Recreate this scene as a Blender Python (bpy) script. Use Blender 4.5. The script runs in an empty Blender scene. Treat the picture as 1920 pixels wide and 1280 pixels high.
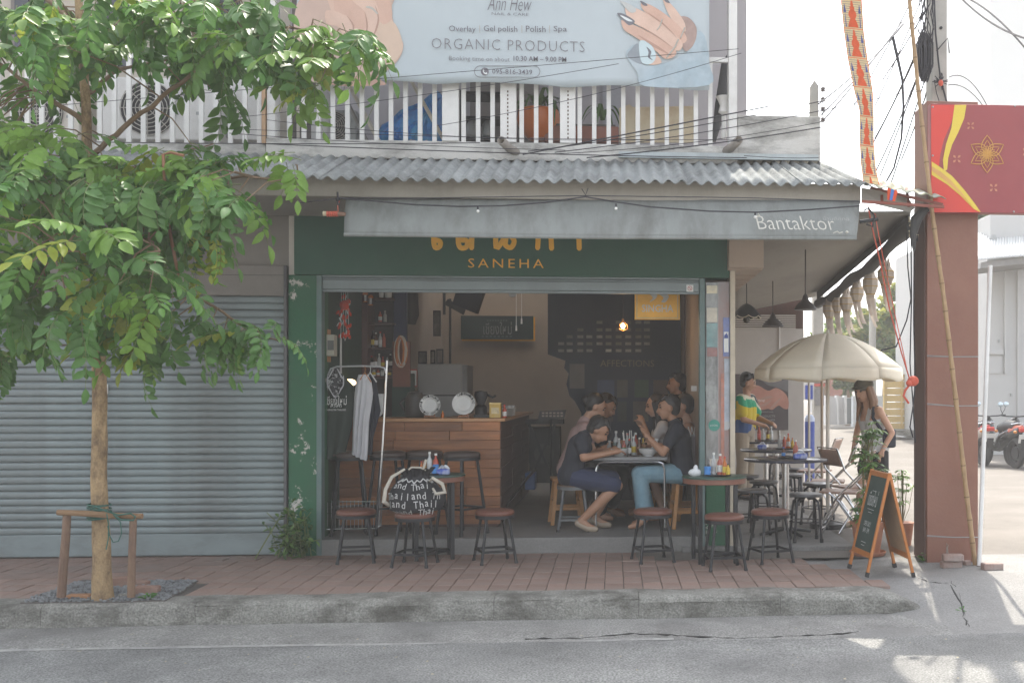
import bpy, bmesh, math, random
from mathutils import Vector, Matrix, noise as mnoise
R = math.radians
rnd = random.Random(7)
S = bpy.context.scene
COL = S.collection
# ------------------------------------------------------------------ camera
F, PX, PY, CZ = 2000.0, 1301.0, 735.0, 1.45      # focal length and principal point, in pixels of the 1920 px wide photograph
TH = math.atan(0.0755)
cd = bpy.data.cameras.new('camera'); cam = bpy.data.objects.new('camera', cd); COL.objects.link(cam)
cd.sensor_width = 36; cd.lens = F / 1920 * 36
cd.shift_x = (960 - PX) / 1920; cd.shift_y = (PY - 640) / 1920
cd.clip_start = 0.1; cd.clip_end = 500
cam.location = (0, 0, CZ); cam.rotation_euler = (R(90), 0, -TH)
S.camera = cam
# ------------------------------------------------------------------ world, sun, exposure
SUN_EL, SUN_AZ = R(58), R(11)          # azimuth clockwise from +Y (behind the building)
w = bpy.data.worlds.new('World'); S.world = w; w.use_nodes = True
nt = w.node_tree; nt.nodes.clear()
sky = nt.nodes.new('ShaderNodeTexSky'); sky.sky_type = 'NISHITA'; sky.sun_disc = False
sky.sun_elevation = SUN_EL; sky.sun_rotation = SUN_AZ
sky.air_density = 1.0; sky.dust_density = 3; sky.ozone_density = 1.0
bg = nt.nodes.new('ShaderNodeBackground'); bg.inputs["Strength"].default_value = 0.15
wo = nt.nodes.new('ShaderNodeOutputWorld')
hs = nt.nodes.new('ShaderNodeHueSaturation'); hs.inputs['Saturation'].default_value = .3      # smoke-white sky
nt.links.new(sky.outputs[0], hs.inputs['Color']); nt.links.new(hs.outputs[0], bg.inputs[0]); nt.links.new(bg.outputs[0], wo.inputs[0])
sl = bpy.data.lights.new('sun', 'SUN'); sl.energy = 2.0; sl.angle = R(0.6); sl.color = (1, .93, .82)
so = bpy.data.objects.new('sun', sl); COL.objects.link(so)
so.rotation_euler = Vector((-math.sin(SUN_AZ) * math.cos(SUN_EL), -math.cos(SUN_AZ) * math.cos(SUN_EL), -math.sin(SUN_EL))).to_track_quat('-Z', 'Y').to_euler()
vs = S.view_settings
S.display_settings.display_device = 'sRGB'
vs.view_transform = 'Standard'; vs.look = 'None'; vs.gamma = 1; vs.use_curve_mapping = False
vs.exposure = 1.82
S.render.engine = 'CYCLES'
S.cycles.use_denoising = True
S.cycles.max_bounces = 10; S.cycles.diffuse_bounces = 6; S.cycles.transparent_max_bounces = 16
S.cycles.sample_clamp_indirect = 6

# ------------------------------------------------------------------ pixel helpers: where a point of the photograph stands in the place
ST, CT = math.sin(TH), math.cos(TH)
def ray(u, v):
    a = (u - PX) / F; b = (PY - v) / F
    return Vector((a * CT + ST, -a * ST + CT, b))
def at(u, v, Y):
    r = ray(u, v); return Vector((0, 0, CZ)) + r * (Y / r.y)
def atz(u, v, z):
    r = ray(u, v); return Vector((0, 0, CZ)) + r * ((z - CZ) / r.z)
def X_(u, Y): return at(u, PY, Y).x
def Z_(v, Y, u=960): return at(u, v, Y).z

# ------------------------------------------------------------------ materials
MATS = {}
def mat(name, col, rough=.6, var=.12, sc=6., bump=.0, bsc=40., metal=0., dirt=None, dsc=1.5, damt=.35, trans=0., emit=0., spec=.5, stretch=(1, 1, 1), alpha=None, objvar=0., coat=0., fine=0., wear=None):
    """procedural surface: base colour broken by two noises, optional second colour for stains, bump for relief"""
    if name in MATS: return MATS[name]
    m = bpy.data.materials.new(name); m.use_nodes = True; MATS[name] = m
    t = m.node_tree; n = t.nodes; L = t.links
    b = n['Principled BSDF']
    tc = n.new('ShaderNodeTexCoord'); mp = n.new('ShaderNodeMapping'); L.new(tc.outputs['Object'], mp.inputs[0]); mp.inputs['Scale'].default_value = stretch
    no = n.new('ShaderNodeTexNoise'); no.inputs['Scale'].default_value = sc; no.inputs['Detail'].default_value = 6; no.inputs['Roughness'].default_value = .65
    L.new(mp.outputs[0], no.inputs['Vector'])
    mr = n.new('ShaderNodeMapRange'); mr.inputs[1].default_value = .3; mr.inputs[2].default_value = .7
    mr.inputs[3].default_value = 1 - var; mr.inputs[4].default_value = 1 + var
    L.new(no.outputs[0], mr.inputs[0])
    fac = mr.outputs[0]
    if fine:
        n3 = n.new('ShaderNodeTexNoise'); n3.inputs['Scale'].default_value = 75; n3.inputs['Detail'].default_value = 3; L.new(tc.outputs['Object'], n3.inputs['Vector'])
        m3 = n.new('ShaderNodeMapRange'); m3.inputs[1].default_value = .3; m3.inputs[2].default_value = .7; m3.inputs[3].default_value = 1 - fine; m3.inputs[4].default_value = 1 + fine
        L.new(n3.outputs[0], m3.inputs[0])
        mu = n.new('ShaderNodeMath'); mu.operation = 'MULTIPLY'; L.new(fac, mu.inputs[0]); L.new(m3.outputs[0], mu.inputs[1]); fac = mu.outputs[0]
    if objvar:
        oi = n.new('ShaderNodeObjectInfo'); m2 = n.new('ShaderNodeMapRange'); m2.inputs[3].default_value = 1 - objvar; m2.inputs[4].default_value = 1 + objvar
        L.new(oi.outputs['Random'], m2.inputs[0])
        mu = n.new('ShaderNodeMath'); mu.operation = 'MULTIPLY'; L.new(fac, mu.inputs[0]); L.new(m2.outputs[0], mu.inputs[1]); fac = mu.outputs[0]
    vm = n.new('ShaderNodeVectorMath'); vm.operation = 'SCALE'; vm.inputs[0].default_value = col[:3]; L.new(fac, vm.inputs['Scale'])
    out = vm.outputs[0]
    if dirt:
        d = n.new('ShaderNodeTexNoise'); d.inputs['Scale'].default_value = dsc; d.inputs['Detail'].default_value = 8; d.inputs['Roughness'].default_value = .7
        L.new(mp.outputs[0], d.inputs['Vector'])
        cr = n.new('ShaderNodeMapRange'); cr.inputs[1].default_value = .45; cr.inputs[2].default_value = .68; cr.inputs[3].default_value = 0; cr.inputs[4].default_value = damt
        L.new(d.outputs[0], cr.inputs[0])
        mx = n.new('ShaderNodeMix'); mx.data_type = 'RGBA'; L.new(cr.outputs[0], mx.inputs['Factor']); L.new(out, mx.inputs['A']); mx.inputs['B'].default_value = (*dirt[:3], 1)
        out = mx.outputs['Result']
    if wear:
        wc, wsc, lo = wear
        d = n.new('ShaderNodeTexNoise'); d.inputs['Scale'].default_value = wsc; d.inputs['Detail'].default_value = 10; d.inputs['Roughness'].default_value = .75
        L.new(mp.outputs[0], d.inputs['Vector'])
        cr = n.new('ShaderNodeMapRange'); cr.inputs[1].default_value = lo; cr.inputs[2].default_value = lo + .02; L.new(d.outputs[0], cr.inputs[0])
        mx = n.new('ShaderNodeMix'); mx.data_type = 'RGBA'; L.new(cr.outputs[0], mx.inputs['Factor']); L.new(out, mx.inputs['A']); mx.inputs['B'].default_value = (*wc, 1)
        out = mx.outputs['Result']
    L.new(out, b.inputs['Base Color'])
    b.inputs['Roughness'].default_value = rough; b.inputs['Metallic'].default_value = metal
    b.inputs['Specular IOR Level'].default_value = spec
    if coat: b.inputs['Coat Weight'].default_value = coat
    if emit:
        L.new(out, b.inputs['Emission Color']); b.inputs['Emission Strength'].default_value = emit
    if bump:
        bn = n.new('ShaderNodeTexNoise'); bn.inputs['Scale'].default_value = bsc; bn.inputs['Detail'].default_value = 5
        L.new(mp.outputs[0], bn.inputs['Vector'])
        bu = n.new('ShaderNodeBump'); bu.inputs['Strength'].default_value = bump; bu.inputs['Distance'].default_value = .02
        L.new(bn.outputs[0], bu.inputs['Height']); L.new(bu.outputs[0], b.inputs['Normal'])
    if trans:
        tr = n.new('ShaderNodeBsdfTranslucent'); L.new(out, tr.inputs[0])
        ms = n.new('ShaderNodeMixShader'); ms.inputs[0].default_value = trans
        L.new(b.outputs[0], ms.inputs[1]); L.new(tr.outputs[0], ms.inputs[2]); L.new(ms.outputs[0], n['Material Output'].inputs[0])
    if alpha == 'glass':
        b.inputs['Transmission Weight'].default_value = 1.0; b.inputs['IOR'].default_value = 1.2
    return m
def glass(name, col=(.8, .85, .85), rough=.03):
    """thin glass: mostly clear with a glossy face"""
    if name in MATS: return MATS[name]
    m = bpy.data.materials.new(name); m.use_nodes = True; MATS[name] = m
    t = m.node_tree; n = t.nodes; L = t.links; n.remove(n['Principled BSDF'])
    tr = n.new('ShaderNodeBsdfTransparent'); tr.inputs[0].default_value = (*col, 1)
    gl = n.new('ShaderNodeBsdfGlossy'); gl.inputs['Roughness'].default_value = rough
    fr = n.new('ShaderNodeFresnel'); fr.inputs[0].default_value = 1.5
    ms = n.new('ShaderNodeMixShader'); L.new(fr.outputs[0], ms.inputs[0]); L.new(tr.outputs[0], ms.inputs[1]); L.new(gl.outputs[0], ms.inputs[2])
    L.new(ms.outputs[0], n['Material Output'].inputs[0])
    return m

# ------------------------------------------------------------------ geometry collector
class G:
    def __init__(s): s.v = []; s.f = []; s.m = []
    def add(s, vs, fs, mi=0):
        o = len(s.v); s.v += [Vector(p) for p in vs]; s.f += [[i + o for i in f] for f in fs]; s.m += [mi] * len(fs); return s
    def box(s, c, d, rot=None, mi=0):
        hx, hy, hz = d[0] / 2, d[1] / 2, d[2] / 2; c = Vector(c)
        P = [Vector((x, y, z)) for x in (-hx, hx) for y in (-hy, hy) for z in (-hz, hz)]
        if rot is not None: P = [rot @ p for p in P]
        return s.add([c + p for p in P], [(0, 1, 3, 2), (4, 6, 7, 5), (0, 4, 5, 1), (2, 3, 7, 6), (0, 2, 6, 4), (1, 5, 7, 3)], mi)
    def bx(s, a, b, mi=0):
        a = Vector(a); b = Vector(b); return s.box((a + b) / 2, [abs(q) for q in (b - a)], None, mi)
    def bar(s, p, q, w, h=None, mi=0, up=(0, 0, 1)):
        """square bar between two points"""
        p = Vector(p); q = Vector(q); h = h or w; d = q - p; z = d.normalized(); upv = Vector(up)
        if abs(z.dot(upv)) > .98: upv = Vector((0, 1, 0))
        x = z.cross(upv).normalized(); y = x.cross(z)
        return s.box((p + q) / 2, (w, h, d.length), Matrix((x, y, z)).transposed(), mi)
    def tube(s, pts, r, n=8, cap=True, mi=0):
        pts = [Vector(p) for p in pts]; k = len(pts)
        rs = r if isinstance(r, (list, tuple)) else [r] * k
        vs = []; x = None
        for i, p in enumerate(pts):
            t = (pts[min(i + 1, k - 1)] - pts[max(i - 1, 0)])
            t = t.normalized() if t.length > 1e-9 else Vector((0, 0, 1))
            if x is None:
                a = Vector((0, 0, 1)) if abs(t.z) < .9 else Vector((1, 0, 0)); x = t.cross(a).normalized()
            else:
                x = x - t * x.dot(t); x = x.normalized() if x.length > 1e-6 else t.orthogonal().normalized()
            y = t.cross(x)
            vs += [p + (x * math.cos(2 * math.pi * j / n) + y * math.sin(2 * math.pi * j / n)) * rs[i] for j in range(n)]
        fs = [(i * n + j, i * n + (j + 1) % n, (i + 1) * n + (j + 1) % n, (i + 1) * n + j) for i in range(k - 1) for j in range(n)]
        if cap: fs += [list(range(n))[::-1], [(k - 1) * n + j for j in range(n)]]
        return s.add(vs, fs, mi)
    def cyl(s, p, q, r, r2=None, n=12, mi=0): return s.tube([p, q], [r, r if r2 is None else r2], n, True, mi)
    def lathe(s, prof, c=(0, 0, 0), n=16, mi=0, sx=1, sy=1):
        """profile [(radius, z)] turned about the vertical through c"""
        c = Vector(c); vs = []; fs = []; k = len(prof)
        for r, z in prof: vs += [c + Vector((r * math.cos(2 * math.pi * j / n) * sx, r * math.sin(2 * math.pi * j / n) * sy, z)) for j in range(n)]
        fs = [(i * n + j, i * n + (j + 1) % n, (i + 1) * n + (j + 1) % n, (i + 1) * n + j) for i in range(k - 1) for j in range(n)]
        if prof[0][0] > 1e-6: fs.append(list(range(n))[::-1])
        if prof[-1][0] > 1e-6: fs.append([(k - 1) * n + j for j in range(n)])
        return s.add(vs, fs, mi)
    def ball(s, c, r, n=12, k=8, mi=0, rot=None):
        r = (r, r, r) if not isinstance(r, (tuple, list, Vector)) else r; c = Vector(c); vs = []; fs = []
        for i in range(k + 1):
            a = math.pi * i / k
            for j in range(n):
                p = Vector((r[0] * math.sin(a) * math.cos(2 * math.pi * j / n), r[1] * math.sin(a) * math.sin(2 * math.pi * j / n), -r[2] * math.cos(a)))
                vs.append(c + (rot @ p if rot is not None else p))
        fs = [(i * n + j, i * n + (j + 1) % n, (i + 1) * n + (j + 1) % n, (i + 1) * n + j) for i in range(k) for j in range(n)]
        return s.add(vs, fs, mi)
    def prism(s, pts, d, mi=0):
        """flat outline pts pushed along vector d"""
        d = Vector(d); n = len(pts); pts = [Vector(p) for p in pts]
        vs = pts + [p + d for p in pts]
        fs = [list(range(n)), [n + i for i in range(n)][::-1]] + [(i, n + i, n + (i + 1) % n, (i + 1) % n) for i in range(n)]
        return s.add(vs, fs, mi)
    def grid(s, fn, nu, nv, mi=0, close=False):
        vs = [fn(i / nu, j / nv) for i in range(nu + 1) for j in range(nv + 1)]
        fs = [(i * (nv + 1) + j, (i + 1) * (nv + 1) + j, (i + 1) * (nv + 1) + j + 1, i * (nv + 1) + j + 1) for i in range(nu) for j in range(nv)]
        return s.add(vs, fs, mi)
    def join(s, g, M=None, mi=None):
        o = len(s.v); s.v += [(M @ p if M is not None else p.copy()) for p in g.v]; s.f += [[i + o for i in f] for f in g.f]; s.m += [x if mi is None else mi for x in g.m]; return s
    def mesh(s, name, mats, ang=38, flat=False):
        me = bpy.data.meshes.new(name); me.from_pydata([tuple(p) for p in s.v], [], s.f)
        for m in (mats if isinstance(mats, (list, tuple)) else [mats]): me.materials.append(m)
        me.polygons.foreach_set('material_index', s.m)
        bm = bmesh.new(); bm.from_mesh(me); bmesh.ops.remove_doubles(bm, verts=bm.verts, dist=1e-5)
        bmesh.ops.recalc_face_normals(bm, faces=bm.faces); bm.to_mesh(me); bm.free()
        if not flat:
            me.polygons.foreach_set('use_smooth', [True] * len(me.polygons)); me.set_sharp_from_angle(angle=R(ang))
        me.update(); return me
    def build(s, name, mats, parent=None, world=True, bev=0, ang=38, thick=0, flat=False):
        if parent is not None and world:
            inv = wmat(parent).inverted(); s.v = [inv @ p for p in s.v]
        o = bpy.data.objects.new(name, s.mesh(name, mats, ang, flat)); COL.objects.link(o); o.parent = parent
        if thick: md = o.modifiers.new('thick', 'SOLIDIFY'); md.thickness = thick; md.offset = 0
        if bev: md = o.modifiers.new('bevel', 'BEVEL'); md.width = bev; md.segments = 2; md.limit_method = 'ANGLE'; md.angle_limit = R(40)
        return o
def wmat(o):
    m = Matrix.LocRotScale(o.location, o.rotation_euler, o.scale)
    return wmat(o.parent) @ m if o.parent else m
def tag(o, label=None, cat=None, group=None, kind=None):
    if label: o['label'] = label
    if cat: o['category'] = cat
    if group: o['group'] = group
    if kind: o['kind'] = kind
    return o
def thing(name, label, cat, loc=(0, 0, 0), rz=0, group=None):
    o = bpy.data.objects.new(name, None); COL.objects.link(o); o.location = loc; o.rotation_euler = (0, 0, rz); o.empty_display_size = .1
    return tag(o, label, cat, group)
KIDS = {}
def kids(o): return [c for c in bpy.data.objects if c.parent == o]
def dup(root, loc, rz=None, label=None, group=None, sc=None):
    """a copy of a thing with copies of its parts and their sub-parts"""
    r = root.copy(); COL.objects.link(r); r.location = loc
    if rz is not None: r.rotation_euler = (0, 0, rz)
    if sc: r.scale = (sc, sc, sc)
    if label: r['label'] = label
    if group: r['group'] = group
    if root.name not in KIDS: KIDS[root.name] = [(c, kids(c)) for c in kids(root)]
    for ch, gs in KIDS[root.name]:
        c = ch.copy(); COL.objects.link(c); c.parent = r
        for g in gs:
            d = g.copy(); COL.objects.link(d); d.parent = c
    return r
def inst(name, me, parent, M=None):
    o = bpy.data.objects.new(name, me); COL.objects.link(o); o.parent = parent
    if M is not None: o.matrix_local = M
    return o
def struct(g, name, m, **k): return tag(g.build(name, m, **k), kind='structure')
def text_g(s, width, center, depth=.003, xdir=(1, 0, 0), ydir=(0, 0, 1), height=None, off=0., shear=0., space=1., res=2):
    """lettering as raised geometry, centred at a point, fitted to a width"""
    c = bpy.data.curves.new('lettering', 'FONT'); c.body = s; c.resolution_u = res; c.offset = off; c.shear = shear; c.space_character = space
    o = bpy.data.objects.new('lettering', c); COL.objects.link(o)
    dg = bpy.context.evaluated_depsgraph_get(); dg.update()
    me = bpy.data.meshes.new_from_object(o.evaluated_get(dg)); bpy.data.objects.remove(o); bpy.data.curves.remove(c)
    vs = [v.co.copy() for v in me.vertices]; fs = [list(p.vertices) for p in me.polygons]; bpy.data.meshes.remove(me)
    if not vs: return G()
    x0 = min(v.x for v in vs); x1 = max(v.x for v in vs); y0 = min(v.y for v in vs); y1 = max(v.y for v in vs)
    k = width / (x1 - x0); ky = height / (y1 - y0) if height else k
    xd = Vector(xdir).normalized(); yd = Vector(ydir).normalized(); nd = xd.cross(yd); ce = Vector(center)
    g = G(); g.add([ce + xd * ((v.x - (x0 + x1) / 2) * k) + yd * ((v.y - (y0 + y1) / 2) * ky) + nd * depth for v in vs], fs)
    return g
def pb(g, u0, v0, u1, v1, Y, dep, mi=0):
    """box whose front face covers a rectangle of the photograph in the plane Y"""
    um, vm = (u0 + u1) / 2, (v0 + v1) / 2
    x0, x1 = at(u0, vm, Y).x, at(u1, vm, Y).x; z0, z1 = at(um, v1, Y).z, at(um, v0, Y).z
    return g.bx((x0, Y, z0), (x1, Y + dep, z1), mi)
def lerp(a, b, t): return a + (b - a) * t
def sag(p, q, s, n=12):
    p = Vector(p); q = Vector(q)
    return [p.lerp(q, i / n) - Vector((0, 0, s * 4 * (i / n) * (1 - i / n))) for i in range(n + 1)]
# ================================================================== materials
white = mat('white_paint', (.70, .69, .67), .5, .06, 5, dirt=(.30, .28, .25), dsc=2.5, damt=.45)
offwhite = mat('offwhite_wall', (.62, .58, .52), .8, .06, 3, dirt=(.40, .36, .31), dsc=1.2, damt=.4)
asphalt = mat('asphalt', (.245, .245, .235), .88, .25, 1.5, .6, 160, dirt=(.12, .12, .12), dsc=.9, damt=.6, fine=.5)
concrete = mat('kerb_concrete', (.25, .245, .22), .9, .25, 5, .8, 45, dirt=(.085, .08, .068), dsc=3.2, damt=1.0, fine=.35, stretch=(1, 1, 1.5))
gutterm = mat('gutter_concrete', (.265, .26, .245), .9, .2, 3, .6, 60, dirt=(.13, .125, .12), dsc=1.1, damt=.7, fine=.4)
slabm = mat('slab_concrete', (.20, .195, .185), .85, .15, 2, .3, 80, dirt=(.10, .095, .09), dsc=1.4, damt=.6, fine=.12)
alleym = mat('alley_concrete', (.15, .135, .118), .9, .08, 1.2, .3, 70, dirt=(.30, .27, .24), dsc=.5, damt=.4, fine=.12)
paverm = mat('paver', (.275, .185, .15), .85, .16, 5, .35, 120, dirt=(.21, .175, .155), dsc=1.6, damt=.75, objvar=.14, fine=.14)
mortar = mat('paver_bed', (.10, .09, .08), .95, .2, 8)
green = mat('green_paint', (.014, .075, .045), .55, .08, 3, .08, 60, dirt=(.03, .085, .06), dsc=2, damt=.5)
greencol = mat('green_paint_peeling', (.010, .10, .042), .5, .1, 3, .1, 50, dirt=(.03, .09, .05), dsc=1.6, damt=.6, wear=((.5, .48, .44), 2.6, .575))
shutm = mat('shutter_metal', (.205, .245, .25), .5, .10, 2, .05, 30, metal=.2, dirt=(.125, .125, .12), dsc=2.2, damt=.7, stretch=(.6, 1, 1.6), objvar=.06)
shutfr = mat('shutter_frame_metal', (.13, .165, .17), .5, .08, 3, metal=.2)
shutpaint = mat('shutter_paint_light', (.23, .275, .285), .5, .07, 3, dirt=(.15, .16, .15), dsc=2, damt=.4)
beige = mat('beige_board', (.30, .275, .235), .75, .08, 2.5, .1, 30, dirt=(.17, .155, .13), dsc=1.6, damt=.55, stretch=(1, 1, .4))
taupe = mat('taupe_wall', (.23, .21, .19), .8, .07, 2.5, .1, 50, dirt=(.15, .14, .13), dsc=1.2, damt=.5)
roofm = mat('fibre_cement_roof', (.30, .315, .31), .9, .16, 5, .4, 70, dirt=(.10, .10, .095), dsc=2.4, damt=.65, objvar=.08, fine=.15)
mosswhite = mat('stained_white_render', (.58, .57, .54), .8, .06, 4, .15, 60, dirt=(.10, .095, .085), dsc=3.4, damt=.85, stretch=(.5, 1, 1.4))
canvasm = mat('grey_canvas', (.235, .25, .24), .8, .08, 4, .12, 40, dirt=(.115, .11, .10), dsc=2.6, damt=.6, stretch=(1.6, 1, .4))
interior = mat('cafe_wall_cream', (.40, .34, .285), .85, .05, 3, dirt=(.3, .25, .2), dsc=1.2, damt=.4)
navy = mat('navy_wall', (.022, .032, .055), .6, .12, 3)
darkwood = mat('dark_wood', (.075, .036, .026), .55, .25, 9, .15, 30, stretch=(1, 1, .15))
orangewood = mat('counter_wood', (.34, .135, .05), .5, .35, 5, .2, 20, stretch=(.18, 1, 1.6), objvar=.32, dirt=(.10, .04, .02), dsc=3.2, damt=.85)
toplight = mat('counter_top_wood', (.42, .22, .10), .45, .2, 8, stretch=(.2, 1, 1))
blackmet = mat('black_metal', (.022, .023, .026), .42, .15, 20, metal=.3)
steel = mat('chrome_steel', (.62, .63, .64), .22, .05, 10, metal=.95)
greymet = mat('galvanised_grey', (.36, .37, .37), .5, .1, 8, metal=.4)
black = mat('black_plastic', (.02, .02, .022), .5, .15, 10)
cablem = mat('cable_rubber', (.022, .021, .028), .6, .1, 5)
yellowp = mat('ochre_paint', (.84, .44, .05), .5, .08, 10)
pillarm = mat('red_brown_paint', (.24, .112, .076), .55, .07, 2, .08, 40, dirt=(.19, .075, .05), dsc=1.2, damt=.7, wear=((.45, .36, .32), 6, .755))
greyscale = mat('print_grey', (.16, .15, .17), .7, .03)

# ================================================================== ground
YF = 9.7                                        # front of the shophouses
YK = 7.6; ZR = -.19                             # kerb front, road level
g = G(); g.box((0, 60, -.45), (400, 400, .2)); struct(g, 'ground', mat('far_ground', (.30, .27, .23), .9, .1, .5))
g = G(); g.grid(lambda a, b: Vector((lerp(-40, 40, a), lerp(-6, 7.13, b), ZR + .006 * mnoise.noise(Vector((a * 40, b * 8, 0))))), 120, 24); struct(g, 'road', asphalt)
gz = lambda b: ZR + lerp(-.012, .024, min(1, b * 3)) + .01 * b
g = G(); g.grid(lambda a, b: Vector((lerp(-40, 2.3, a), lerp(7.0, 7.66, b), gz(b) + .007 * mnoise.noise(Vector((a * 60, b * 3, 2))))), 240, 8); struct(g, 'gutter', gutterm)
paleline = mat('worn_white_line', (.34, .335, .315), .85, .25, 9, dirt=(.235, .23, .225), dsc=7, damt=1.0)
g = G(); g.grid(lambda a, b: Vector((lerp(-40, .4, a), 7.06 + .032 * b + .012 * mnoise.noise(Vector((a * 80, 1, 3))), gz((.06 + .032 * b) / .66) + .0035 + .007 * mnoise.noise(Vector((a * 36.7, (.06 + .032 * b) / .66 * 3, 2))))), 160, 1)
struct(g, 'edge_line', paleline)
# broken crack line along the gutter
g = G(); pts = [atz(u, v, ZR + .033) for u, v in ((985, 1195), (1090, 1193), (1180, 1185), (1240, 1187), (1300, 1190), (1380, 1194), (1470, 1190), (1560, 1187), (1620, 1181))]
pp = []
for i in range(len(pts) - 1):
    for k in range(6): pp.append(pts[i].lerp(pts[i + 1], k / 6) + Vector((0, rnd.uniform(-.015, .015), -.006)))
g.tube(pp, [.001 + .007 * rnd.random() ** 2 for _ in pp], 5); struct(g, 'gutter_crack', mat('crack_dark', (.035, .034, .032), .95, .2, 20))
# kerb: slightly uneven cast blocks
kx = -9.0; i = 0
kerb = thing('kerb', None, None); tag(kerb, kind='structure')
g = G(); g.bx((-40, YK + .005, ZR - .1), (-9, YK + .28, -.002)); g.build('kerb_block', concrete, kerb, bev=.03)
while kx < 2.2:
    ln = 1.02 if kx + 1.02 < 2.05 else 2.4 - kx
    g = G(); dz = rnd.uniform(-.006, .006)
    N = 10
    prof = [(0, -.30), (.0, -.05), (.012, -.018), (.045, 0), (.28, 0), (.28, -.30)]
    def kf(a, b, kx=kx, ln=ln, dz=dz):
        x = kx + .0015 + (ln - .003) * a; q = b * (len(prof) - 1); k = min(int(q), len(prof) - 2); t = q - k
        p = (lerp(prof[k][0], prof[k + 1][0], t), lerp(prof[k][1], prof[k + 1][1], t))
        nn = mnoise.noise(Vector((x * 3, b * 9, 1))) * .012 + mnoise.noise(Vector((x * 14, b * 25, 4))) * .005
        return Vector((x, YK + p[0] + nn, p[1] + dz + nn * .6 - max(0, x - 1.9) ** 2 * .9))
    g.grid(kf, 24, 15); g.build('kerb_block', concrete, kerb); kx += ln; i += 1
# ramp where the kerb dies into the alley mouth
def rampz(x, y):
    t = max(0, min(1, (y - 7.05) / 1.25)); t = t * t * (3 - 2 * t)
    k = max(0, min(1, (x - 1.9) / .5))
    t2 = max(0, min(1, (y - YK - .02) / .06))
    return lerp(lerp(ZR + .02, -.022, t2), lerp(ZR + .015, .004, t), k) - .03 * max(0, 1 - (y - 6.98) * 5)
g = G(); g.grid(lambda a, b: Vector((lerp(1.52, 9, a ** 1.5), lerp(6.98, 9.3, b), rampz(lerp(1.52, 9, a ** 1.5), lerp(6.98, 9.3, b)) + .004 * mnoise.noise(Vector((a * 20, b * 9, 5))))), 90, 50); struct(g, 'ramp', mat('ramp_concrete', (.25, .245, .235), .9, .12, 2, .4, 90, dirt=(.16, .155, .145), dsc=1.1, damt=.6, fine=.18))
def crack(pix, zf, w=.007):
    g = G(); pp = []
    q = [atz(u, v, 0) for u, v in pix]
    for i in range(len(q) - 1):
        for k in range(5):
            p = q[i].lerp(q[i + 1], k / 5) + Vector((rnd.uniform(-.012, .012), rnd.uniform(-.012, .012), 0)); p.z = rampz(p.x, p.y) - .003; pp.append(p)
    g.tube(pp, [w * rnd.uniform(.4, 1.2) for _ in pp], 5); struct(g, 'crack', MATS['crack_dark'])
crack([(1722, 1083), (1745, 1088), (1782, 1088), (1806, 1112), (1812, 1130)], rampz, .008)
crack([(1782, 1086), (1800, 1100), (1815, 1128), (1840, 1155)], rampz, .005)
g = G(); g.grid(lambda a, b: Vector((lerp(.2, 30, a), lerp(9.2, 75, b), .002 + max(0, lerp(9.2, 75, b) - 24) * .014 + .012 * mnoise.noise(Vector((a * 9, b * 9, 5))))), 40, 60); struct(g, 'alley_road', alleym)
g = G(); g.bx((.62, 9.62, -.1), (at(1600, 1000, 9.7).x, 16, .05)); struct(g, 'patio_floor', slabm, bev=.012)

# pavement: bed sheet, pavers laid one by one, gravel pit round the tree
pav = thing('pavement', None, None); tag(pav, kind='structure')
g = G(); g.bx((-40, YK + .26, -.2), (1.62, YF + .3, -.012)); g.build('bed', mortar, pav)
pit = [atz(u, v, 0) for u, v in ((36, 1131), (300, 1131), (372, 1089), (156, 1087))]
for p_ in pit[:2]: p_.y = YK + .06
def inpit(x, y, m=0.0):
    y0, y1 = pit[0].y, pit[2].y
    if y < y0 - m or y > y1 + m: return False
    t = (y - y0) / (y1 - y0)
    return lerp(pit[0].x, pit[3].x, t) - m < x < lerp(pit[1].x, pit[2].x, t) + m
PW, PL = .143, .262
y0 = YK + .285
cells = []
row = 0; yy = y0
nrow = 8
for r_ in range(nrow):
    ya = y0 + r_ * PL * .985; yb = min(ya + PL * .985, YF + .12)
    if ya > YF + .1: break
    x = 2.08; 
    while x > -9:
        lim = 2.02 - .075 * r_
        if x < lim + .07 and not inpit(x - PW / 2, (ya + yb) / 2, .05): cells.append((x - PW, x, ya, yb))
        x -= PW
cells = [c for c in cells]
cells.sort(key=lambda c: c[2] + .35 * abs(c[0] + .5))
pmesh = []
for k in range(5):
    g = G(); h = .004
    g.bx((-PW / 2 + .0025, -PL * .985 / 2 + .0025, -.05), (PW / 2 - .0025, PL * .985 / 2 - .0025, 0)); me = g.mesh('paver', paverm)
    bm = bmesh.new(); bm.from_mesh(me); bmesh.ops.bevel(bm, geom=[e for e in bm.edges if all(v.co.z > -.01 for v in e.verts)], offset=h, segments=1, affect='EDGES'); bm.to_mesh(me); bm.free(); pmesh.append(me)
gs = G()
for i, (xa, xb, ya, yb) in enumerate(cells):
    c = Vector(((xa + xb) / 2, (ya + yb) / 2, rnd.uniform(-.004, .003)))
    M = Matrix.Translation(c) @ Matrix.Rotation(rnd.gauss(0, .004), 4, 'Z') @ Matrix.Rotation(rnd.gauss(0, .006), 4, 'X') @ Matrix.Rotation(rnd.gauss(0, .006), 4, 'Y')
    if i < 300: inst('paver', rnd.choice(pmesh), pav, M)
    else:
        g = G(); g.bx((-PW / 2 + .003, -PL * .985 / 2 + .003, -.04), (PW / 2 - .003, PL * .985 / 2 - .003, 0)); gs.join(g, M)
tag(gs.build('pavers_beyond', paverm, pav), kind='stuff')
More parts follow.
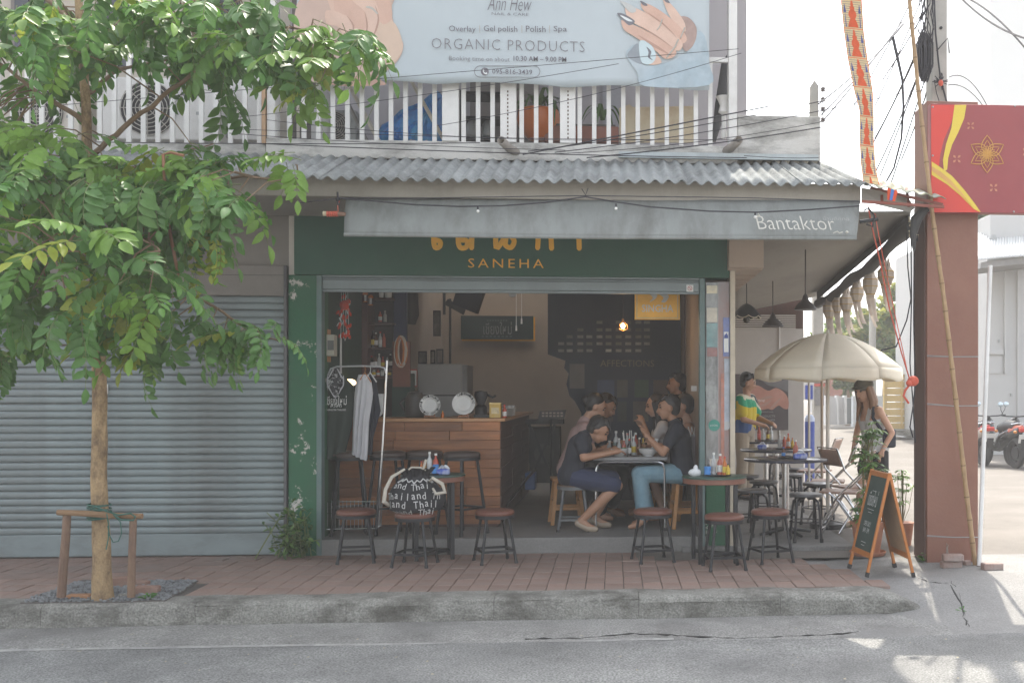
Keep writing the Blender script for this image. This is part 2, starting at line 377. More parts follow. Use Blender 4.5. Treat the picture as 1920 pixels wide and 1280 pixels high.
# gravel pit
pitm = mat('pit_soil', (.12, .11, .10), .95, .2, 9)
g = G(); g.prism([p + Vector((0, 0, .006)) for p in pit], (0, 0, -.05)); struct(g, 'tree_pit', pitm)
gravm = mat('gravel', (.23, .24, .245), .85, .1, 3, objvar=0, dirt=(.09, .09, .095), dsc=14, damt=.9)
gs = G()
for _ in range(2600):
    y = rnd.uniform(pit[0].y, pit[2].y); t = (y - pit[0].y) / (pit[2].y - pit[0].y)
    x = rnd.uniform(lerp(pit[0].x, pit[3].x, t), lerp(pit[1].x, pit[2].x, t)); s_ = rnd.uniform(.006, .017)
    q = G(); q.ball((0, 0, 0), (s_, s_ * rnd.uniform(.6, 1), s_ * .6), 5, 3); gs.join(q, Matrix.Translation((x, y, rnd.uniform(.004, .016))) @ Matrix.Rotation(rnd.random() * 6, 4, 'Z') @ Matrix.Rotation(rnd.uniform(-.5, .5), 4, 'X'))
tag(gs.build('gravel', gravm, flat=True), 'grey gravel filling the tree pit in the pavement', kind='stuff')
# fallen leaves, litter flecks on road
litterm = mat('litter_pale', (.38, .34, .24), .8, .2, 20)
gs = G()
for _ in range(90):
    x = rnd.uniform(-6, 3); y = rnd.uniform(5.3, 7.4); a = rnd.random() * 6; s_ = rnd.uniform(.006, .02)
    z = ZR + (.03 if y > 7.05 else .012)
    gs.add([Vector((x + s_ * math.cos(a + k) * (1 if i % 2 else .5), y + s_ * math.sin(a + k) * (1 if i % 2 else .5), z + .004 * (i % 2))) for i, k in enumerate((0, 1.57, 3.14, 4.71))], [(0, 1, 2, 3)])
tag(gs.build('litter', litterm), 'scattered leaf and paper flecks on the road', kind='stuff')

# ================================================================== the cafe shophouse
cafe = thing('shophouse', 'shophouse with green sign band over an open cafe front and white balcony above', 'building', (0, YF, 0))
SX0, SX1 = X_(597, YF), X_(1318, YF)            # shutter opening
CX0, CX1 = X_(540, YF), X_(1378, YF)
zsb0, zsb1 = Z_(517, YF, 800), Z_(384, YF, 800)  # sign band bottom, top
zop = Z_(545, YF, 800)
def part(g, name, m, par=cafe, **k): return g.build(name, m, par, **k)
g = G(); g.bx((X_(553, YF), YF - .03, zsb0), (X_(1367, YF), YF + .2, zsb1)); band = part(g, 'sign_band', green, bev=.006)
def curve_open(pts, n=4):
    P = [Vector((*p, 0)) for p in [pts[0]] + list(pts) + [pts[-1]]]; out = []
    for i in range(1, len(P) - 2):
        p0, p1, p2, p3 = P[i - 1:i + 3]
        for q in range(n):
            t = q / n; p = .5 * ((2 * p1) + (p2 - p0) * t + (2 * p0 - 5 * p1 + 4 * p2 - p3) * t * t + (3 * p1 - p0 - 3 * p2 + p3) * t ** 3); out.append((p.x, p.y))
    return out + [pts[-1]]
# big lettering half hidden by the awning, and the name below
ly = YF - .035
for st_ in ([(790, 350), (812, 352), (816, 372), (815, 420), (813, 450), (816, 464), (824, 462), (825, 453), (817, 450)], [(846, 372), (866, 350), (884, 356), (885, 410), (884, 464)], [(864, 384), (862, 420), (859, 450), (863, 464), (874, 463), (876, 452), (866, 450)],
            [(920, 352), (932, 356), (931, 410), (930, 464), (945, 448), (956, 442), (964, 452), (958, 464), (948, 460), (948, 450)], [(958, 352), (958, 400), (957, 442)], [(1000, 352), (1012, 358), (1011, 410), (1008, 464)], [(1012, 400), (1022, 366), (1034, 360), (1032, 410), (1034, 465)], [(1066, 360), (1082, 350), (1087, 372), (1085, 420), (1086, 465)]):
    q = curve_open(st_); g = G(); g.tube([at(u, v, ly) for u, v in q], [.033] * len(q), 10); e_ = [at(u, v, ly) for u, v in (q[0], q[-1])]
    for c_ in e_: g.ball(c_, .033, 10, 8)
    for p_ in g.v: p_.y = ly + .012 + (p_.y - ly) * .32
    part(g, 'lettering', yellowp, band)
g = text_g('SANEHA', X_(1019, YF) - X_(878, YF), at(949, 494, ly), .010, height=Z_(485, YF, 950) - Z_(502, YF, 950), off=-.002, space=1.35)
part(g, 'lettering', yellowp, band)
# left green pier with peeling paint, right green/tiled pier
g = G(); g.bx((X_(541, YF), YF - .012, -.01), (X_(598, YF), YF + .32, zsb0 - .002)); part(g, 'pier', greencol, bev=.008)
g = G(); g.bx((X_(541, YF), YF + .01, zsb0), (X_(552.5, YF), YF + .3, zsb1)); part(g, 'pier_strip', offwhite)
g = G(); g.bx((X_(1323, YF), YF + .012, -.01), (X_(1366, YF), YF + .3, Z_(907, YF, 1345))); part(g, 'pier', greencol, bev=.006)
# mirror-like poster panel on the right pier
pm = mat('pier_laminate', (.32, .33, .32), .18, .3, 2.2, dirt=(.08, .075, .08), dsc=2.4, damt=.9, stretch=(2, 1, .9), coat=.5)
g = G(); g.bx((X_(1324, YF), YF + .022, Z_(905, YF, 1345)), (X_(1346, YF), YF + .26, Z_(529, YF, 1345))); tp = part(g, 'pier_panel', pm)
g = G(); g.bx((X_(1347, YF), YF + .018, Z_(905, YF, 1345)), (X_(1368, YF), YF + .26, Z_(528, YF, 1345))); part(g, 'pier_panel', mat('pier_redbrown', (.33, .20, .17), .4, .15, 3, dirt=(.30, .31, .33), dsc=2.1, damt=.9, stretch=(1, 1, .5)))
for (u0, v0, u1, v1, cc) in ((1325, 535, 1345, 550, (.75, .68, .5)), (1325, 577, 1345, 604, (.6, .55, .45)), (1325, 606, 1345, 650, (.2, .34, .34)), (1326, 652, 1345, 668, (.30, .15, .14)), (1356, 595, 1368, 668, (.16, .20, .42)), (1358, 672, 1368, 790, (.38, .42, .48)), (1352, 700, 1358, 900, (.46, .18, .12)),
                              (1330, 860, 1350, 905, (.62, .55, .45))):
    g = G(); pb(g, u0, v0, u1, v1, YF + .010, .008); part(g, 'sticker', mat('sticker_%d' % u0 + str(v0), cc, .35, .25, 9, dirt=(.3, .3, .3), dsc=6, damt=.5))
# bottle drawing on the blue strip
g = G(); pb(g, 1357.5, 622, 1366, 660, YF + .006, .003); part(g, 'sticker', mat('sticker_white', (.7, .7, .68), .4)); 
g = G(); g.prism([at(u, v, YF + .004) for u, v in ((1358, 634), (1358, 629), (1362, 624), (1365, 629), (1365, 634))], (0, -.003, 0)); part(g, 'sticker', mat('sticker_blue', (.05, .08, .28), .4))
g = G(); g.lathe([(0, 0), (.053, 0), (.053, .004), (0, .004)], n=24); g.v = [Vector((p.x, -p.z, p.y)) + at(1339, 797, YF + .018) for p in g.v]; sd = part(g, 'round_sticker', mat('sticker_green', (.04, .25, .19), .4))
g = text_g('LOCAL', .07, at(1339, 797, YF + .0125), .002); part(g, 'lettering', mat('print_white', (.7, .7, .68), .5), sd)
g = G(); g.lathe([(0, 0), (.045, 0), (.045, .004), (0, .004)], n=24); g.v = [Vector((p.x, -p.z, p.y)) + at(1361, 797, YF + .016) for p in g.v]; part(g, 'round_sticker', mat('sticker_clear', (.45, .46, .47), .3))
g = G(); g.bx((X_(1369, YF), YF - .02, -.01), (X_(1378, YF), YF + .3, Z_(450, YF, 1370))); part(g, 'pier_edge', mat('cream_paint', (.55, .48, .37), .6, .08, 5, dirt=(.3, .26, .2), dsc=3, damt=.5))
g = G(); g.bx((X_(1346, YF), YF + .016, Z_(905, YF, 1345)), (X_(1347.2, YF), YF + .03, Z_(529, YF, 1345))); part(g, 'trim', greymet)
# rolled shutter of the cafe: guide rails, two slats and bottom rail showing
sh = thing('rolled_shutter', None, None, (0, YF, 0)); sh.parent = cafe; sh.location = (0, 0, 0)
for u0, u1 in ((594, 604), (1311, 1322)):
    g = G(); g.bx((X_(u0, YF), YF - .016, 0), (X_(u1, YF), YF + .09, zsb0 - .003)); part(g, 'guide_rail', mat('rail_green_grey', (.10, .16, .155), .45, .1, 5, dirt=(.2, .22, .2), dsc=4, damt=.4), sh, bev=.006)
for v0, v1, yo in ((518, 522, .0), (523, 526.3, .012), (527, 544, .004), (544.5, 549, .012)):
    g = G(); g.bx((X_(604, YF) + .001, YF + yo, Z_(v1, YF, 960)), (X_(1311, YF) - .001, YF + .06, Z_(v0, YF, 960))); part(g, 'slat', shutpaint, sh, bev=.004)
g = G(); pb(g, 1287, 534, 1300, 547, YF - .002, .003); st = part(g, 'notice', MATS['sticker_white'], sh)
g = G(); g.tube([at(1293.5 + 4 * math.cos(a / 8 * 6.283), 540.5 + 4 * math.sin(a / 8 * 6.283), YF - .004) for a in range(9)], .002, 5); g.bar(at(1291, 538, YF - .004), at(1296, 543, YF - .004), .004); part(g, 'symbol', mat('print_red', (.5, .06, .04), .5), st)
# interior shell
ZI = .14; YB = 16.6; ZC = 3.1
g = G(); g.bx((SX0 - .02, YF - .012, -.05), (SX1 + .05, YB, ZI)); struct(g, 'cafe_floor', mat('cafe_floor_cement', (.20, .195, .185), .6, .12, 2, .15, 60, dirt=(.16, .155, .15), dsc=1.3, damt=.6, fine=.1), bev=.01)
g = G(); g.bx((CX0, YF + .3, 0), (SX0 - .015, YB, ZC)); part(g, 'side_wall', mat('green_inner_wall', (.018, .05, .035), .6, .1, 3))
g = G(); g.bx((SX0 - .014, 13.4, ZI), (SX0 + .02, YB, ZC - .01)); part(g, 'wall_lining', interior)
xr = SX1 + .01
g = G(); g.bx((xr, YF + .31, ZI - .05), (CX1 - .012, YB, ZC)); part(g, 'side_wall', interior)
g = G(); g.bx((SX0 + .021, YB - .15, ZI), (xr - .001, YB + .1, ZC - .02)); part(g, 'back_wall', interior)
g = G(); g.bx((CX0, YF + .3, ZC), (CX1, 14.9, ZC + .15)); part(g, 'ceiling', mat('ceiling_pale', (.55, .5, .45), .8))  # stops short of the back wall, leaving the added shaft open
g = G(); g.bx((SX0, YF + .1, zop + .02), (SX1, YF + .3, ZC)); part(g, 'lintel', MATS['green_inner_wall'])
# navy partition with little pale panes, AFFECTIONS, coloured panels
YN = 13.0
def npx(u): return X_(u, YN)
g = G(); g.bx((npx(1090), YN, ZI), (xr - .002, YN + .08, ZC - .01)); nav = part(g, 'navy_partition', navy)
outl = [(1090.5, 775), (1078, 752), (1068, 742), (1062, 720), (1066, 700), (1058, 690), (1060, 676), (1027, 664), (1027, 545), (1027, 470), (1090.5, 470)]
g = G(); g.prism([at(u, v, YN) for u, v in outl], (0, .06, 0)); part(g, 'partition_edge', navy, nav)
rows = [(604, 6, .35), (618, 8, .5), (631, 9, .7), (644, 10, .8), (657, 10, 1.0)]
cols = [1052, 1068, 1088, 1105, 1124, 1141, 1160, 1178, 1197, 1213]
panes = [mat('pale_pane_%d' % i, (.10 * k, .10 * k, .095 * k), .35, .3, 15) for i, k in enumerate((.7, 1.2, 2.0, 3.2))]  # steps of grey; lower rows draw the paler ones
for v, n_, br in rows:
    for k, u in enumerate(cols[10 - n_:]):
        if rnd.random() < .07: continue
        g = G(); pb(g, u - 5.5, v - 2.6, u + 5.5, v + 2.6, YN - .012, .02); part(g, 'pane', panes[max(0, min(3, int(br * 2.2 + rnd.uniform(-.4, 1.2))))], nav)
g = text_g('AFFECTIONS', X_(1226, YN) - X_(1125, YN), at(1176, 681, YN - .001), .012); part(g, 'lettering', mat('sign_dull_brown', (.16, .13, .10), .5), nav)
for u0, v0, u1, v1, cc in ((1120, 712, 1152, 745, (.03, .05, .12)), (1157, 712, 1177, 745, (.075, .07, .065)), (1190, 712, 1216, 745, (.03, .07, .04)), (1225, 712, 1252, 745, (.08, .045, .03)),
                            (1125, 752, 1150, 790, (.06, .045, .05)), (1158, 752, 1175, 790, (.04, .05, .05)), (1187, 752, 1216, 790, (.10, .085, .08)), (1225, 752, 1252, 790, (.03, .045, .10)), (1068, 682, 1096, 728, (.13, .12, .11))):
    g = G(); pb(g, u0, v0, u1, v1, YN - .016, .03); part(g, 'wall_panel', mat('panel_%d_%d' % (u0, v0), cc, .5, .2, 6), nav)
g = G(); pb(g, 1284, 545, 1291, 800, 12.2, .12); part(g, 'dark_post', darkwood)
g = G(); pb(g, 1296, 723, 1312, 733, 10.55, .03); part(g, 'socket_box', white)
# canopy roof over the pavement, fascia, soffit
YE = 8.55
RX0 = X_(-140, YE); RX1 = at(1637, 345, YE).x
zE = Z_(338, YE, 1000); zT = Z_(296, 9.5, 1000)
can = thing('canopy_roof', None, None); can.parent = cafe; can.location = (0, -YF, 0)
pitch = .107; x = RX0; k = 0
while x < RX1 - .05:
    xe = min(x + pitch * 9, RX1)
    def rf(a, b, x=x, xe=xe, k=k):
        X = lerp(x, xe + (.04 if xe < RX1 else 0), a); y = lerp(YE, 9.56, b)
        sk = .22 * max(0, X - 1.2) * b                              # sheets lean at the corner
        dz = .012 * math.sin(X * .9) + (.004 if k % 2 else 0)
        wv = .017 * math.cos(2 * math.pi * (X - RX0) / pitch) if True else 0
        return Vector((X - sk, y - .012 * (k % 3), lerp(zE, zT, b) + wv + dz - .012 * (X + 2) * .3))
    g = G(); g.grid(rf, max(8, int((xe - x) / pitch * 10)), 4); part(g, 'roof_sheet', roofm, can, thick=.007, ang=80); x = xe; k += 1
zf0, zf1 = Z_(374, 8.7, 1000), Z_(342, 8.7, 1000)
g = G(); g.bx((RX0, 8.68, zf0), (at(1613, 360, 8.7).x, 8.72, zf1 + .02)); part(g, 'fascia_board', beige, can, bev=.004)
g = G(); g.bx((RX0, 8.721, zf0 + .0), (X_(1380, YF), YF - .035, zf0 + .03)); part(g, 'soffit', mat('soffit_grey', (.24, .225, .20), .8, .08, 3), can)
for u in (-60, 250, 520, 800, 1090, 1330): 
    g = G(); g.bx((X_(u, 9.2) - .03, 8.73, zf0 + .035), (X_(u, 9.2) + .03, 9.6, zf0 + .10)); part(g, 'rafter', greymet, can)
# boxed beam beside the cafe, running back under the patio roof
g = G(); a = at(1366, 502, 9.55); b = at(1432, 449, 9.55); g.bx((a.x + .002, 9.55, a.z), (b.x, 15.8, b.z + .05)); part(g, 'boxed_beam', mat('beam_beige', (.42, .33, .26), .7, .08, 4, dirt=(.25, .2, .16), dsc=2, damt=.5), bev=.006)
for i in range(9):
    g = G(); yy = 9.62 + i * .45; g.bx((a.x + .004, yy, a.z - .012), (b.x - .004, yy + .41, a.z - .001)); part(g, 'soffit_plank', MATS['beam_beige'])
# balcony slab and render band
zb0, zb1 = Z_(297, 9.5, 960), Z_(267, 9.5, 960)
g = G(); g.bx((X_(498, 9.5), 9.5, zb0 - .02), (X_(1383, 9.5), 10.9, zb1)); part(g, 'balcony_slab', mosswhite, bev=.008)
g = G(); g.bx((X_(1383, 9.5), 9.52, Z_(300, 9.5, 1460)), (at(1539, 260, 9.5).x, 9.64, Z_(216, 9.5, 1460))); part(g, 'parapet', mosswhite, bev=.006)
g = G(); g.bx((X_(1383, 9.5), 9.64, Z_(300, 9.5, 1460) - .05), (at(1539, 260, 9.5).x, 16, Z_(296, 9.5, 1460))); part(g, 'side_roof_slab', mosswhite)
g = G(); a0 = at(1160, 284, 9.46); a1 = at(1535, 292, 9.46); g.bx((a0.x, 9.47, Z_(298, 9.47, 1350)), (a1.x, 9.497, Z_(287, 9.47, 1350))); part(g, 'flashing', mat('pale_blue_metal', (.42, .47, .48), .4, .1, 5, metal=.2, dirt=(.25, .27, .27), dsc=3, damt=.5))
g = G(); g.bx((X_(1366, 9.5), 9.49, zb1), (X_(1382, 9.5), 9.62, 6.69)); part(g, 'corner_column', white, bev=.005)
g = G(); g.bx((X_(500, 9.5), 9.5, zb1), (X_(516, 9.5), 9.64, 6.69)); part(g, 'corner_column', white, bev=.005)
g = G(); g.bx((X_(545, 10.8), 10.8, zb1), (X_(1400, 10.8), 11.0, 6.69)); part(g, 'upper_wall', mat('lilac_render', (.42, .40, .42), .8, .05, 2, dirt=(.3, .28, .3), dsc=1, damt=.4))
g = G(); g.bx((X_(545, 10.7), 10.74, zb1), (X_(600, 10.7), 10.798, 6.5)); part(g, 'dark_doorway', mat('brown_door', (.10, .085, .08), .6))
g = G(); g.bx((X_(880, 10.7), 10.76, zb1), (X_(1010, 10.7), 10.798, 6)); part(g, 'balcony_door', mat('door_grey_brown', (.17, .15, .14), .6))
g = G(); g.bx((X_(1130, 10.7), 10.76, zb1), (X_(1170, 10.7), 10.798, 6)); part(g, 'shutter_leaf', mat('louvre_grey', (.33, .33, .36), .6))
g = G(); g.bx((X_(498, 9.5), 9.3, 6.7), (X_(1420, 9.5), 14.9, 6.9)); part(g, 'roof', roofm)
g = G(); g.bx((X_(1420, 9.5) + .002, 9.3, 6.7), (2.5, 10.8, 6.9)); part(g, 'added_shade_slab', roofm)  # unseen slab added beside the roof, shaped to keep the road in shade
g = G(); g.bx((X_(498, 9.5), 11.0, 3.3), (X_(1382, 9.5), 14.9, 6.7)); part(g, 'upper_storey', offwhite)
for xa, xb in ((CX0, SX0 - .015), (xr, CX1 - .012)): g = G(); g.bx((xa, 14.902, ZC + .001), (xb, YB + .2, 6.7)); part(g, 'added_light_shaft', offwhite)  # added unseen shaft, open to the sky, to brighten the cafe interior
g = G(); g.bx((SX0, YB + .101, ZC - .3), (xr, YB + .25, 6.7)); part(g, 'added_light_shaft', offwhite)  # rear side of the added shaft
# railing, every bar a part
rail = thing('balcony_railing', None, None); rail.parent = cafe; rail.location = (0, -YF, 0)
ztr = Z_(101, 9.52, 960)
g = G(); g.bx((X_(516, 9.52), 9.515, ztr - .03), (X_(1366, 9.52), 9.555, ztr + .01)); part(g, 'top_rail', white, rail)
g = G(); g.bx((-.019, -.012, 0), (.019, .012, ztr - zb1 - .03)); barme = g.mesh('bar', white)
for k in range(30):
    u = 543 + k * 27.2
    if any(a - 6 < u < b + 6 for a, b in ((828, 860), (938, 968), (1050, 1080))): continue
    inst('bar', barme, rail, Matrix.Translation((X_(u, 9.535), 9.535, zb1)))
for a, b in ((829, 860), (938, 968), (1050, 1079)):
    g = G(); g.bx((X_(a, 9.5), 9.49, zb1), (X_(b, 9.5), 9.55, ztr - .032)); post = part(g, 'post', white, rail, bev=.004)
for u in (952, 1065):                       # slotted line on two posts
    g = G()
    for j in range(13): pb(g, u - 1.2, 170 + j * 7.2, u + 1.2, 173.5 + j * 7.2, 9.487, .004)
    part(g, 'slots', mat('rust_dark', (.10, .06, .04), .8), rail)
# two drain spouts
for (u, v, du) in ((955, 278, 14), (1372, 276, -12)):
    g = G(); p = at(u, v, 9.47); g.tube([p + Vector((du * .005, .06, -.03)), p, p + Vector((-du * .004, -.16, .03))], .035, 12, cap=False); g.lathe([(0, 0), (.001, 0)], p); part(g, 'drain_spout', mat('spout_grey', (.30, .27, .24), .7, .15, 8), thick=.006)

# ================================================================== neighbour shophouse with the closed shutter
nb = thing('shophouse', 'shophouse with closed grey roller shutter behind the street tree', 'building', (-4, YF, 0))
NX0 = X_(-420, YF); NX1 = X_(540, YF)
def npart(g, name, m, par=nb, **k): return g.build(name, m, par, **k)
zsh = Z_(553, YF, 300)
g = G(); g.bx((NX0, YF + .02, Z_(497, YF, 300)), (NX1, YF + .3, 3.3)); npart(g, 'wall', taupe)
g = G(); g.bx((NX0, YF - .01, zsh + .001), (X_(533, YF), YF + .25, Z_(496, YF, 300))); npart(g, 'shutter_box', taupe, bev=.005)
g = G(); g.bx((NX0, YF - .014, Z_(514, YF, 300) - .004), (X_(533, YF), YF - .009, Z_(514, YF, 300))); npart(g, 'seam', mat('seam_dark', (.10, .095, .09), .8))
g = G(); g.bx((X_(533.4, YF), YF - .03, 0), (NX1 - .003, YF + .1, Z_(496, YF, 300))); npart(g, 'guide_rail', mat('guide_dark', (.10, .10, .105), .5, .1, 6, metal=.2), bev=.005)
rs = thing('roller_shutter', None, None); rs.parent = nb; rs.location = (4, -YF, 0)
zb_ = Z_(1001, YF, 270); ns = 33; hs = (zsh - zb_) / ns
g = G()
prof = [(.006, 0), (-.008, .05), (-.012, .2), (-.0135, .5), (-.012, .8), (-.008, .88), (.006, .93), (.006, 1.0)]
g.grid(lambda a, b: Vector((lerp(NX0, X_(533.2, YF), a), 0, 0)) + Vector((0, [p[0] for p in prof][round(b * 7)], hs * [p[1] for p in prof][round(b * 7)])), 1, 7)
slme = g.mesh('slat', shutm, ang=70)
for k in range(ns): inst('slat', slme, rs, Matrix.Translation((0, YF + .03 + rnd.uniform(-.002, .002), zb_ + k * hs)) @ Matrix.Rotation(rnd.gauss(0, .0004), 4, 'Y'))
g = G(); g.bx((NX0, YF + .012, .012), (X_(533.2, YF), YF + .05, zb_)); npart(g, 'bottom_bar', shutm, rs, bev=.006)
g = G(); pb(g, 196, 720, 202, 738, YF + .002, .01); npart(g, 'lock_plate', MATS['sticker_white'], rs)
g = G(); g.bx((NX0, YF + .06, -.05), (NX1, 16, 3.3)); npart(g, 'inner_mass', taupe)
# upper floor
nz = Z_(266, 9.5, 250)
g = G(); g.bx((NX0, 9.5, nz - .35), (X_(498, 9.5) - .003, 10.9, nz)); npart(g, 'balcony_slab', mosswhite, bev=.008)
cream2 = mat('cream_upper_wall', (.50, .46, .40), .8, .06, 2, dirt=(.34, .3, .26), dsc=1.3, damt=.4)
g = G(); g.bx((NX0, 10.8, nz), (X_(545, 10.8) - .003, 11.0, 6.69)); npart(g, 'upper_wall', cream2)
g = G(); g.bx((NX0, 9.3, 6.7), (X_(498, 9.5) - .004, 16.5, 6.9)); npart(g, 'roof', roofm)
g = G(); g.bx((NX0, 11.0, 3.3), (X_(498, 9.5) - .004, 16, 6.7)); npart(g, 'upper_storey', offwhite)
glz = mat('window_dark', (.05, .055, .07), .15, .2, 3)
for (u0, u1, v0, v1, grl) in ((182, 268, -90, 130, 0), (360, 448, -90, 100, 1), (20, 90, -90, 120, 0)):
    g = G(); pb(g, u0, v0, u1, v1, 10.77, .028); wf = npart(g, 'window', mat('frame_brown_grey', (.19, .17, .16), .6))
    for j in range(2):
        g = G(); ua = lerp(u0 + 5, u1 - 5, j / 2) + 2; ub = lerp(u0 + 5, u1 - 5, (j + 1) / 2) - 2; pb(g, ua, v0 + 5, ub, v1 - 6, 10.755, .02); npart(g, 'pane', glz, wf)
    if grl:
        for j in range(5):
            for q in range(3):
                cx, cz = lerp(u0 + 14, u1 - 14, q / 2), v1 - 22 - j * 34
                g = G()
                for rr in (6, 12): g.tube([at(cx + rr * math.cos(a / 12 * 6.283), cz + rr * math.sin(a / 12 * 6.283), 10.73) for a in range(13)], .006, 5)
                npart(g, 'grille_scroll', blackmet, wf)
rail2 = thing('balcony_railing', None, None); rail2.parent = nb; rail2.location = (4, -YF, 0)
ztr2 = Z_(103, 9.52, 250)
g = G(); g.bx((NX0, 9.515, ztr2 - .03), (X_(498, 9.52), 9.555, ztr2 + .01)); npart(g, 'top_rail', white, rail2)
g = G(); g.bx((-.019, -.012, 0), (.019, .012, ztr2 - nz - .03)); barme = g.mesh('bar', white)
for k in range(20): inst('bar', barme, rail2, Matrix.Translation((X_(-30 + k * 27.2, 9.535), 9.535, nz)))
g = G(); g.bx((X_(492, 9.5), 9.48, nz), (X_(498.5, 9.5), 9.56, 6.69)); npart(g, 'downpipe', mat('pipe_tan', (.42, .27, .16), .6, .1, 6))
# ================================================================== grey roller awning
aw = thing('awning', 'long weathered grey canvas roller awning hanging under the corrugated roof', 'awning', at(1126, 440, 8.6))
A0, A1 = at(649, 371, 8.74), at(1612, 376, 8.66); B0, B1 = at(645, 439, 8.50), at(1606, 446, 8.46)
def awf(a, b):
    p = A0.lerp(A1, a).lerp(B0.lerp(B1, a), b)
    return p + Vector((0, -.02 * math.sin(b * math.pi) + .006 * mnoise.noise(Vector((a * 22, b * 2, 0))), -.012 * math.sin(a * math.pi) * b))
g = G(); g.grid(awf, 80, 8); g.build('canvas', canvasm, aw, thick=.004)
g = G(); g.tube([B0 + Vector((0, 0, -.004)), B0.lerp(B1, .5) + Vector((0, 0, -.012)), B1 + Vector((0, 0, -.004))], .014, 8); g.build('hem_bar', canvasm, aw)
yl = 8.50
nrm = (A0 - B0).normalized()
g = text_g('Bantaktor', X_(1562, yl) - X_(1418, yl), at(1490, 420, 8.49), .004, height=Z_(402, yl, 1490) - Z_(438, yl, 1490), off=-.012, ydir=nrm); g.v = [p + Vector((0, -.045, 0)) for p in g.v]; g.build('lettering', mat('sign_cream', (.54, .52, .46), .6), aw)
g = text_g('บ้านตักทอ', X_(1589, yl) - X_(1541, yl), at(1565, 412, 8.49), .004, off=-.01, ydir=nrm); g.v = [p + Vector((0, -.045, 0)) for p in g.v]; g.build('lettering', mat('sign_faded', (.34, .34, .32), .6), aw)
g = G(); g.tube([at(u, v, 8.43) for u, v in ((1562, 437), (1570, 434), (1574, 437), (1580, 435))], .005, 6); g.ball(at(1588, 435, 8.43), .012, 8, 6); g.tube([at(u, v, 8.43) for u, v in ((1416, 402), (1419, 408), (1424, 404), (1421, 400))], .006, 6); g.build('flourish', MATS['sign_cream'], aw)
# string-light wire across the awning
wr = thing('light_string', 'thin black wire with small bulbs drooping in swags across the grey awning', 'string lights', at(1098, 368, 8.4))
g = G(); pts = [at(u, v, 8.40) for u, v in ((640, 372), (700, 377), (780, 384), (860, 387), (940, 386), (1020, 380), (1098, 369), (1150, 378), (1220, 388), (1330, 396), (1420, 398), (1520, 393), (1612, 386))]
g.tube(pts, .006, 6); g.tube([at(u, v, 8.41) for u, v in ((560, 381), (640, 371), (760, 372), (1098, 367), (1400, 371), (1612, 378))], .004, 5); g.build('wire', cablem, wr)
for u, v in ((896, 394), (1155, 389), (1416, 405)):
    g = G(); g.cyl(at(u, v - 7, 8.40), at(u, v - 1, 8.40), .007); s_ = g.build('socket', cablem, wr)
    g = G(); g.ball(at(u, v + 2, 8.40), .013, 10, 8); g.build('bulb', mat('bulb_white', (.75, .75, .72), .2), wr)
g = G(); p = at(1098, 366, 8.42); g.tube([p + Vector((-.03, 0, .05)), p, p + Vector((.02, 0, .055))], .004, 5); g.build('hook', cablem, wr)
# firecracker-like red wound stick under the awning's end
st = thing('wound_spindle', 'red thread spindle with pale ends hanging at the end of the awning', 'spindle', at(622, 401, 8.6))
g = G(); g.cyl(at(606, 400.5, 8.6), at(613, 400.5, 8.6), .02, .018); g.build('end_cap', mat('cream_tip', (.6, .52, .36), .6), st)
g = G(); g.tube([at(lerp(613, 634, i / 20), 401, 8.6) for i in range(21)], [.024 if i % 4 < 2 else .019 for i in range(21)], 10); g.build('thread', mat('red_thread', (.55, .10, .06), .7), st)
g = G(); g.cyl(at(634, 401, 8.6), at(648, 402, 8.6), .018, .016); g.build('end_cap', mat('brown_tip', (.25, .14, .1), .6), st)
g = G(); g.tube([at(634, 398, 8.6), at(633, 384, 8.6), at(637, 375, 8.6)], .004, 5); g.build('string', MATS['red_thread'], st)
g = G(); g.tube([at(633, 360, 8.6), at(634, 385, 8.6)], .008, 6); g.ball(at(634, 374, 8.6), .018, 8, 6); g.build('hanger', cablem, st)

# ================================================================== nail-care banner on the railing
YBn = 9.40
bn = thing('banner', 'large pale blue nail salon banner with two manicured hands hung over the balcony railing', 'banner', at(960, 160, YBn))
bx0, bx1 = X_(556, YBn), X_(1330, YBn); bz1 = Z_(-150, YBn)
def bnf(a, b):
    x = lerp(bx0, bx1, a); u = lerp(556, 1330, a)
    vb = 160 - 6 * math.sin((a * 3.1 % 1) * math.pi) + 2 * a
    z = lerp(Z_(vb, YBn), bz1, b)
    return Vector((x, YBn + .008 + .006 * mnoise.noise(Vector((a * 6, b * 2.5, 0))) * (1 - .3 * b) + .008 * max(0, 1 - b * 12) * math.sin(a * 40), z))
g = G(); g.grid(bnf, 70, 20); g.build('banner_sheet', mat('banner_vinyl', (.50, .56, .59), .55, .03, 1.2, trans=.12, dirt=(.40, .45, .48), dsc=.8, damt=.5), bn, thick=.003)
LAY = [0]
def pr(poly, m, lay=1, name='print'):
    yy = YBn - .003 - .0012 * lay
    g = G(); g.prism([at(u, v, yy) for u, v in poly], (0, .0006, 0)); return g.build(name, m, bn, flat=True)
def curve_px(pts, n=4):
    """closed smooth outline through control points (Catmull-Rom)"""
    out = []; k = len(pts)
    for i in range(k):
        p0, p1, p2, p3 = [Vector((*pts[(i + j) % k], 0)) for j in (-1, 0, 1, 2)]
        for q in range(n):
            t = q / n
            p = .5 * ((2 * p1) + (p2 - p0) * t + (2 * p0 - 5 * p1 + 4 * p2 - p3) * t * t + (3 * p1 - p0 - 3 * p2 + p3) * t ** 3)
            out.append((p.x, p.y))
    return out
sk1 = mat('print_skin', (.58, .385, .305), .6, .10, 2.4, dirt=(.48, .29, .22), dsc=2.6, damt=.6); sk2 = mat('print_skin_light', (.63, .45, .365), .6, .08, 3, dirt=(.53, .345, .265), dsc=3.5, damt=.5); skd = mat('print_skin_dark', (.42, .26, .205), .6, .06, 3)
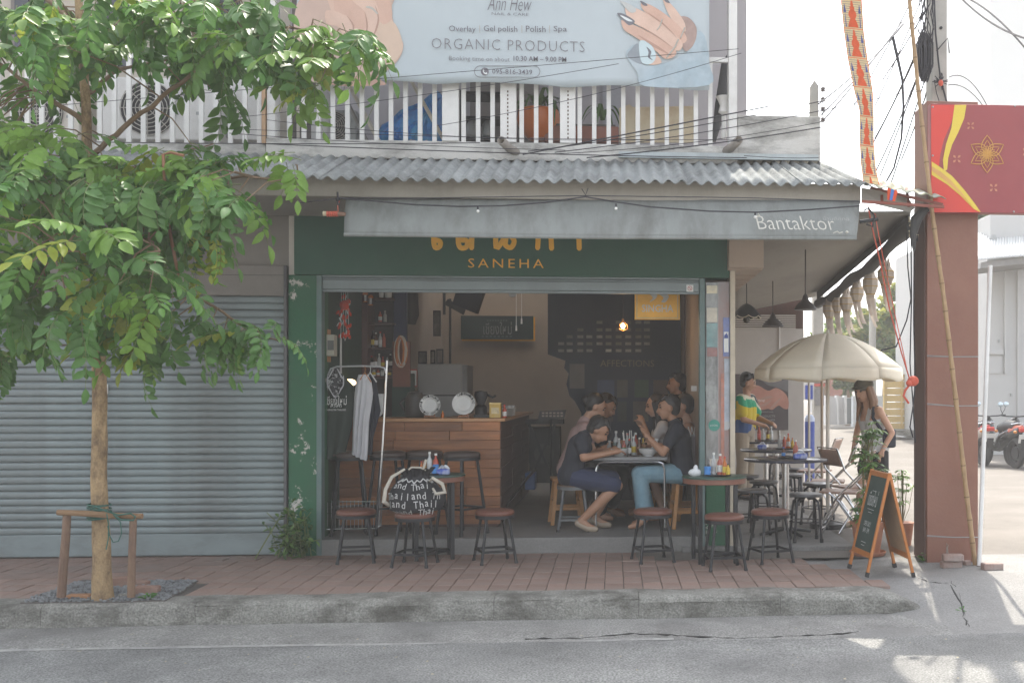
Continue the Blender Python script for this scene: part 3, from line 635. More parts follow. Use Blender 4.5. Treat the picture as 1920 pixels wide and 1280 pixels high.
fur = mat('print_fur', (.34, .42, .47), .7, .14, 7, dirt=(.52, .57, .60), dsc=3, damt=.6); furd = mat('print_fur_dark', (.26, .29, .32), .7, .12, 8)
nailm = mat('print_nail', (.46, .47, .46), .5, .06, 9); naild = mat('print_nail_dark', (.15, .15, .17), .5); ringm = mat('print_ring', (.42, .40, .36), .5); wht = mat('print_white2', (.66, .68, .68), .5)
# left hand and sleeve
pr(curve_px([(556, 10), (620, -40), (760, -60), (735, 10), (742, 55), (756, 85), (745, 115), (712, 140), (640, 156), (575, 152), (556, 120)]), mat('print_sleeve', (.50, .36, .30), .6, .1, 3), 0)
pr(curve_px([(612, -30), (700, -60), (722, -10), (735, 22), (736, 40), (752, 72), (756, 88), (748, 108), (722, 132), (704, 138), (690, 118), (672, 92), (640, 60)]), sk2, 1)
pr(curve_px([(700, 46), (736, 40), (754, 78), (748, 106), (716, 134), (702, 132), (690, 100)]), mat('print_palm', (.60, .45, .35), .6, .08, 4), 1.4)
for q, m_ in (([(690, -40), (722, -20), (734, 14), (734, 36), (720, 46), (708, 34), (702, 10), (686, -10)], sk1), ([(662, -30), (690, -18), (706, 8), (712, 36), (704, 58), (692, 78), (684, 74), (690, 50), (684, 22), (660, 0)], sk2), ([(630, -10), (664, 0), (684, 24), (688, 48), (678, 66), (668, 78), (660, 72), (664, 48), (650, 30), (628, 22)], sk1), ([(612, 20), (640, 26), (658, 44), (662, 62), (652, 74), (644, 66), (632, 50), (612, 44)], sk2)): pr(curve_px(q), m_, 2 + .3 * (m_ is sk2))
for q in ([(703, 10), (711, 34), (706, 58), (694, 78), (703, 57), (708, 34)], [(684, 22), (690, 50), (684, 74), (687, 49)], [(650, 30), (664, 48), (660, 72), (661, 49)]): pr(curve_px(q), skd, 3)
pr(curve_px([(693, 74), (696, 80), (682, 90), (674, 92), (680, 84), (686, 76)]), naild, 4); pr(curve_px([(692, 77), (694, 79), (684, 87), (680, 88)]), wht, 5); pr(curve_px([(668, 76), (671, 82), (660, 90), (655, 92), (660, 80)]), naild, 4)
pr(curve_px([(620, 158), (640, 148), (700, 140), (716, 152), (720, 160), (650, 162)]), skd, 2)
pr(curve_px([(688, 12), (698, 14), (708, 24), (707, 27), (697, 18), (687, 15)]), ringm, 4)
# right hand
pr(curve_px([(1180, 92), (1190, 84), (1198, 100), (1206, 122), (1250, 118), (1290, 96), (1306, 60), (1322, 70), (1330, 120), (1329, 160), (1210, 162), (1196, 138), (1178, 112), (1174, 98)]), fur, 0)
pr(curve_px([(1182, 94), (1196, 82), (1204, 108), (1202, 120), (1186, 114), (1176, 104)]), furd, 1)
pr(curve_px([(1268, 36), (1288, 32), (1304, 48), (1306, 68), (1298, 88), (1284, 96), (1274, 70)]), mat('print_cuff', (.36, .26, .23), .7, .2, 9), 1)
pr(curve_px([(1165, 38), (1178, 44), (1200, 52), (1226, 66), (1250, 82), (1268, 96), (1262, 108), (1246, 110), (1232, 98), (1212, 84), (1188, 68), (1170, 56)]), sk1, 3)
pr(curve_px([(1172, 14), (1186, 14), (1206, 22), (1232, 38), (1262, 62), (1280, 82), (1272, 96), (1254, 84), (1228, 66), (1196, 48), (1178, 36)]), sk2, 2)
pr(curve_px([(1202, 6), (1220, 10), (1246, 26), (1276, 52), (1288, 74), (1276, 82), (1258, 62), (1232, 40), (1208, 22)]), sk1, 1.5)
pr(curve_px([(1242, -4), (1254, 4), (1270, 22), (1284, 44), (1284, 60), (1268, 48), (1252, 24)]), sk2, 1.2)
pr(curve_px([(1210, 94), (1224, 96), (1236, 108), (1240, 118), (1226, 122), (1212, 118)]), sk2, 3.4)
pr(curve_px([(1198, 82), (1206, 76), (1222, 86), (1230, 104), (1224, 118), (1210, 121), (1201, 112)]), mat('print_nail_blue', (.50, .60, .63), .5, .04, 9), 4)
pr(curve_px([(1212, 88), (1221, 97), (1219, 107), (1224, 113), (1215, 108), (1216, 98)]), naild, 4.6)
pr(curve_px([(1157, 26), (1168, 26), (1186, 36), (1190, 42), (1180, 48), (1170, 40)]), naild, 4); pr(curve_px([(1163, 29), (1174, 33), (1186, 40), (1178, 40), (1168, 34)]), wht, 4.6)
pr(curve_px([(1162, 2), (1176, 6), (1190, 14), (1192, 22), (1182, 24), (1170, 12)]), nailm, 4); pr(curve_px([(1200, 2), (1210, 6), (1214, 11), (1206, 10)]), naild, 4); pr(curve_px([(1242, -6), (1250, -2), (1256, 6), (1248, 4)]), naild, 4)
for q in ([(1196, 66), (1226, 82), (1250, 98), (1262, 108), (1248, 100), (1222, 86)], [(1198, 48), (1230, 66), (1262, 90), (1234, 71)], [(1214, 24), (1244, 44), (1270, 72), (1246, 49)]): pr(curve_px(q), skd, 4)
def ring(path, w):
    g = G(); g.tube([at(u, v, YBn - .010) for u, v in path], w, 5); g.build('print', ringm, bn)
ring([(1232, 57), (1238, 48), (1242, 36)], .005); ring([(1276, 72), (1280, 62), (1284, 52)], .006); ring([(1250, 108), (1258, 98), (1266, 88), (1272, 74)], .007)
tx = YBn - .004
def line(s, u0, u1, v, h, m=greyscale, off=0., shear=0., space=1.):
    g = text_g(s, X_(u1, tx) - X_(u0, tx), at((u0 + u1) / 2, v, tx), .002, height=h / 2000 * tx, off=off, shear=shear, space=space); return g.build('lettering', m, bn, flat=True)
line('Ann Hew', 914, 997, 7, 27, off=-.014, shear=.35)
line('NAIL & CARE', 922, 991, 27, 5, off=-.008)
line('Overlay', 842, 892, 56, 14); line('Gel polish', 907, 970, 56, 14); line('Polish', 986, 1023, 55, 11.5); line('Spa', 1038, 1063, 56, 13)
for u in (899.5, 978.5, 1030.5): 
    g = G(); pb(g, u - .6, 48, u + .6, 62, tx - .002, .001); g.build('divider', MATS['print_ring'], bn)
line('ORGANIC PRODUCTS', 810, 1097, 85, 19.5, mat('print_grey_mid', (.21, .205, .22), .7, .03), off=-.014, space=1.12)
line('Booking time on about', 842, 956, 112, 10.5, MATS['print_grey_mid'], off=-.004); line('10.30 AM – 9.00 PM', 963, 1062, 111, 9.5, off=.008)
line('095-816-3439', 923, 998, 135, 9, off=.004)
g = G(); rr = []
for c_, a0_ in ((1002, -90), (900, 90)):
    for k in range(9): a = R(a0_ + k * 22.5); rr.append((c_ + 10.5 * math.cos(a), 134.5 + 10.5 * math.sin(a)))
g.tube([at(u, v, tx) for u, v in rr + rr[:1]], .0028, 5); g.build('pill_outline', MATS['print_grey_mid'], bn)
pr([(909 + 7.5 * math.cos(a / 16 * 6.283), 134.5 + 7.5 * math.sin(a / 16 * 6.283)) for a in range(16)], greyscale, 2, 'phone_icon')
pr(curve_px([(905, 131), (907, 130), (908, 133), (907, 134.5), (910, 137), (912, 136), (914, 138), (912, 140), (907, 137.5)]), wht, 3.4, 'phone_icon')

# ================================================================== things standing on the balconies
zb = zb1
def bal(u, v, Y): return at(u, v, Y)
def acunit(u0, u1, v0, v1, Y, label, fan=True, m=white):
    t = thing('air_conditioner', label, 'air conditioner', at((u0 + u1) / 2, v1, Y), 0, 'outdoor air conditioner units on the balcony')
    g = G(); pb(g, u0, v0, u1, v1, Y, .32); g.build('casing', m, t, bev=.012)
    if fan:
        cu, cv = lerp(u0, u1, .40), (v0 + v1) / 2; rad = (v1 - v0) * .42
        g = G(); c = at(cu, cv, Y - .006); rm = rad / 2000 * Y
        g.lathe([(0, 0), (rm, 0), (rm, .004), (0, .004)], n=24); g.v = [Vector((p.x, -p.z, p.y)) + c for p in g.v]; g.build('fan_opening', mat('fan_dark', (.03, .03, .033), .6), t)
        g = G()
        for k in range(1, 8): g.tube([c + Vector((rm * k / 7 * math.cos(a / 20 * 6.283), -.02 - .02 * (1 - k / 7), rm * k / 7 * math.sin(a / 20 * 6.283))) for a in range(21)], .0045, 4)
        for k in range(8): a = k / 8 * 6.283; g.tube([c + Vector((0, -.035, 0)), c + Vector((rm * math.cos(a), -.02, rm * math.sin(a)))], .004, 4)
        g.build('fan_grille', mat('grille_pale', (.45, .43, .39), .5), t)
        g = G(); pb(g, lerp(u0, u1, .80), lerp(v0, v1, .55), lerp(u0, u1, .87), lerp(v0, v1, .60), Y - .004, .006); g.build('badge', greymet, t)
    return t
acunit(190, 412, 146, 262, 10.0, 'big white air conditioner outdoor unit with round fan grille on the balcony behind the tree')
acunit(20, 150, 160, 262, 10.1, 'white air conditioner unit half hidden by leaves at the end of the balcony', m=offwhite)
t = thing('cabinet', 'narrow white metal cabinet standing open beside the tan downpipe on the balcony', 'cabinet', at(450, 262, 10.2))
g = G(); pb(g, 416, 138, 484, 262, 10.2, .3); g.build('body', white, t, bev=.01); g = G(); pb(g, 418, 146, 424, 258, 10.15, .045); g.build('door', greymet, t)
acunit(600, 668, 206, 268, 10.1, 'grey rounded air conditioner unit behind the railing under the banner', fan=True, m=greymet)
t = thing('water_tank', 'slim pale grey upright tank behind the railing under the banner corner', 'tank', at(607, 268, 9.9))
g = G(); p = at(603, 268, 9.95); g.lathe([(.0, 0), (.09, 0), (.09, .40), (.07, .46), (0, .47)], p, 16); g.build('body', mat('tank_grey', (.5, .5, .5), .5, .08, 4), t)
t = thing('cupboard', 'small glass fronted pale cupboard behind the railing near the downpipe', 'cupboard', at(575, 268, 10.1))
g = G(); pb(g, 556, 190, 592, 268, 10.1, .25); g.build('body', offwhite, t); g = G(); pb(g, 562, 198, 586, 262, 10.09, .012); g.build('front_panel', mat('cup_dark', (.10, .09, .085), .4), t)
for i, (a_, b_, w_, m_, lab) in enumerate((((655, 160), (712, 268), .055, mat('plank_pale', (.5, .46, .38), .7, .1, 8), 'pale wooden plank leaning behind the railing beside the blue tarpaulin'), ((640, 170), (690, 268), .04, mat('plank_grey', (.22, .21, .2), .7, .1, 8), 'dark grey bar leaning behind the railing under the banner corner'), ((770, 150), (832, 262), .05, MATS['plank_pale'], 'pale batten leaning across the blue tarpaulin'))):
    g = G(); g.bar(at(*a_, 9.85), at(*b_, 9.75), w_, .02); tag(g.build('plank', m_), lab, 'plank', 'planks leaning on the balcony')
# blue tarpaulin heap
t = thing('tarpaulin', 'crumpled bright blue tarpaulin heaped behind the white railing', 'tarpaulin', at(775, 268, 9.85))
P = [(700, 268), (716, 232), (760, 206), (818, 172), (828, 176), (830, 200), (836, 268)]
def tf(a, b):
    q = a * (len(P) - 1); k = min(int(q), len(P) - 2); u = lerp(P[k][0], P[k + 1][0], q - k); v = lerp(P[k][1], P[k + 1][1], q - k)
    c = at(lerp(u, 768, b * .9), lerp(v, 262, b), 9.95 - .25 * b); n_ = mnoise.noise(Vector((a * 8 + b * 4, b * 7 - a * 3, 1)))
    return c + Vector((0, -.07 * n_, .02 * n_))
g = G(); g.grid(tf, 30, 14); g.build('sheet', mat('blue_tarp', (.02, .17, .50), .4, .35, 6, dirt=(.10, .34, .42), dsc=5, damt=.9), t, thick=.004)
t = thing('plant_pot', 'round orange glazed plant pot with long drooping leaves behind the railing', 'plant pot', at(1010, 262, 9.9))
g = G(); p = at(1010, 262, 9.9); g.lathe([(.10, 0), (.17, .08), (.20, .17), (.185, .26), (.17, .27), (.15, .25), (0, .24)], p, 20); g.build('pot', mat('orange_glaze', (.48, .13, .03), .3, .1, 6), t)
def strap_leaves(p, n, L, name='leaf', m=None):
    for k in range(n):
        a = rnd.random() * 6.283; l = L * rnd.uniform(.6, 1); g = G(); h = rnd.uniform(.5, 1)
        def lf(s, q, a=a, l=l, h=h):
            r_ = l * .55 * s; z = l * h * (1.5 * s - 1.7 * s * s); w_ = .022 * (1 - s) ** .5 * (q - .5) * 2
            return p + Vector((math.cos(a) * r_ - math.sin(a) * w_, (math.sin(a) * r_ + math.cos(a) * w_) * .6, z + .05))
        g.grid(lf, 8, 2); g.build(name, m or mat('strap_leaf', (.07, .14, .04), .5, .2, 9), t)
strap_leaves(p + Vector((0, 0, .22)), 14, .75)
t = thing('planter', 'long brown trough planter behind the railing to one side of the orange pot', 'planter', at(1080, 262, 9.8))
g = G(); pb(g, 1020, 236, 1160, 266, 9.8, .2); g.build('trough', mat('brown_trough', (.22, .085, .06), .6, .1, 6), t, bev=.01); g = G(); pb(g, 1026, 233, 1154, 238, 9.82, .16); g.build('soil', pitm, t)
for u in (1040, 1130): strap_leaves(at(u, 236, 9.9), 7, .55)
t = thing('metal_shelf', 'dark metal rack with jars behind the railing beside the tarpaulin', 'rack', at(900, 266, 10.2))
g = G()
for u in (864, 945): g.bar(at(u, 170, 10.2), at(u, 266, 10.2), .03)
g.build('frame', blackmet, t)
for v in (172, 218, 258): 
    g = G(); pb(g, 864, v, 945, v + 4, 10.2, .3); g.build('shelf', blackmet, t)
for i, u in enumerate((885, 915)):
    g = G(); g.lathe([(.05, 0), (.06, .03), (.05, .12), (.03, .15), (.045, .18), (0, .18)], at(u, 257, 10.3), 12); tag(g.build('jar', greymet), ('round grey jar on the lower shelf of the balcony rack, nearer the tarpaulin', 'round grey jar on the lower shelf of the balcony rack, nearer the orange pot')[i], 'jar', 'jars on the balcony rack')
t = thing('board', 'stained cream board with rusty water marks leaning behind the balcony railing', 'board', at(1232, 266, 9.9))
g = G(); g.prism([at(u, v, 9.9) for u, v in ((1161, 267), (1161, 203), (1180, 196), (1187, 201), (1303, 199), (1303, 267))], (0, .02, 0)); g.build('sheet', mat('stained_board', (.60, .52, .38), .7, .05, 3, dirt=(.42, .24, .10), dsc=1.8, damt=.75), t)
t = thing('folded_parasol', 'dark folded parasol leaning at the end of the balcony', 'parasol', at(1350, 266, 9.75))
g = G(); g.tube([at(1338, 266, 9.75), at(1352, 200, 9.75), at(1362, 120, 9.75), at(1365, 104, 9.75)], [.02, .06, .05, .012], 10); g.build('folded_cloth', mat('parasol_dark', (.06, .06, .065), .8, .15, 12), t)
t = thing('flowerpot', 'small white urn on a stand at the end of the balcony', 'urn', at(1358, 262, 9.62))
g = G(); p = at(1357, 215, 9.64); g.lathe([(.02, -.22), (.03, -.2), (.02, -.1), (.02, 0), (.05, .02), (.035, .08), (.06, .14), (.075, .16), (.06, .16), (0, .12)], p, 14); g.build('body', white, t)

# ================================================================== loose cables along the balcony
def cable(pts, r, label, s=None):
    g = G(); g.tube(pts, r, 5); return tag(g.build('cable', cablem), label, 'cable', 'black overhead cables in front of the balcony')
for (a, b, s, r, lab) in (((-40, 210, 8.9), (1385, 92, 8.6), .0, .0025, 'thin cable rising from the tree across the banner to the corner column'), ((430, 222, 9.2), (1160, 120, 8.9), .03, .0025, 'thin cable rising across the railing to the banner phone number'), ((-40, 262, 9.3), (900, 268, 9.35), .02, .004, 'cable lying level along the slab edge from the tree to the drain spout'), ((400, 240, 9.3), (1380, 262, 9.3), .03, .0025, 'thin cable crossing the foot of every railing bar'), ((430, 250, 9.3), (1060, 282, 9.3), .02, .003, 'cable sloping down from the tan downpipe to the slab'), ((460, 268, 9.35), (1400, 296, 9.4), .02, .0045, 'thicker cable lying along the corrugated roof top edge'),
  ((500, 225, 9.2), (1240, 262, 9.2), .06, .0025, 'thin cable sagging across the blue tarpaulin'), ((980, 290, 9.2), (1440, 200, 9.1), .0, .006, 'thickest cable rising from the drain spout past the corner column'), ((990, 284, 9.2), (1540, 190, 9.1), .03, .004, 'cable rising beside the thickest one to the concrete post'), ((1040, 286, 9.2), (1720, 168, 8.95), .05, .004, 'long cable passing behind the woven banner to the utility pole'), ((1100, 296, 9.3), (1545, 238, 9.1), .02, .0055, 'thick cable crossing the parapet face'), ((1010, 290, 9.25), (1545, 228, 9.1), .05, .003, 'thin cable crossing the upper parapet face'), ((1395, 292, 9.3), (1535, 296, 9.3), .01, .003, 'short cable end lying at the parapet foot'), ((820, 236, 9.2), (1390, 100, 8.9), .05, .0025, 'thin cable rising over the printed sleeve of the banner')):
    cable(sag(at(*a), at(*b), s), r, lab)
clp = 'black cable rising steeply to the concrete pole over the alley'
for (a, b, s) in (((1535, 195, 9.4), (1700, 40, 13), .05), ((1540, 215, 9.4), (1712, 20, 13), .04), ((1545, 225, 9.4), (1735, -20, 13), .04), ((1620, 300, 12), (1760, 10, 10), .05), ((1650, 330, 12), (1764, 20, 10), .04), ((1640, 260, 12), (1745, 30, 10), .06), ((1600, 200, 13), (1720, -20, 12), .03), ((1640, 200, 13), (1735, -20, 12), .03), ((1670, 345, 11), (1762, 60, 10), .02), ((1690, 300, 11), (1764, 90, 10), .05), ((1655, 150, 12), (1752, -10, 10), .02), ((1630, 345, 11), (1775, -10, 10), .1)):
    g = G(); g.tube(sag(at(*a), at(*b), s), .0075, 5); tag(g.build('cable', cablem), clp, 'cable', 'cables climbing to the utility pole')
for (a, b, s, lab) in (((1800, -5, 12), (1960, 80, 10), .1, 'upper thick cable crossing the white sky above the red billboard'), ((1810, -5, 12), (1960, 140, 10), -.1, 'lower thick cable crossing the white sky above the red billboard')):
    g = G(); g.tube(sag(at(*a), at(*b), s), .010, 5); tag(g.build('cable', cablem), lab, 'cable')
g = G(); g.tube([at(u, v, 9.2) for u, v in ((1674, 70), (1682, 105), (1692, 150), (1694, 200), (1690, 260), (1676, 315), (1662, 340))], [.014, .014, .012, .011, .01, .009, .008], 6)
tag(g.build('cable', cablem), 'frayed thick black cable end dangling beside the woven banner', 'cable')

# ================================================================== red-brown pillar with the red billboard, bamboo pole, white pole
YPf = 8.9
px0, px1 = X_(1738, YPf), X_(1834, YPf)
pl = thing('pillar', 'square red brown pillar at the alley corner under the red billboard', 'pillar', ((px0 + px1) / 2, YPf + .2, 0))
g = G(); g.bx((px0, YPf, -.05), (px1, YPf + .38, Z_(190, YPf, 1780))); g.build('shaft', pillarm, pl, bev=.006)
g = G(); g.bx((px0 - .012, YPf + .03, .02), (px0 - .001, YPf + .35, Z_(380, YPf, 1780))); g.build('side_board', mat('side_board_brown', (.13, .075, .06), .7, .12, 3, stretch=(1, 1, .2)), pl)
for v, tilt in ((668, 1), (758, 3), (1005, 2)):
    g = G()
    for o_ in (0, .009):
        g.tube([at(1738, v, YPf - .004) + Vector((0, 0, o_)), at(1786, v + tilt, YPf - .006) + Vector((0, 0, o_ * .3)), at(1834, v + tilt, YPf - .004) + Vector((0, 0, o_ * .5)), at(1834, v + tilt, YPf - .004) + Vector((0, .38, 0))], .0025, 4)
    g.build('binding_wire', greymet, pl)
g = G()
for i in range(12):
    a = rnd.random() * 6.283; 
    g.tube([at(1776 + rnd.uniform(-3, 3), 1052 - j * rnd.uniform(2, 9), YPf - .004) for j in range(5)], .0018, 4)
g.build('dry_creeper', mat('dry_root', (.36, .30, .26), .9), pl)
YR = 8.78
bb = thing('billboard', 'red festival billboard box with golden flower and yellow ribbons on top of the pillar', 'billboard', (X_(1850, YR), YR + .2, Z_(397, YR, 1830)))
rz0, rz1 = Z_(398.5, YR, 1830), Z_(196, YR, 1830); rx0, rx1 = X_(1745, YR), X_(1745, YR) + 3.4
g = G(); g.bx((rx0, YR, rz0), (rx1, YR + .09, rz1)); g.build('panel', mat('billboard_maroon', (.29, .055, .058), .45, .06, 2, dirt=(.21, .03, .04), dsc=1.5, damt=.4), bb, bev=.004)
g = G(); 
for k in range(3): g.bx((rx0 + .012 - .003 * k, YR + .095 + k * .105, rz0 + .05), (rx0 + .05, YR + .19 + k * .105, rz1 - .12 - .03 * k))
g.bx((rx0 + .051, YR + .095, rz0 + .05), (rx1, YR + .40, rz1 - .12)); g.build('side_boards', mat('billboard_wood', (.30, .19, .15), .75, .15, 5, stretch=(1, 1, .15)), bb)
def bpr(poly, m, lay):
    yy = YR - .002 - .0025 * lay; g = G(); g.prism([at(u, v, yy) for u, v in poly], (0, .0015, 0)); return g.build('print', m, bb, flat=True)
redb = mat('print_bright_red', (.58, .045, .03), .45, .05, 2); yel = mat('print_yellow', (.66, .50, .06), .45, .04, 3); gold = mat('print_gold', (.60, .33, .10), .45); pinkg = mat('print_pink_gold', (.48, .20, .12), .5)
bpr([(1746, 197), (1792, 197), (1784, 230), (1770, 262), (1763, 290), (1760, 320), (1764, 327), (1785, 345), (1810, 372), (1838, 398), (1746, 398)], redb, 0)
bpr([(1790, 197), (1812, 197), (1808, 222), (1797, 248), (1785, 272), (1778, 296), (1776, 318), (1770, 322), (1768, 300), (1774, 270), (1784, 240)], yel, 1)
bpr([(1747, 303), (1765, 315), (1785, 330), (1808, 356), (1828, 382), (1839, 398), (1826, 392), (1800, 366), (1776, 346), (1747, 328)], yel, 1)
bpr([(1747, 312), (1764, 322), (1782, 337), (1804, 362), (1822, 386), (1800, 362), (1776, 341), (1747, 320)], gold, 2)
fc = (1851, 289)
def petal(ang, L, W, inner=.0):
    pts = []
    for k in range(17):
        t = k / 16; s_ = 1 if k <= 8 else -1; q = t * 2 if k <= 8 else 2 - t * 2
        l = q * L; w_ = W * math.sin(math.pi * min(1, q ** .8)) * s_
        if q > .97: w_ = 0
        pts.append((l, w_))
    return [(fc[0] + l * math.sin(ang) + w_ * math.cos(ang), fc[1] - l * math.cos(ang) + w_ * math.sin(ang)) for l, w_ in pts]
for k in range(6):
    a = k * math.pi / 3
    for q, (L_, W_, r_) in enumerate(((35, 11, .0042), (26, 6.5, .003), (16, 3.2, .0028))):
        g = G(); g.tube([at(u, v, YR - .006) for u, v in petal(a, L_, W_)], r_, 4); g.build('flower_outline', gold, bb)
for (cu, cv, r_) in ((1820, 236, 9), (1794, 298, 10), (1863, 352, 10), (1925, 285, 10)):
    for k in range(4):
        a = math.pi / 4 + k * math.pi / 2
        bpr([(cu + r_ * l * math.sin(a + o_), cv - r_ * l * math.cos(a + o_)) for l, o_ in ((.2, 0), (.7, -.35), (1, 0), (.7, .35))], pinkg, 1)
for u, v in ((1749, 201), (1749, 394), (1903, 199), (1749, 292), (1901, 397)):
    g = G(); g.ball(at(u, v, YR - .004), .009, 8, 5); g.build('eyelet', greymet, bb)
def bamboo(pts, r, name, label):
    t = thing(name, label, 'bamboo pole', pts[0]); nseg = 22; pp = []; rs = []
    tot = len(pts) - 1
    for i in range(nseg * 3 + 1):
        q = i / (nseg * 3) * tot; k = min(int(q), tot - 1); p = pts[k].lerp(pts[k + 1], q - k)
        pp.append(p); rs.append(r * (1.13 if i % 3 == 0 else .97) * lerp(1.1, .85, i / (nseg * 3)))
    g = G(); g.tube(pp, rs, 10); g.build('culm', mat('bamboo', (.36, .235, .12), .5, .16, 9, dirt=(.25, .15, .07), dsc=5, damt=.6), t)
    for i in range(0, nseg * 3, 3):
        g = G(); d = (pp[i + 1] - pp[i]).normalized(); g.cyl(pp[i] - d * .006, pp[i] + d * .006, rs[i] * 1.08, n=10); g.build('node', mat('bamboo_node', (.22, .14, .07), .7), t)
bamboo([atz(1829, 1060, .0), at(1812, 925, 8.76), at(1790, 730, 8.73), at(1770, 560, 8.69), at(1748, 400, 8.66), at(1724, 190, 8.66), at(1704, -10, 8.6), at(1690, -140, 8.58)], .0185, 'bamboo_pole', 'long bamboo pole leaning in front of the red brown pillar and billboard')
t = thing('white_pole', 'slim white metal pole leaning upright against the edge of the pillar', 'pole', atz(1836, 1062, 0))
g = G(); g.tube([atz(1836, 1060, .03), at(1857, 498, 8.95)], .018, 10); g.build('tube', white, t); g = G(); g.cyl(atz(1836, 1062, 0), atz(1836, 1062, 0) + Vector((0, 0, .09)), .021, n=10); g.build('foot', mat('rust_foot', (.16, .10, .08), .8), t)
# bricks by the pillar foot
pinkbrick = mat('weathered_brick', (.30, .21, .18), .9, .12, 8, .4, 60, dirt=(.36, .34, .32), dsc=4, damt=.7)
for i, (u, v, rz, z0, lab) in enumerate(((1783, 1064, .1, 0, 'weathered grey brick lying at the foot of the pillar, under another'), (1790, 1053, -.08, .062, 'pink weathered brick resting on top of the other brick at the pillar foot'), (1860, 1068, .05, 0, 'single pinkish brick on the ground outside the white pole'), (1813, 1060, .4, 0, 'small broken grey lump beside the pillar bricks'))):
    p = atz(u, v, z0); s_ = (.17, .08, .058) if i < 3 else (.06, .05, .045)
    g = G(); g.box((0, 0, s_[2] / 2), s_); o = g.build('brick', pinkbrick, bev=.010); o.location = (p.x, p.y + (.05 if i == 1 else 0), z0); o.rotation_euler = (0, 0, rz); tag(o, lab, 'brick')
weedm = mat('weed_leaf', (.08, .20, .04), .6, .2, 20, trans=.3)
def weed(u, v, s_, label, n=18):
    p = atz(u, v, 0); g = G()
    for k in range(n):
        a = rnd.random() * 6.283; l = s_ * rnd.uniform(.4, 1); h = s_ * rnd.uniform(.2, .9); w_ = l * .28
        c, s2 = math.cos(a), math.sin(a)
        g.add([p + Vector((c * l * .3, s2 * l * .3, h * .5)), p + Vector((c * l * .7 - s2 * w_, s2 * l * .7 + c * w_, h)), p + Vector((c * l * 1.1, s2 * l * 1.1, h * .9)), p + Vector((c * l * .7 + s2 * w_, s2 * l * .7 - c * w_, h))], [(0, 1, 2, 3)])
    return tag(g.build('weed', weedm, flat=True), label, 'weed')
weed(1738, 1052, .10, 'small green weed at the inner foot of the red brown pillar'); weed(1729, 1055, .05, 'tiny weed tuft beside the pillar foot weed', 8)
weed(278, 1126, .07, 'bright green weed at the edge of the gravel tree pit', 14)
weed(1806, 1148, .05, 'tiny green sprout growing from the cracked concrete ramp', 8)
g = G(); p = atz(1270, 1172, ZR + .03)
# utility pole with cable coil
up = thing('utility_pole', 'square concrete utility pole rising behind the red billboard', 'utility pole', (X_(1762, 9.6), 9.7, 0))
g = G(); g.bx((X_(1747, 9.6), 9.6, 0), (X_(1776, 9.6), 9.78, 7.5)); g.build('shaft', mat('pole_concrete', (.40, .39, .36), .85, .1, 4, dirt=(.28, .27, .25), dsc=3, damt=.5), up, bev=.01)
g = G(); g.tube([at(u, v, 9.57) for u, v in ((1751, -20), (1754, 60), (1760, 120), (1764, 150), (1776, 195))], .008, 6); g.tube([at(u, v, 9.56) for u, v in ((1756, 96), (1777, 72), (1780, 100))], .006, 5); g.tube([at(u, v, 9.56) for u, v in ((1752, 152), (1756, 175), (1764, 200))], .004, 5); g.build('cable', cablem, up)
for v in (53, 140, -10): 
    g = G(); g.lathe([(0, 0), (.014, 0), (.014, .01), (0, .01)], n=10); g.v = [Vector((q.x, -q.z, q.y)) + at(1764, v, 9.6) for q in g.v]; g.build('bolt_hole', black, up)
t = thing('cable_coil', 'hanging bundle of coiled black cable beside the utility pole', 'cable coil', at(1736, 110, 9.4))
g = G()
for k in range(34):
    cu = 1733 + rnd.uniform(-7, 9); w_ = rnd.uniform(3, 9); h0 = 62 + rnd.uniform(-8, 14); h1 = 145 + rnd.uniform(-14, 10); yy = 9.4 + rnd.uniform(-.08, .08)
    g.tube([at(cu - w_, lerp(h0, h1, .25), yy), at(cu, h0, yy), at(cu + w_, lerp(h0, h1, .25), yy), at(cu + w_, lerp(h0, h1, .75), yy), at(cu, h1, yy), at(cu - w_, lerp(h0, h1, .75), yy), at(cu - w_, lerp(h0, h1, .25), yy)], .007, 5)
g.build('loops', cablem, t)
g = G()
for k in range(12):
    u = rnd.uniform(1718, 1748); g.tube([at(u + rnd.uniform(-9, 9), -20 + j * 24 + rnd.uniform(-4, 4), 9.45) for j in range(5)], .005, 4)
g.build('tangle', cablem, t)
t = thing('splice', 'knot of black cable ends with a red tape blob on the utility pole', 'cable splice', at(1764, 155, 9.5))
g = G()
for k in range(16):
    a = rnd.random() * 6.283; b_ = a + rnd.uniform(1, 3); r1, r2 = rnd.uniform(6, 16), rnd.uniform(6, 16)
    g.tube([at(1764 + r1 * math.cos(a), 154 + r1 * math.sin(a), 9.52), at(1764, 154, 9.50), at(1764 + r2 * math.cos(b_), 154 + r2 * math.sin(b_), 9.52)], .004, 4)
g.build('cable_ends', cablem, t); g = G(); g.ball(at(1764, 156, 9.48), (.024, .02, .03), 8, 6); g.build('red_tape', MATS['red_thread'], t)
for (p0, p1, s_, lab) in (((1780, 145, 9.5), (1850, 197, 8.9), -.10, 'outer thin cable arching from the splice down to the billboard'), ((1778, 160, 9.5), (1842, 197, 8.9), -.06, 'inner thin cable arching from the splice down to the billboard')):
    g = G(); g.tube(sag(at(*p0), at(*p1), s_), .004, 5); tag(g.build('cable', cablem), lab, 'cable')
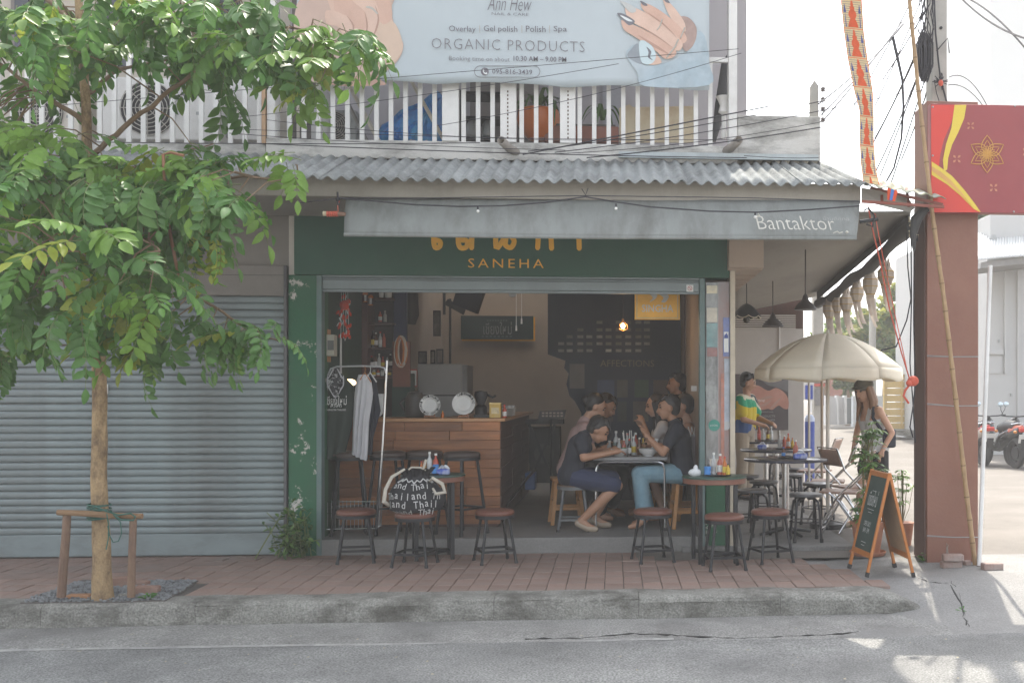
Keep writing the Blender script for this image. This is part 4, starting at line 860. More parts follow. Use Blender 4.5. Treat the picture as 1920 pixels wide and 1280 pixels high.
# short concrete post with insulators above the parapet
t = thing('concrete_post', 'short pointed concrete post with insulators rising behind the parapet', 'post', at(1527, 215, 10.5))
g = G(); g.prism([at(u, v, 10.5) for u, v in ((1520.5, 240), (1520.5, 160), (1527, 151), (1534.5, 160), (1535.5, 240))], (0, .10, 0)); g.build('shaft', MATS['pole_concrete'], t)
for v in (168, 187, 205, 225): 
    g = G(); g.lathe([(.006, -.02), (.028, -.015), (.018, 0), (.028, .015), (.006, .02)], at(1543, v, 10.45), 10); g.build('insulator', mat('insulator_brown', (.12, .10, .10), .3), t)
g = G(); g.bar(at(1543, 160, 10.45), at(1543, 232, 10.45), .012); g.build('bracket', greymet, t)

# ================================================================== woven festival banner hanging in the alley mouth
tg = thing('woven_banner', 'long narrow orange and cream woven festival banner hanging above the roof corner', 'banner', at(1630, 345, 8.6))
tp = [(1595, -40, 42), (1596, 0, 40), (1601, 60, 38), (1608, 110, 38), (1618, 165, 36), (1625, 212, 27), (1625, 265, 27), (1628, 310, 28), (1634, 346, 30)]
def tb(v):
    for i in range(len(tp) - 1):
        if tp[i][1] <= v <= tp[i + 1][1]:
            t = (v - tp[i][1]) / (tp[i + 1][1] - tp[i][1]); t2 = t * t * (3 - 2 * t); return lerp(tp[i][0], tp[i + 1][0], t), lerp(tp[i][2], tp[i + 1][2], t2)
    return tp[-1][0], tp[-1][2]
def tpt(s, v, lay=0):
    c, w_ = tb(v); return at(c + s * w_ / 2, v + s * 2, 8.62 - .0025 * lay + .05 * math.sin(v / 60) + .02 * s * math.sin(v / 45))
g = G(); g.grid(lambda a, b: tpt(b * 2 - 1, lerp(-40, 345, a)), 100, 4); g.build('cloth', mat('woven_cream', (.58, .46, .27), .8, .1, 30, trans=.35), tg)
orange = mat('woven_orange', (.72, .13, .05), .8, .1, 30, trans=.35); bluew = mat('woven_blue', (.07, .08, .25), .8)
for s0, s1 in ((-1, -.93), (.93, 1)):
    g = G(); g.grid(lambda a, b: tpt(lerp(s0, s1, b), lerp(-40, 345, a), 1), 80, 1); g.build('border', orange, tg)
for k in range(8):
    v1 = 53 + k * 56 * (.98) - 56; v0 = v1 - 50
    # tiered spire
    prof = [(0, .08), (.08, .1), (.12, .14), (.2, .12), (.25, .24), (.34, .18), (.42, .34), (.55, .40), (.63, .30), (.68, .24), (.78, .36), (.9, .46), (1, .5)]
    g = G()
    for i in range(len(prof) - 1):
        ya, yb = lerp(v0, v1, prof[i][0]), lerp(v0, v1, prof[i + 1][0])
        if yb > 345 or ya < -40: continue
        g.add([tpt(-prof[i][1], ya, 1), tpt(prof[i][1], ya, 1), tpt(prof[i + 1][1], yb, 1), tpt(-prof[i + 1][1], yb, 1)], [(0, 1, 2, 3)])
    if g.v: g.build('spire_motif', orange, tg)
    for s_ in (-.7, .7):
        g = G()
        for (q0, q1, w0, w1) in ((.15, .45, .02, .13), (.45, .47, .03, .03), (.5, 1.0, .02, .05)):
            ya, yb = lerp(v0, v1, q0), lerp(v0, v1, q1)
            if yb > 345 or ya < -40: continue
            g.add([tpt(s_ - w0, ya, 1), tpt(s_ + w0, ya, 1), tpt(s_ + w1, yb, 1), tpt(s_ - w1, yb, 1)], [(0, 1, 2, 3)])
        if g.v: g.build('side_motif', bluew, tg)
    if v1 < 345: 
        g = G(); g.grid(lambda a, b: tpt(lerp(-1, 1, a), v1 + 2 + b * 1.2, 1), 6, 1); g.build('stripe', orange, tg)
g = G()
v = -38
while v < 345:
    if not (v - 0) % 56 > 52: g.grid(lambda a, b: tpt(lerp(-.9, .9, a), v + b * .9, .5), 4, 1)
    v += 4.2
tag(g.build('weft_lines', mat('woven_dark', (.20, .17, .16), .8), tg), kind='stuff')
# ================================================================== street tree with pinnate leaves
YT = 7.74
barkm = mat('tree_bark', (.36, .25, .135), .85, .2, 7, 1.0, 28, dirt=(.075, .042, .026), dsc=8, damt=1.0, stretch=(1, 1, .42), fine=.15)
leafm = [mat('tree_leaf_%d' % i, c, .42, .16, 14, trans=tr, spec=.45, objvar=.22) for i, (c, tr) in enumerate((((.092, .215, .05), .38), ((.122, .262, .055), .40), ((.18, .33, .05), .44), ((.30, .35, .045), .45)))]
stemm = mat('leaf_stem', (.14, .17, .06), .6, .1, 10)
tree = thing('tree', 'slender street tree with pinnate green leaves growing from the gravel pit', 'tree', atz(192, 1126, 0))
def tp_(u, v, Y=YT): return at(u, v, Y)
trunk = [tp_(193, 1134), tp_(193, 1105), tp_(191, 1040), tp_(187, 950), tp_(186, 850), tp_(187, 760), tp_(186, 690), tp_(184, 640), tp_(180, 560), tp_(172, 440), tp_(166, 300), tp_(160, 180), tp_(150, 40), tp_(140, -120)]
tr_r = [.078, .068, .060, .055, .051, .048, .046, .045, .040, .038, .034, .031, .027, .02]
g = G(); pts = []; rs = []
for i in range(len(trunk) - 1):
    for k in range(6):
        t = k / 6; p = trunk[i].lerp(trunk[i + 1], t); z = p.z
        pts.append(p + Vector((.010 * mnoise.noise(Vector((z * 3, 0, 1))), .01 * mnoise.noise(Vector((z * 3, 4, 1))), 0))); rs.append(lerp(tr_r[i], tr_r[i + 1], t) * (1 + .07 * mnoise.noise(Vector((z * 6, 7, 2)))))
g.tube(pts, rs, 14); g.build('trunk', barkm, tree, ang=80)
limbs = [([(184, 650), (196, 600), (240, 540), (300, 510), (380, 560), (470, 620), (525, 640)], YT, 7.3, .020), ([(182, 600), (150, 560), (90, 540), (20, 560), (-50, 600)], YT, 7.2, .020),
         ([(176, 480), (230, 420), (300, 380), (380, 340), (470, 330), (560, 340)], YT, 7.0, .022), ([(172, 430), (110, 390), (40, 370), (-60, 360)], YT, 7.1, .02),
         ([(165, 300), (230, 240), (320, 170), (430, 90), (540, 50), (640, 80)], YT, 7.5, .021), ([(163, 230), (80, 180), (0, 120), (-80, 90)], YT, 7.5, .02),
         ([(156, 120), (240, 50), (340, 10), (470, -40), (600, -60)], YT, 7.6, .02), ([(152, 60), (90, 0), (20, -60), (-60, -100)], YT, 7.9, .02),
         ([(160, 180), (220, 130), (330, 110), (380, 60)], YT, 8.4, .016), ([(170, 380), (210, 330), (290, 300), (400, 270)], YT, 8.2, .018), ([(178, 540), (190, 480), (150, 440), (100, 480)], YT, 6.6, .015), ([(172, 440), (200, 400), (260, 440), (300, 470)], YT, 6.5, .015)]
LP = []
for px_, ya, yb, r_ in limbs:
    P3 = [tp_(u, v, lerp(ya, yb, i / (len(px_) - 1))) for i, (u, v) in enumerate(px_)]
    pts = []
    for i in range(len(P3) - 1):
        for k in range(5): pts.append(P3[i].lerp(P3[i + 1], k / 5) + Vector((rnd.uniform(-1, 1), rnd.uniform(-1, 1), rnd.uniform(-1, 1))) * .008)
    pts.append(P3[-1]); LP += pts
    g = G(); g.tube(pts, [lerp(r_, .005, i / (len(pts) - 1)) for i in range(len(pts))], 8); g.build('branch', mat('branch_bark', (.19, .125, .075), .8, .15, 12), tree)
g = G(); g.tube([tp_(335, 520, 6.9), tp_(312, 400, 6.9), tp_(306, 290, 6.9), tp_(320, 286, 6.9), tp_(345, 292, 6.9)], .010, 6); g.build('dead_twig', mat('dead_twig', (.25, .12, .07), .8), tree)
# pinnate leaf: a rachis with paired leaflets, each folded along its midrib
def leaflet(g, o, d, n, L, W, mi=0):
    s = d.cross(n).normalized(); prof = ((0, .0), (.18, .62), (.42, 1.0), (.68, .84), (.88, .42), (1, 0))
    rows_ = []
    for t, w_ in prof:
        c = o + d * (L * t) - n * (L * .16 * t * t); e = W * w_ / 2
        rows_.append((c + s * e + n * (e * .38), c, c - s * e + n * (e * .38)))
    vs = [p for r in rows_ for p in r]; fs = []
    for i in range(len(prof) - 1):
        a = i * 3; b = a + 3
        fs += [(a, b, b + 1, a + 1), (a + 1, b + 1, b + 2, a + 2)]
    g.add(vs, fs, mi)
def frond(L, npair, droop, W, rr):
    """leaf growing along +X, its face up"""
    g = G(); pts = []
    for i in range(13):
        t = i / 12; pts.append(Vector((L * (t - droop * .35 * t * t), 0, -L * droop * .75 * t * t)))
    g.tube(pts, [lerp(.0035, .0016, i / 12) for i in range(13)], 4, mi=1)
    for k in range(npair):
        t = .22 + .74 * k / npair; q = t * 12; i = min(int(q), 11); p = pts[i].lerp(pts[i + 1], q - i); d = (pts[i + 1] - pts[i]).normalized()
        up = Vector((0, 1, 0)).cross(d) * -1
        sz = W * rr.uniform(.85, 1.1) * (.72 + .5 * math.sin(math.pi * min(1, .25 + .65 * k / npair)))
        for s_ in (1, -1):
            o_ = rr.uniform(-.02, .02) * L
            dd = (d * rr.uniform(.45, .75) + Vector((0, s_, 0)) * rr.uniform(.75, 1) - up * rr.uniform(.05, .45)).normalized()
            nn = (up + Vector((0, s_, 0)) * rr.uniform(-.3, .5)); nn = (nn - dd * nn.dot(dd)).normalized()
            leaflet(g, p + d * o_, dd, nn, sz * 2.05, sz * rr.uniform(.9, 1.08))
    d = (pts[-1] - pts[-2]).normalized(); up = Vector((0, 1, 0)).cross(d) * -1
    leaflet(g, pts[-1], d, up, W * 2.2, W)
    return g
rr = random.Random(3)
FR = [[frond(rr.uniform(.40, .56), rr.choice((4, 5, 5, 6)), rr.uniform(.25, 1.0), rr.uniform(.050, .066), rr) for _ in range(7)] for c in range(4)]
FM = [[f.mesh('leaf', [leafm[c], stemm], ang=70) for f in FR[c]] for c in range(4)]
#      u, v, ru, rv, y0, y1, clusters, chance of young/yellow
blobs = [(90, 60, 150, 80, 6.9, 8.2, 15, .10), (260, 40, 120, 70, 7.0, 8.4, 14, .05), (400, 40, 110, 65, 7.2, 8.3, 14, .05), (530, 60, 110, 75, 7.2, 7.9, 13, .12), (630, 110, 60, 70, 7.2, 7.7, 7, .3),
         (40, 240, 110, 130, 6.8, 8.2, 17, .15), (170, 300, 120, 70, 6.7, 8.0, 11, .2), (290, 300, 120, 50, 6.9, 7.6, 10, .1), (390, 120, 50, 50, 8.0, 8.5, 4, 0),
         (60, 400, 130, 100, 6.4, 7.9, 16, .05), (200, 430, 120, 100, 6.3, 7.8, 17, .04), (330, 360, 100, 75, 6.5, 7.4, 12, .06), (430, 350, 80, 60, 6.7, 7.3, 8, .10), (545, 325, 18, 20, 6.8, 7.0, 1, 1.0),
         (90, 540, 120, 70, 6.4, 7.6, 12, .05), (240, 540, 100, 60, 6.5, 7.5, 7, .08), (300, 600, 50, 50, 7.0, 7.5, 3, .1), (30, 640, 70, 40, 7.4, 8.0, 5, 0), (330, 650, 60, 30, 7.2, 7.6, 2, 0),
         (420, 620, 60, 28, 7.1, 7.5, 5, .03), (490, 628, 40, 30, 7.0, 7.4, 4, .12), (-60, 300, 90, 250, 6.8, 8.0, 16, .05), (-60, 20, 90, 90, 7.0, 8.0, 6, 0)]
fl = []; twg = G()
for bi, (u, v, ru, rv, ya, yb, nc, ch) in enumerate(blobs):
    for _ in range(int(nc * .86 + .5)):
        while True:
            a, b = rnd.uniform(-1, 1), rnd.uniform(-1, 1)
            if a * a + b * b < 1: break
        Y = rnd.uniform(ya, yb); c = at(u + a * ru, v + b * rv, Y)
        q = min(LP, key=lambda p: (p - c).length + .25 * abs(p.z - c.z))
        mid = q.lerp(c, .5) + Vector((0, 0, .05)); twg.tube([q, mid, c], [.006, .005, .003], 5)
        out = (c - q); out.z = 0; az = math.atan2(out.y, out.x) if out.length > .05 else rnd.random() * 6.283
        young = rnd.random() < ch
        for k in range(rnd.choice((3, 4, 4, 5))):
            A = az + rnd.gauss(0, 1.1); el = rnd.uniform(-.75, .35)
            ci = 3 if (young and rnd.random() < .35 or rnd.random() < .010) else 2 if (young or rnd.random() < .14) else rnd.choice((0, 0, 1))
            M = Matrix.Translation(c + Vector((rnd.gauss(0, .03), rnd.gauss(0, .03), rnd.gauss(0, .03)))) @ Matrix.Rotation(A, 4, 'Z') @ Matrix.Rotation(-el, 4, 'Y') @ Matrix.Rotation(rnd.gauss(0, .35), 4, 'X') @ Matrix.Scale(rnd.uniform(.62, 1.0) * (.8 if bi in (18, 19, 20) else 1), 4)
            fl.append((M, 2 if ci == 3 and len(fl) % 5 < 3 else ci, rnd.randrange(7)))
# a few yellow hanging fronds
for u, v in ((352, 470), (362, 500), (392, 440), (398, 480), (405, 500), (360, 560), (270, 610), (240, 620), (60, 70), (30, 60), (100, 50)):
    for _ in range(2):
        c = at(u + rnd.uniform(-6, 6), v - 50, rnd.uniform(6.8, 7.1)); M = Matrix.Translation(c) @ Matrix.Rotation(rnd.random() * 6.283, 4, 'Z') @ Matrix.Rotation(R(rnd.uniform(65, 85)), 4, 'Y') @ Matrix.Scale(rnd.uniform(.4, .6), 4)
        fl.append((M, 3 if rnd.random() < .6 else 2, rnd.randrange(7)))
tag(twg.build('twigs', MATS['branch_bark'], tree), kind='stuff')
fl.sort(key=lambda f: f[0].translation.y)
iv = wmat(tree).inverted()
inview = [f for f in fl if at(0, 640, f[0].translation.y).x - .1 < f[0].translation.x and f[0].translation.z < Z_(-20, f[0].translation.y, 300)]
first = inview[:300]; ids = set(map(id, first))
for M, ci, k in first: inst('leaf', FM[ci][k], tree, iv @ M)
far = [G() for _ in range(4)]
fo = G()
for f in fl:
    if id(f) in ids: continue
    M, ci, k = f; q = FR[ci][k]; o = len(fo.v); fo.v += [M @ p for p in q.v]; fo.f += [[i + o for i in ff] for ff in q.f]; fo.m += [ci if x == 0 else 4 for x in q.m]
me_ = fo
tag(me_.build('foliage', leafm + [stemm], tree, ang=70), kind='stuff')
# the stake frame, its rope, and stones in the pit
sf = thing('tree_stake', 'rough wooden stake frame of two posts and a crossbar tied to the street tree', 'tree stake', atz(190, 1118, 0))
stakem = mat('stake_wood', (.17, .105, .075), .85, .2, 8, .6, 40, stretch=(1, 1, .3), dirt=(.30, .2, .12), dsc=5, damt=.5)
YS = 7.62
g = G(); g.tube([at(115, 1118, YS + .05), at(119, 1060, YS + .02), at(124, 1000, YS), at(126, 962, YS)], [.030, .029, .027, .026], 9); g.build('post', stakem, sf)
g = G(); g.tube([at(246, 1118, YS + .05), at(247, 1060, YS + .02), at(249, 1000, YS), at(250, 968, YS)], [.026, .025, .024, .023], 9); g.build('post', stakem, sf)
g = G(); g.tube([at(108, 960, YS - .02), at(160, 962, YS - .02), at(210, 966, YS - .02), at(267, 967, YS - .02)], [.020, .021, .021, .019], 9); g.build('crossbar', mat('stake_wood_pale', (.27, .165, .09), .85, .22, 8, .5, 40, stretch=(.3, 1, 1)), sf)
t = thing('rope', 'green nylon rope wound round the tree trunk and the stake crossbar', 'rope', at(190, 965, YS))
g = G(); ropem = mat('green_rope', (.035, .11, .085), .7, .2, 40)
for k in range(9):
    v = 945 + k * 3.2; tl = rnd.uniform(-5, 5); c = tp_(188.5, v)
    g.tube([c + Vector((.066 * math.cos(a / 14 * 6.283), .066 * math.sin(a / 14 * 6.283) - (.035 if math.sin(a / 14 * 6.283) < 0 else 0), .004 * tl * math.cos(a / 14 * 6.283))) for a in range(15)], .006, 5)
g.build('winding', ropem, t)
g = G(); g.tube([at(u, v, YS - .06) for u, v in ((176, 948), (200, 958), (222, 965), (245, 962), (254, 968), (250, 975), (228, 974), (215, 966))], .006, 5); g.tube([at(u, v, YS - .06) for u, v in ((200, 962), (204, 985), (203, 1010), (199, 1030))], .004, 5); g.tube([at(u, v, YS - .05) for u, v in ((212, 964), (226, 978), (228, 1000), (222, 1014), (212, 1016), (206, 1004), (202, 985))], .004, 5); g.build('loose_end', ropem, t)
oldbrick = mat('old_brick', (.27, .16, .12), .9, .15, 9, .4, 60, dirt=(.22, .20, .18), dsc=5, damt=.6)
for i, (u, v, s_, rz, m_, lab) in enumerate(((150, 1125, (.16, .07, .045), .0, mat('orange_brick', (.36, .19, .10), .9, .15, 9, .3, 50), 'orange brick lying in the gravel in front of the tree trunk'), (179, 1126, (.07, .07, .035), .3, concrete, 'pale concrete chip at the front of the trunk foot'), (230, 1123, (.055, .05, .04), .5, concrete, 'small grey stone on the gravel nearer the trunk'), (243, 1122, (.05, .045, .04), .1, concrete, 'small grey stone touching the stake post'), (276, 1116, (.16, .09, .07), .12, oldbrick, 'large reddish brick tilted beside the stake post'), (222, 1103, (.12, .08, .09), .5, oldbrick, 'brown brick standing behind the tree trunk'), (262, 1100, (.14, .07, .05), -.3, oldbrick, 'worn brick lying behind the tilted brick in the pit'))):
    p = atz(u, v, -.01); g = G(); g.box((0, 0, s_[2] / 2), s_); o = g.build('stone' if m_ is concrete else 'brick', m_, bev=.009); o.location = p; o.rotation_euler = (0, .05 if i == 4 else 0, rz); tag(o, lab, 'stone' if m_ is concrete else 'brick')
# bushy plant at the foot of the green pier
t = thing('shrub', 'leafy green shrub growing at the foot of the peeling green pier', 'shrub', atz(545, 1042, 0))
shm = [mat('shrub_leaf_%d' % i, c, .5, .2, 15, trans=.3) for i, c in enumerate(((.045, .10, .03), (.075, .16, .04), (.12, .22, .05)))]
sg = [G(), G(), G()]; stg = G()
for k in range(34):
    b = atz(rnd.uniform(520, 585), rnd.uniform(1036, 1046), 0); tip = at(rnd.gauss(545, 26), rnd.uniform(950, 1035), rnd.uniform(9.25, 9.65))
    stg.tube([b, b.lerp(tip, .5) + Vector((0, 0, .05)), tip], .004, 4)
    for j in range(9):
        c = b.lerp(tip, rnd.uniform(.25, 1)) + Vector((rnd.gauss(0, .03), rnd.gauss(0, .03), rnd.gauss(0, .03))); d = Vector((rnd.gauss(0, 1), rnd.gauss(0, 1), rnd.gauss(0, .6))).normalized(); n_ = Vector((rnd.gauss(0, .5), rnd.gauss(0, .5) - .4, 1)); n_ = (n_ - d * n_.dot(d)).normalized()
        leaflet(sg[rnd.choice((0, 0, 1, 1, 2))], c, d, n_, rnd.uniform(.05, .085), rnd.uniform(.02, .035))
stg.tube([atz(478, 1048, 0), at(512, 990, 9.5), at(528, 965, 9.6)], .006, 5)
stg.build('stems', stemm, t)
for i in range(3): tag(sg[i].build('foliage', shm[i], t, ang=70), kind='stuff')
# ================================================================== lean-to roof over the patio
sheetm = mat('canopy_sheet_grey', (.30, .285, .255), .7, .08, 3, .1, 20, dirt=(.16, .15, .13), dsc=1.5, damt=.6, stretch=(1, .4, 1))
lean = thing('lean_to_roof', 'grey sheet lean-to roof over the patio beside the cafe', 'roof', at(1620, 400, 10))
q00, q10, q01, q11 = at(1372, 400, 9.2), at(1708, 398, 8.85), at(1378, 586, 15.9), at(1534, 553, 15.9)
g = G(); g.grid(lambda a, b: q00.lerp(q10, a).lerp(q01.lerp(q11, a), b) + Vector((0, 0, .012 * math.sin(b * 24) * .6)), 12, 40); g.build('ceiling_sheet', sheetm, lean, thick=.02)
for k in range(4):
    t = (k + .5) / 4; g = G(); g.bar(q00.lerp(q01, t) + Vector((0, 0, .04)), q10.lerp(q11, t) + Vector((0, 0, .04)), .05, .04); g.build('purlin', greymet, lean)
# eave end: sheets on a red frame
e0, e1, e2, e3 = at(1612, 344, 8.60), at(1774, 372, 8.45), at(1700, 384, 8.9), at(1620, 372, 8.9)
f0, f1 = at(1640, 338, 9.4), at(1740, 358, 9.4)
g = G(); g.grid(lambda a, b: e0.lerp(e1, a).lerp(f0.lerp(f1, a), b) + Vector((0, 0, .010 * math.cos(a * 40))), 50, 6); g.build('eave_sheet', mat('mossy_sheet', (.40, .42, .38), .7, .2, 6, trans=.3, dirt=(.36, .30, .05), dsc=5, damt=.8), lean, thick=.006)
for p, q in ((at(1616, 378, 8.55), at(1770, 388, 8.5)), (at(1632, 352, 8.75), at(1768, 384, 8.5)), (at(1652, 346, 8.9), at(1654, 380, 8.6)), (at(1700, 354, 8.9), at(1704, 386, 8.6))):
    g = G(); g.bar(p, q, .022); g.build('frame_bar', mat('frame_rust_red', (.22, .07, .05), .7, .15, 9), lean)
g = G(); g.prism([at(u, v, 8.7) for u, v in ((1616, 352), (1616, 376), (1706, 398), (1716, 390), (1700, 366))], (0, .012, 0)); g.build('end_board', sheetm, lean)
p = at(1676, 358, 8.42); g = G(); g.prism([at(u, v, 8.44) for u, v in ((1664, 352), (1684, 358), (1678, 378), (1664, 375))], (0, .006, 0)); tag(g.build('cloth_tail', MATS['woven_orange']), 'orange and blue cloth tail knotted at the eave under the woven banner', 'cloth')
g = G(); g.prism([at(u, v, 8.43) for u, v in ((1671, 354), (1677, 356), (1673, 376), (1668, 375))], (0, .004, 0)); g.build('stripe', mat('cloth_blue', (.05, .15, .42), .8), bpy.data.objects['cloth_tail'])
# rolled black rain blind along the outer edge
rb = thing('rain_blind', 'rolled black rain blind hanging along the outer edge of the patio roof', 'blind', at(1640, 480, 11))
a_, b_ = at(1711, 425, 8.95), at(1534, 572, 15.2)
pts = [a_.lerp(b_, i / 16) + Vector((0, 0, .02 * math.sin(i * .9) - .10 * math.sin(i / 16 * math.pi) * .4)) for i in range(17)]
g = G(); g.tube(pts, [.058 + .010 * math.sin(i * 1.7) for i in range(17)], 12); g.build('roll', mat('blind_black', (.035, .035, .036), .6, .15, 8), rb)
g = G(); g.grid(lambda a, b: pts[0].lerp(pts[-1], a) + Vector((-.02, 0, lerp(.05, .17, b))), 10, 2); g.build('hanging_cloth', MATS['blind_black'], rb)
t = thing('rope_bundle', 'tangle of pale rope and black plastic tied at the roof corner by the pillar', 'rope', at(1712, 418, 8.8))
g = G()
for k in range(14):
    pp = [at(1712 + rnd.uniform(-9, 10), 410 + j * 9 + rnd.uniform(-7, 7), 8.78 + rnd.uniform(-.05, .05)) for j in range(5)]; g.tube(pp, .006, 5, mi=k % 2)
g.build('strands', [cablem, MATS['cream_tip']], t)
g = G(); g.tube([at(u, v, 8.7) for u, v in ((1740, 392), (1728, 400), (1718, 412), (1712, 440), (1714, 470))], [.02, .04, .05, .03, .012], 8); g.build('plastic_wrap', MATS['blind_black'], t)
for pts_, r_, m_, lab in (([(1627, 384), (1634, 420), (1650, 490), (1668, 580), (1690, 660), (1706, 712)], .006, 'red_thread', 'red cord running from the roof corner down to the red knot on the pillar'), ([(1640, 400), (1655, 480), (1676, 580), (1700, 690)], .004, 'red_thread', 'thinner red cord beside the main red cord')):
    g = G(); g.tube([at(u, v, lerp(8.6, 9.0, i / 5)) for i, (u, v) in enumerate(pts_)], r_, 5); tag(g.build('cord', MATS[m_]), lab, 'cord')
g = G(); g.tube([at(u, v, 8.55) for u, v in ((1620, 395), (1628, 390), (1640, 405), (1636, 425), (1624, 420))], .008, 6); g.cyl(at(1612, 416, 8.56), at(1646, 411, 8.56), .016, n=8); tag(g.build('bracket', blackmet), 'dark bracket arm with looped cord at the awning end', 'bracket')
t = thing('red_knot', 'knot of red cloth tied on the inner side of the pillar', 'knot', at(1712, 715, 8.95))
g = G(); g.ball(at(1712, 714, 8.86), (.05, .04, .045), 10, 7); g.ball(at(1705, 718, 8.85), (.03, .03, .03), 8, 6); g.build('knot', MATS['red_thread'], t); g = G(); g.tube([at(u, v, 8.86) for u, v in ((1706, 720), (1697, 732), (1694, 742), (1700, 750), (1704, 756))], .010, 6); g.build('tail', MATS['red_thread'], t)
for pts_, lab in (([(1700, 430), (1702, 500), (1708, 560), (1700, 600), (1680, 650), (1652, 656)], 'black cable drooping from the roof corner towards the distant trees'), ([(1714, 450), (1713, 600), (1716, 720), (1712, 760), (1716, 830)], 'black cable running down the inner side of the pillar'), ([(1708, 440), (1709, 560), (1706, 680), (1712, 760), (1706, 800), (1712, 820)], 'second looser black cable beside the pillar')):
    g = G(); g.tube([at(u, v, 9.0) for u, v in pts_], .006, 5); tag(g.build('cable', cablem), lab, 'cable')

# ================================================================== patio back wall
YW = 16.0
bwl = thing('patio_wall', 'pale rendered wall at the back of the patio with a louvred band above', 'wall', at(1440, 900, YW))
wallm = mat('patio_render', (.46, .43, .40), .85, .05, 2, dirt=(.34, .31, .28), dsc=1.4, damt=.5)
g = G(); g.bx((X_(1340, YW), YW, 0), (X_(1507, YW), YW + .2, Z_(616, YW, 1440))); g.build('render_wall', wallm, bwl)
g = G(); g.bx((X_(1340, YW), YW + .04, Z_(616, YW, 1440) + .002), (X_(1507, YW), YW + .2, 3.6)); g.build('upper_band', darkwood, bwl)
for k in range(7):
    g = G(); v = 590 + k * 4.0; g.bx((X_(1372, YW), YW - .0, Z_(v + 2.4, YW, 1440)), (X_(1492, YW), YW + .035, Z_(v, YW, 1440))); g.build('slat', mat('louvre_pale', (.48, .44, .40), .6, .08, 5), bwl)
g = G(); pb(g, 1461, 600, 1463, 830, YW - .03, .028); g.build('conduit', white, bwl)
pst = thing('poster', 'dark nail salon poster with painted fingertips on the patio wall', 'poster', at(1440, 800, YW - .03))
yp = YW - .04
def prp(poly, m, lay):
    g = G(); g.prism([at(u, v, yp - .004 * lay) for u, v in poly], (0, .003, 0)); return g.build('print', m, pst, flat=True)
prp([(1378, 701), (1478, 701), (1478, 806), (1378, 806)], mat('poster_dark', (.065, .05, .052), .4, .15, 2), 0)
prp([(1425, 711), (1478, 711), (1478, 735), (1462, 728), (1440, 722)], mat('poster_grey', (.15, .145, .15), .5, .2, 8), 1)
prp(curve_px([(1405, 728), (1420, 722), (1440, 732), (1455, 727), (1470, 735), (1478, 748), (1478, 765), (1470, 766), (1460, 760), (1448, 768), (1440, 766), (1430, 768), (1420, 765), (1405, 750)]), mat('poster_skin', (.42, .20, .15), .5, .15, 6, dirt=(.55, .3, .24), dsc=5, damt=.6), 2)
for q in ([(1444, 766), (1452, 755), (1464, 745), (1462, 750), (1452, 762)], [(1425, 748), (1440, 742), (1450, 744), (1438, 748)], [(1420, 762), (1434, 756), (1448, 748), (1436, 760)]): prp(curve_px(q), skd, 3)
g = text_g('Anne', .16, at(1424, 750, yp - .014), .002, shear=.3, off=-.01); g.build('lettering', MATS['print_white'], pst, flat=True)
for s_, v, w_ in (('PRODUCTS', 780, .25), ('PREMIUM NAIL', 772, .2), ('095-816-3439', 787, .24)): 
    g = text_g(s_, w_, at(1438, v, yp - .014), .002); g.build('lettering', mat('print_dim_white', (.33, .32, .32), .5), pst, flat=True)

# ================================================================== lamps and lanterns under the lean-to roof
def pendant(u, vt, vs, vb, Y, r, label):
    t = thing('pendant_lamp', label, 'lamp', at(u, vs, Y), 0, 'grey pendant lamps over the patio')
    top = at(u, vt, Y); zb_, zs_ = at(u, vb, Y), at(u, vs, Y); h = zs_.z - zb_.z
    g = G(); g.cyl(top, zs_, .007, n=6); g.build('rod', mat('lamp_brown_grey', (.075, .065, .06), .45, .1, 9, metal=.4), t)
    g = G(); g.lathe([(.06, 0), (.06, .012), (.02, .03), (0, .03)], top - Vector((0, 0, .02)), 12); g.build('ceiling_cap', MATS['lamp_brown_grey'], t)
    g = G(); g.lathe([(r, 0), (r * .98, h * .08), (r * .72, h * .38), (r * .34, h * .62), (r * .27, h * .78), (r * .2, h * .95), (r * .1, h * 1.05)], zb_, 20); g.build('lamp_shade', MATS['lamp_brown_grey'], t, ang=60)
    g = G(); g.ball(zb_ + Vector((0, 0, h * .2)), r * .22, 10, 8); g.build('bulb', MATS['bulb_white'], t)
pendant(1510, 459, 553, 581, 10.9, .118, 'grey pendant lamp with wide shade over the umbrella, nearer the street')
pendant(1449, 513, 588, 612, 13.2, .135, 'smaller looking grey pendant lamp hanging deeper over the patio')
t = thing('pendant_lamp', 'black scalloped umbrella shaped lamp hanging beside the cafe pier', 'lamp', at(1400, 580, 12.8))
c = at(1400, 592, 12.8)
g = G()
def shd(a, b):
    th = a * 6.283; r_ = .175 * b; z = .15 * (1 - b ** 1.6) - (.025 * abs(math.sin(th * 4)) if b > .97 else 0)
    return c + Vector((r_ * math.cos(th), r_ * math.sin(th), z))
g.grid(shd, 48, 8); g.build('lamp_shade', black, t); g = G(); g.grid(lambda a, b: shd(a, 1) + Vector((.003 * math.cos(a * 6.283), .003 * math.sin(a * 6.283), -.012 * b)), 48, 1); g.build('trim', MATS['cream_paint'], t)
g = G(); g.cyl(c + Vector((0, 0, .15)), c + Vector((0, 0, .55)), .006, n=6); g.build('cord', blackmet, t); g = G(); g.ball(c + Vector((0, 0, -.05)), .045, 8, 6); g.build('bulb', mat('bulb_dark', (.08, .075, .07), .3), t)
lanm = mat('lantern_paper', (.56, .50, .43), .8, .12, 12, trans=.35); lang = mat('lantern_gold', (.45, .30, .10), .5); tailm = mat('lantern_tail', (.46, .40, .35), .85, .12, 10, trans=.35)
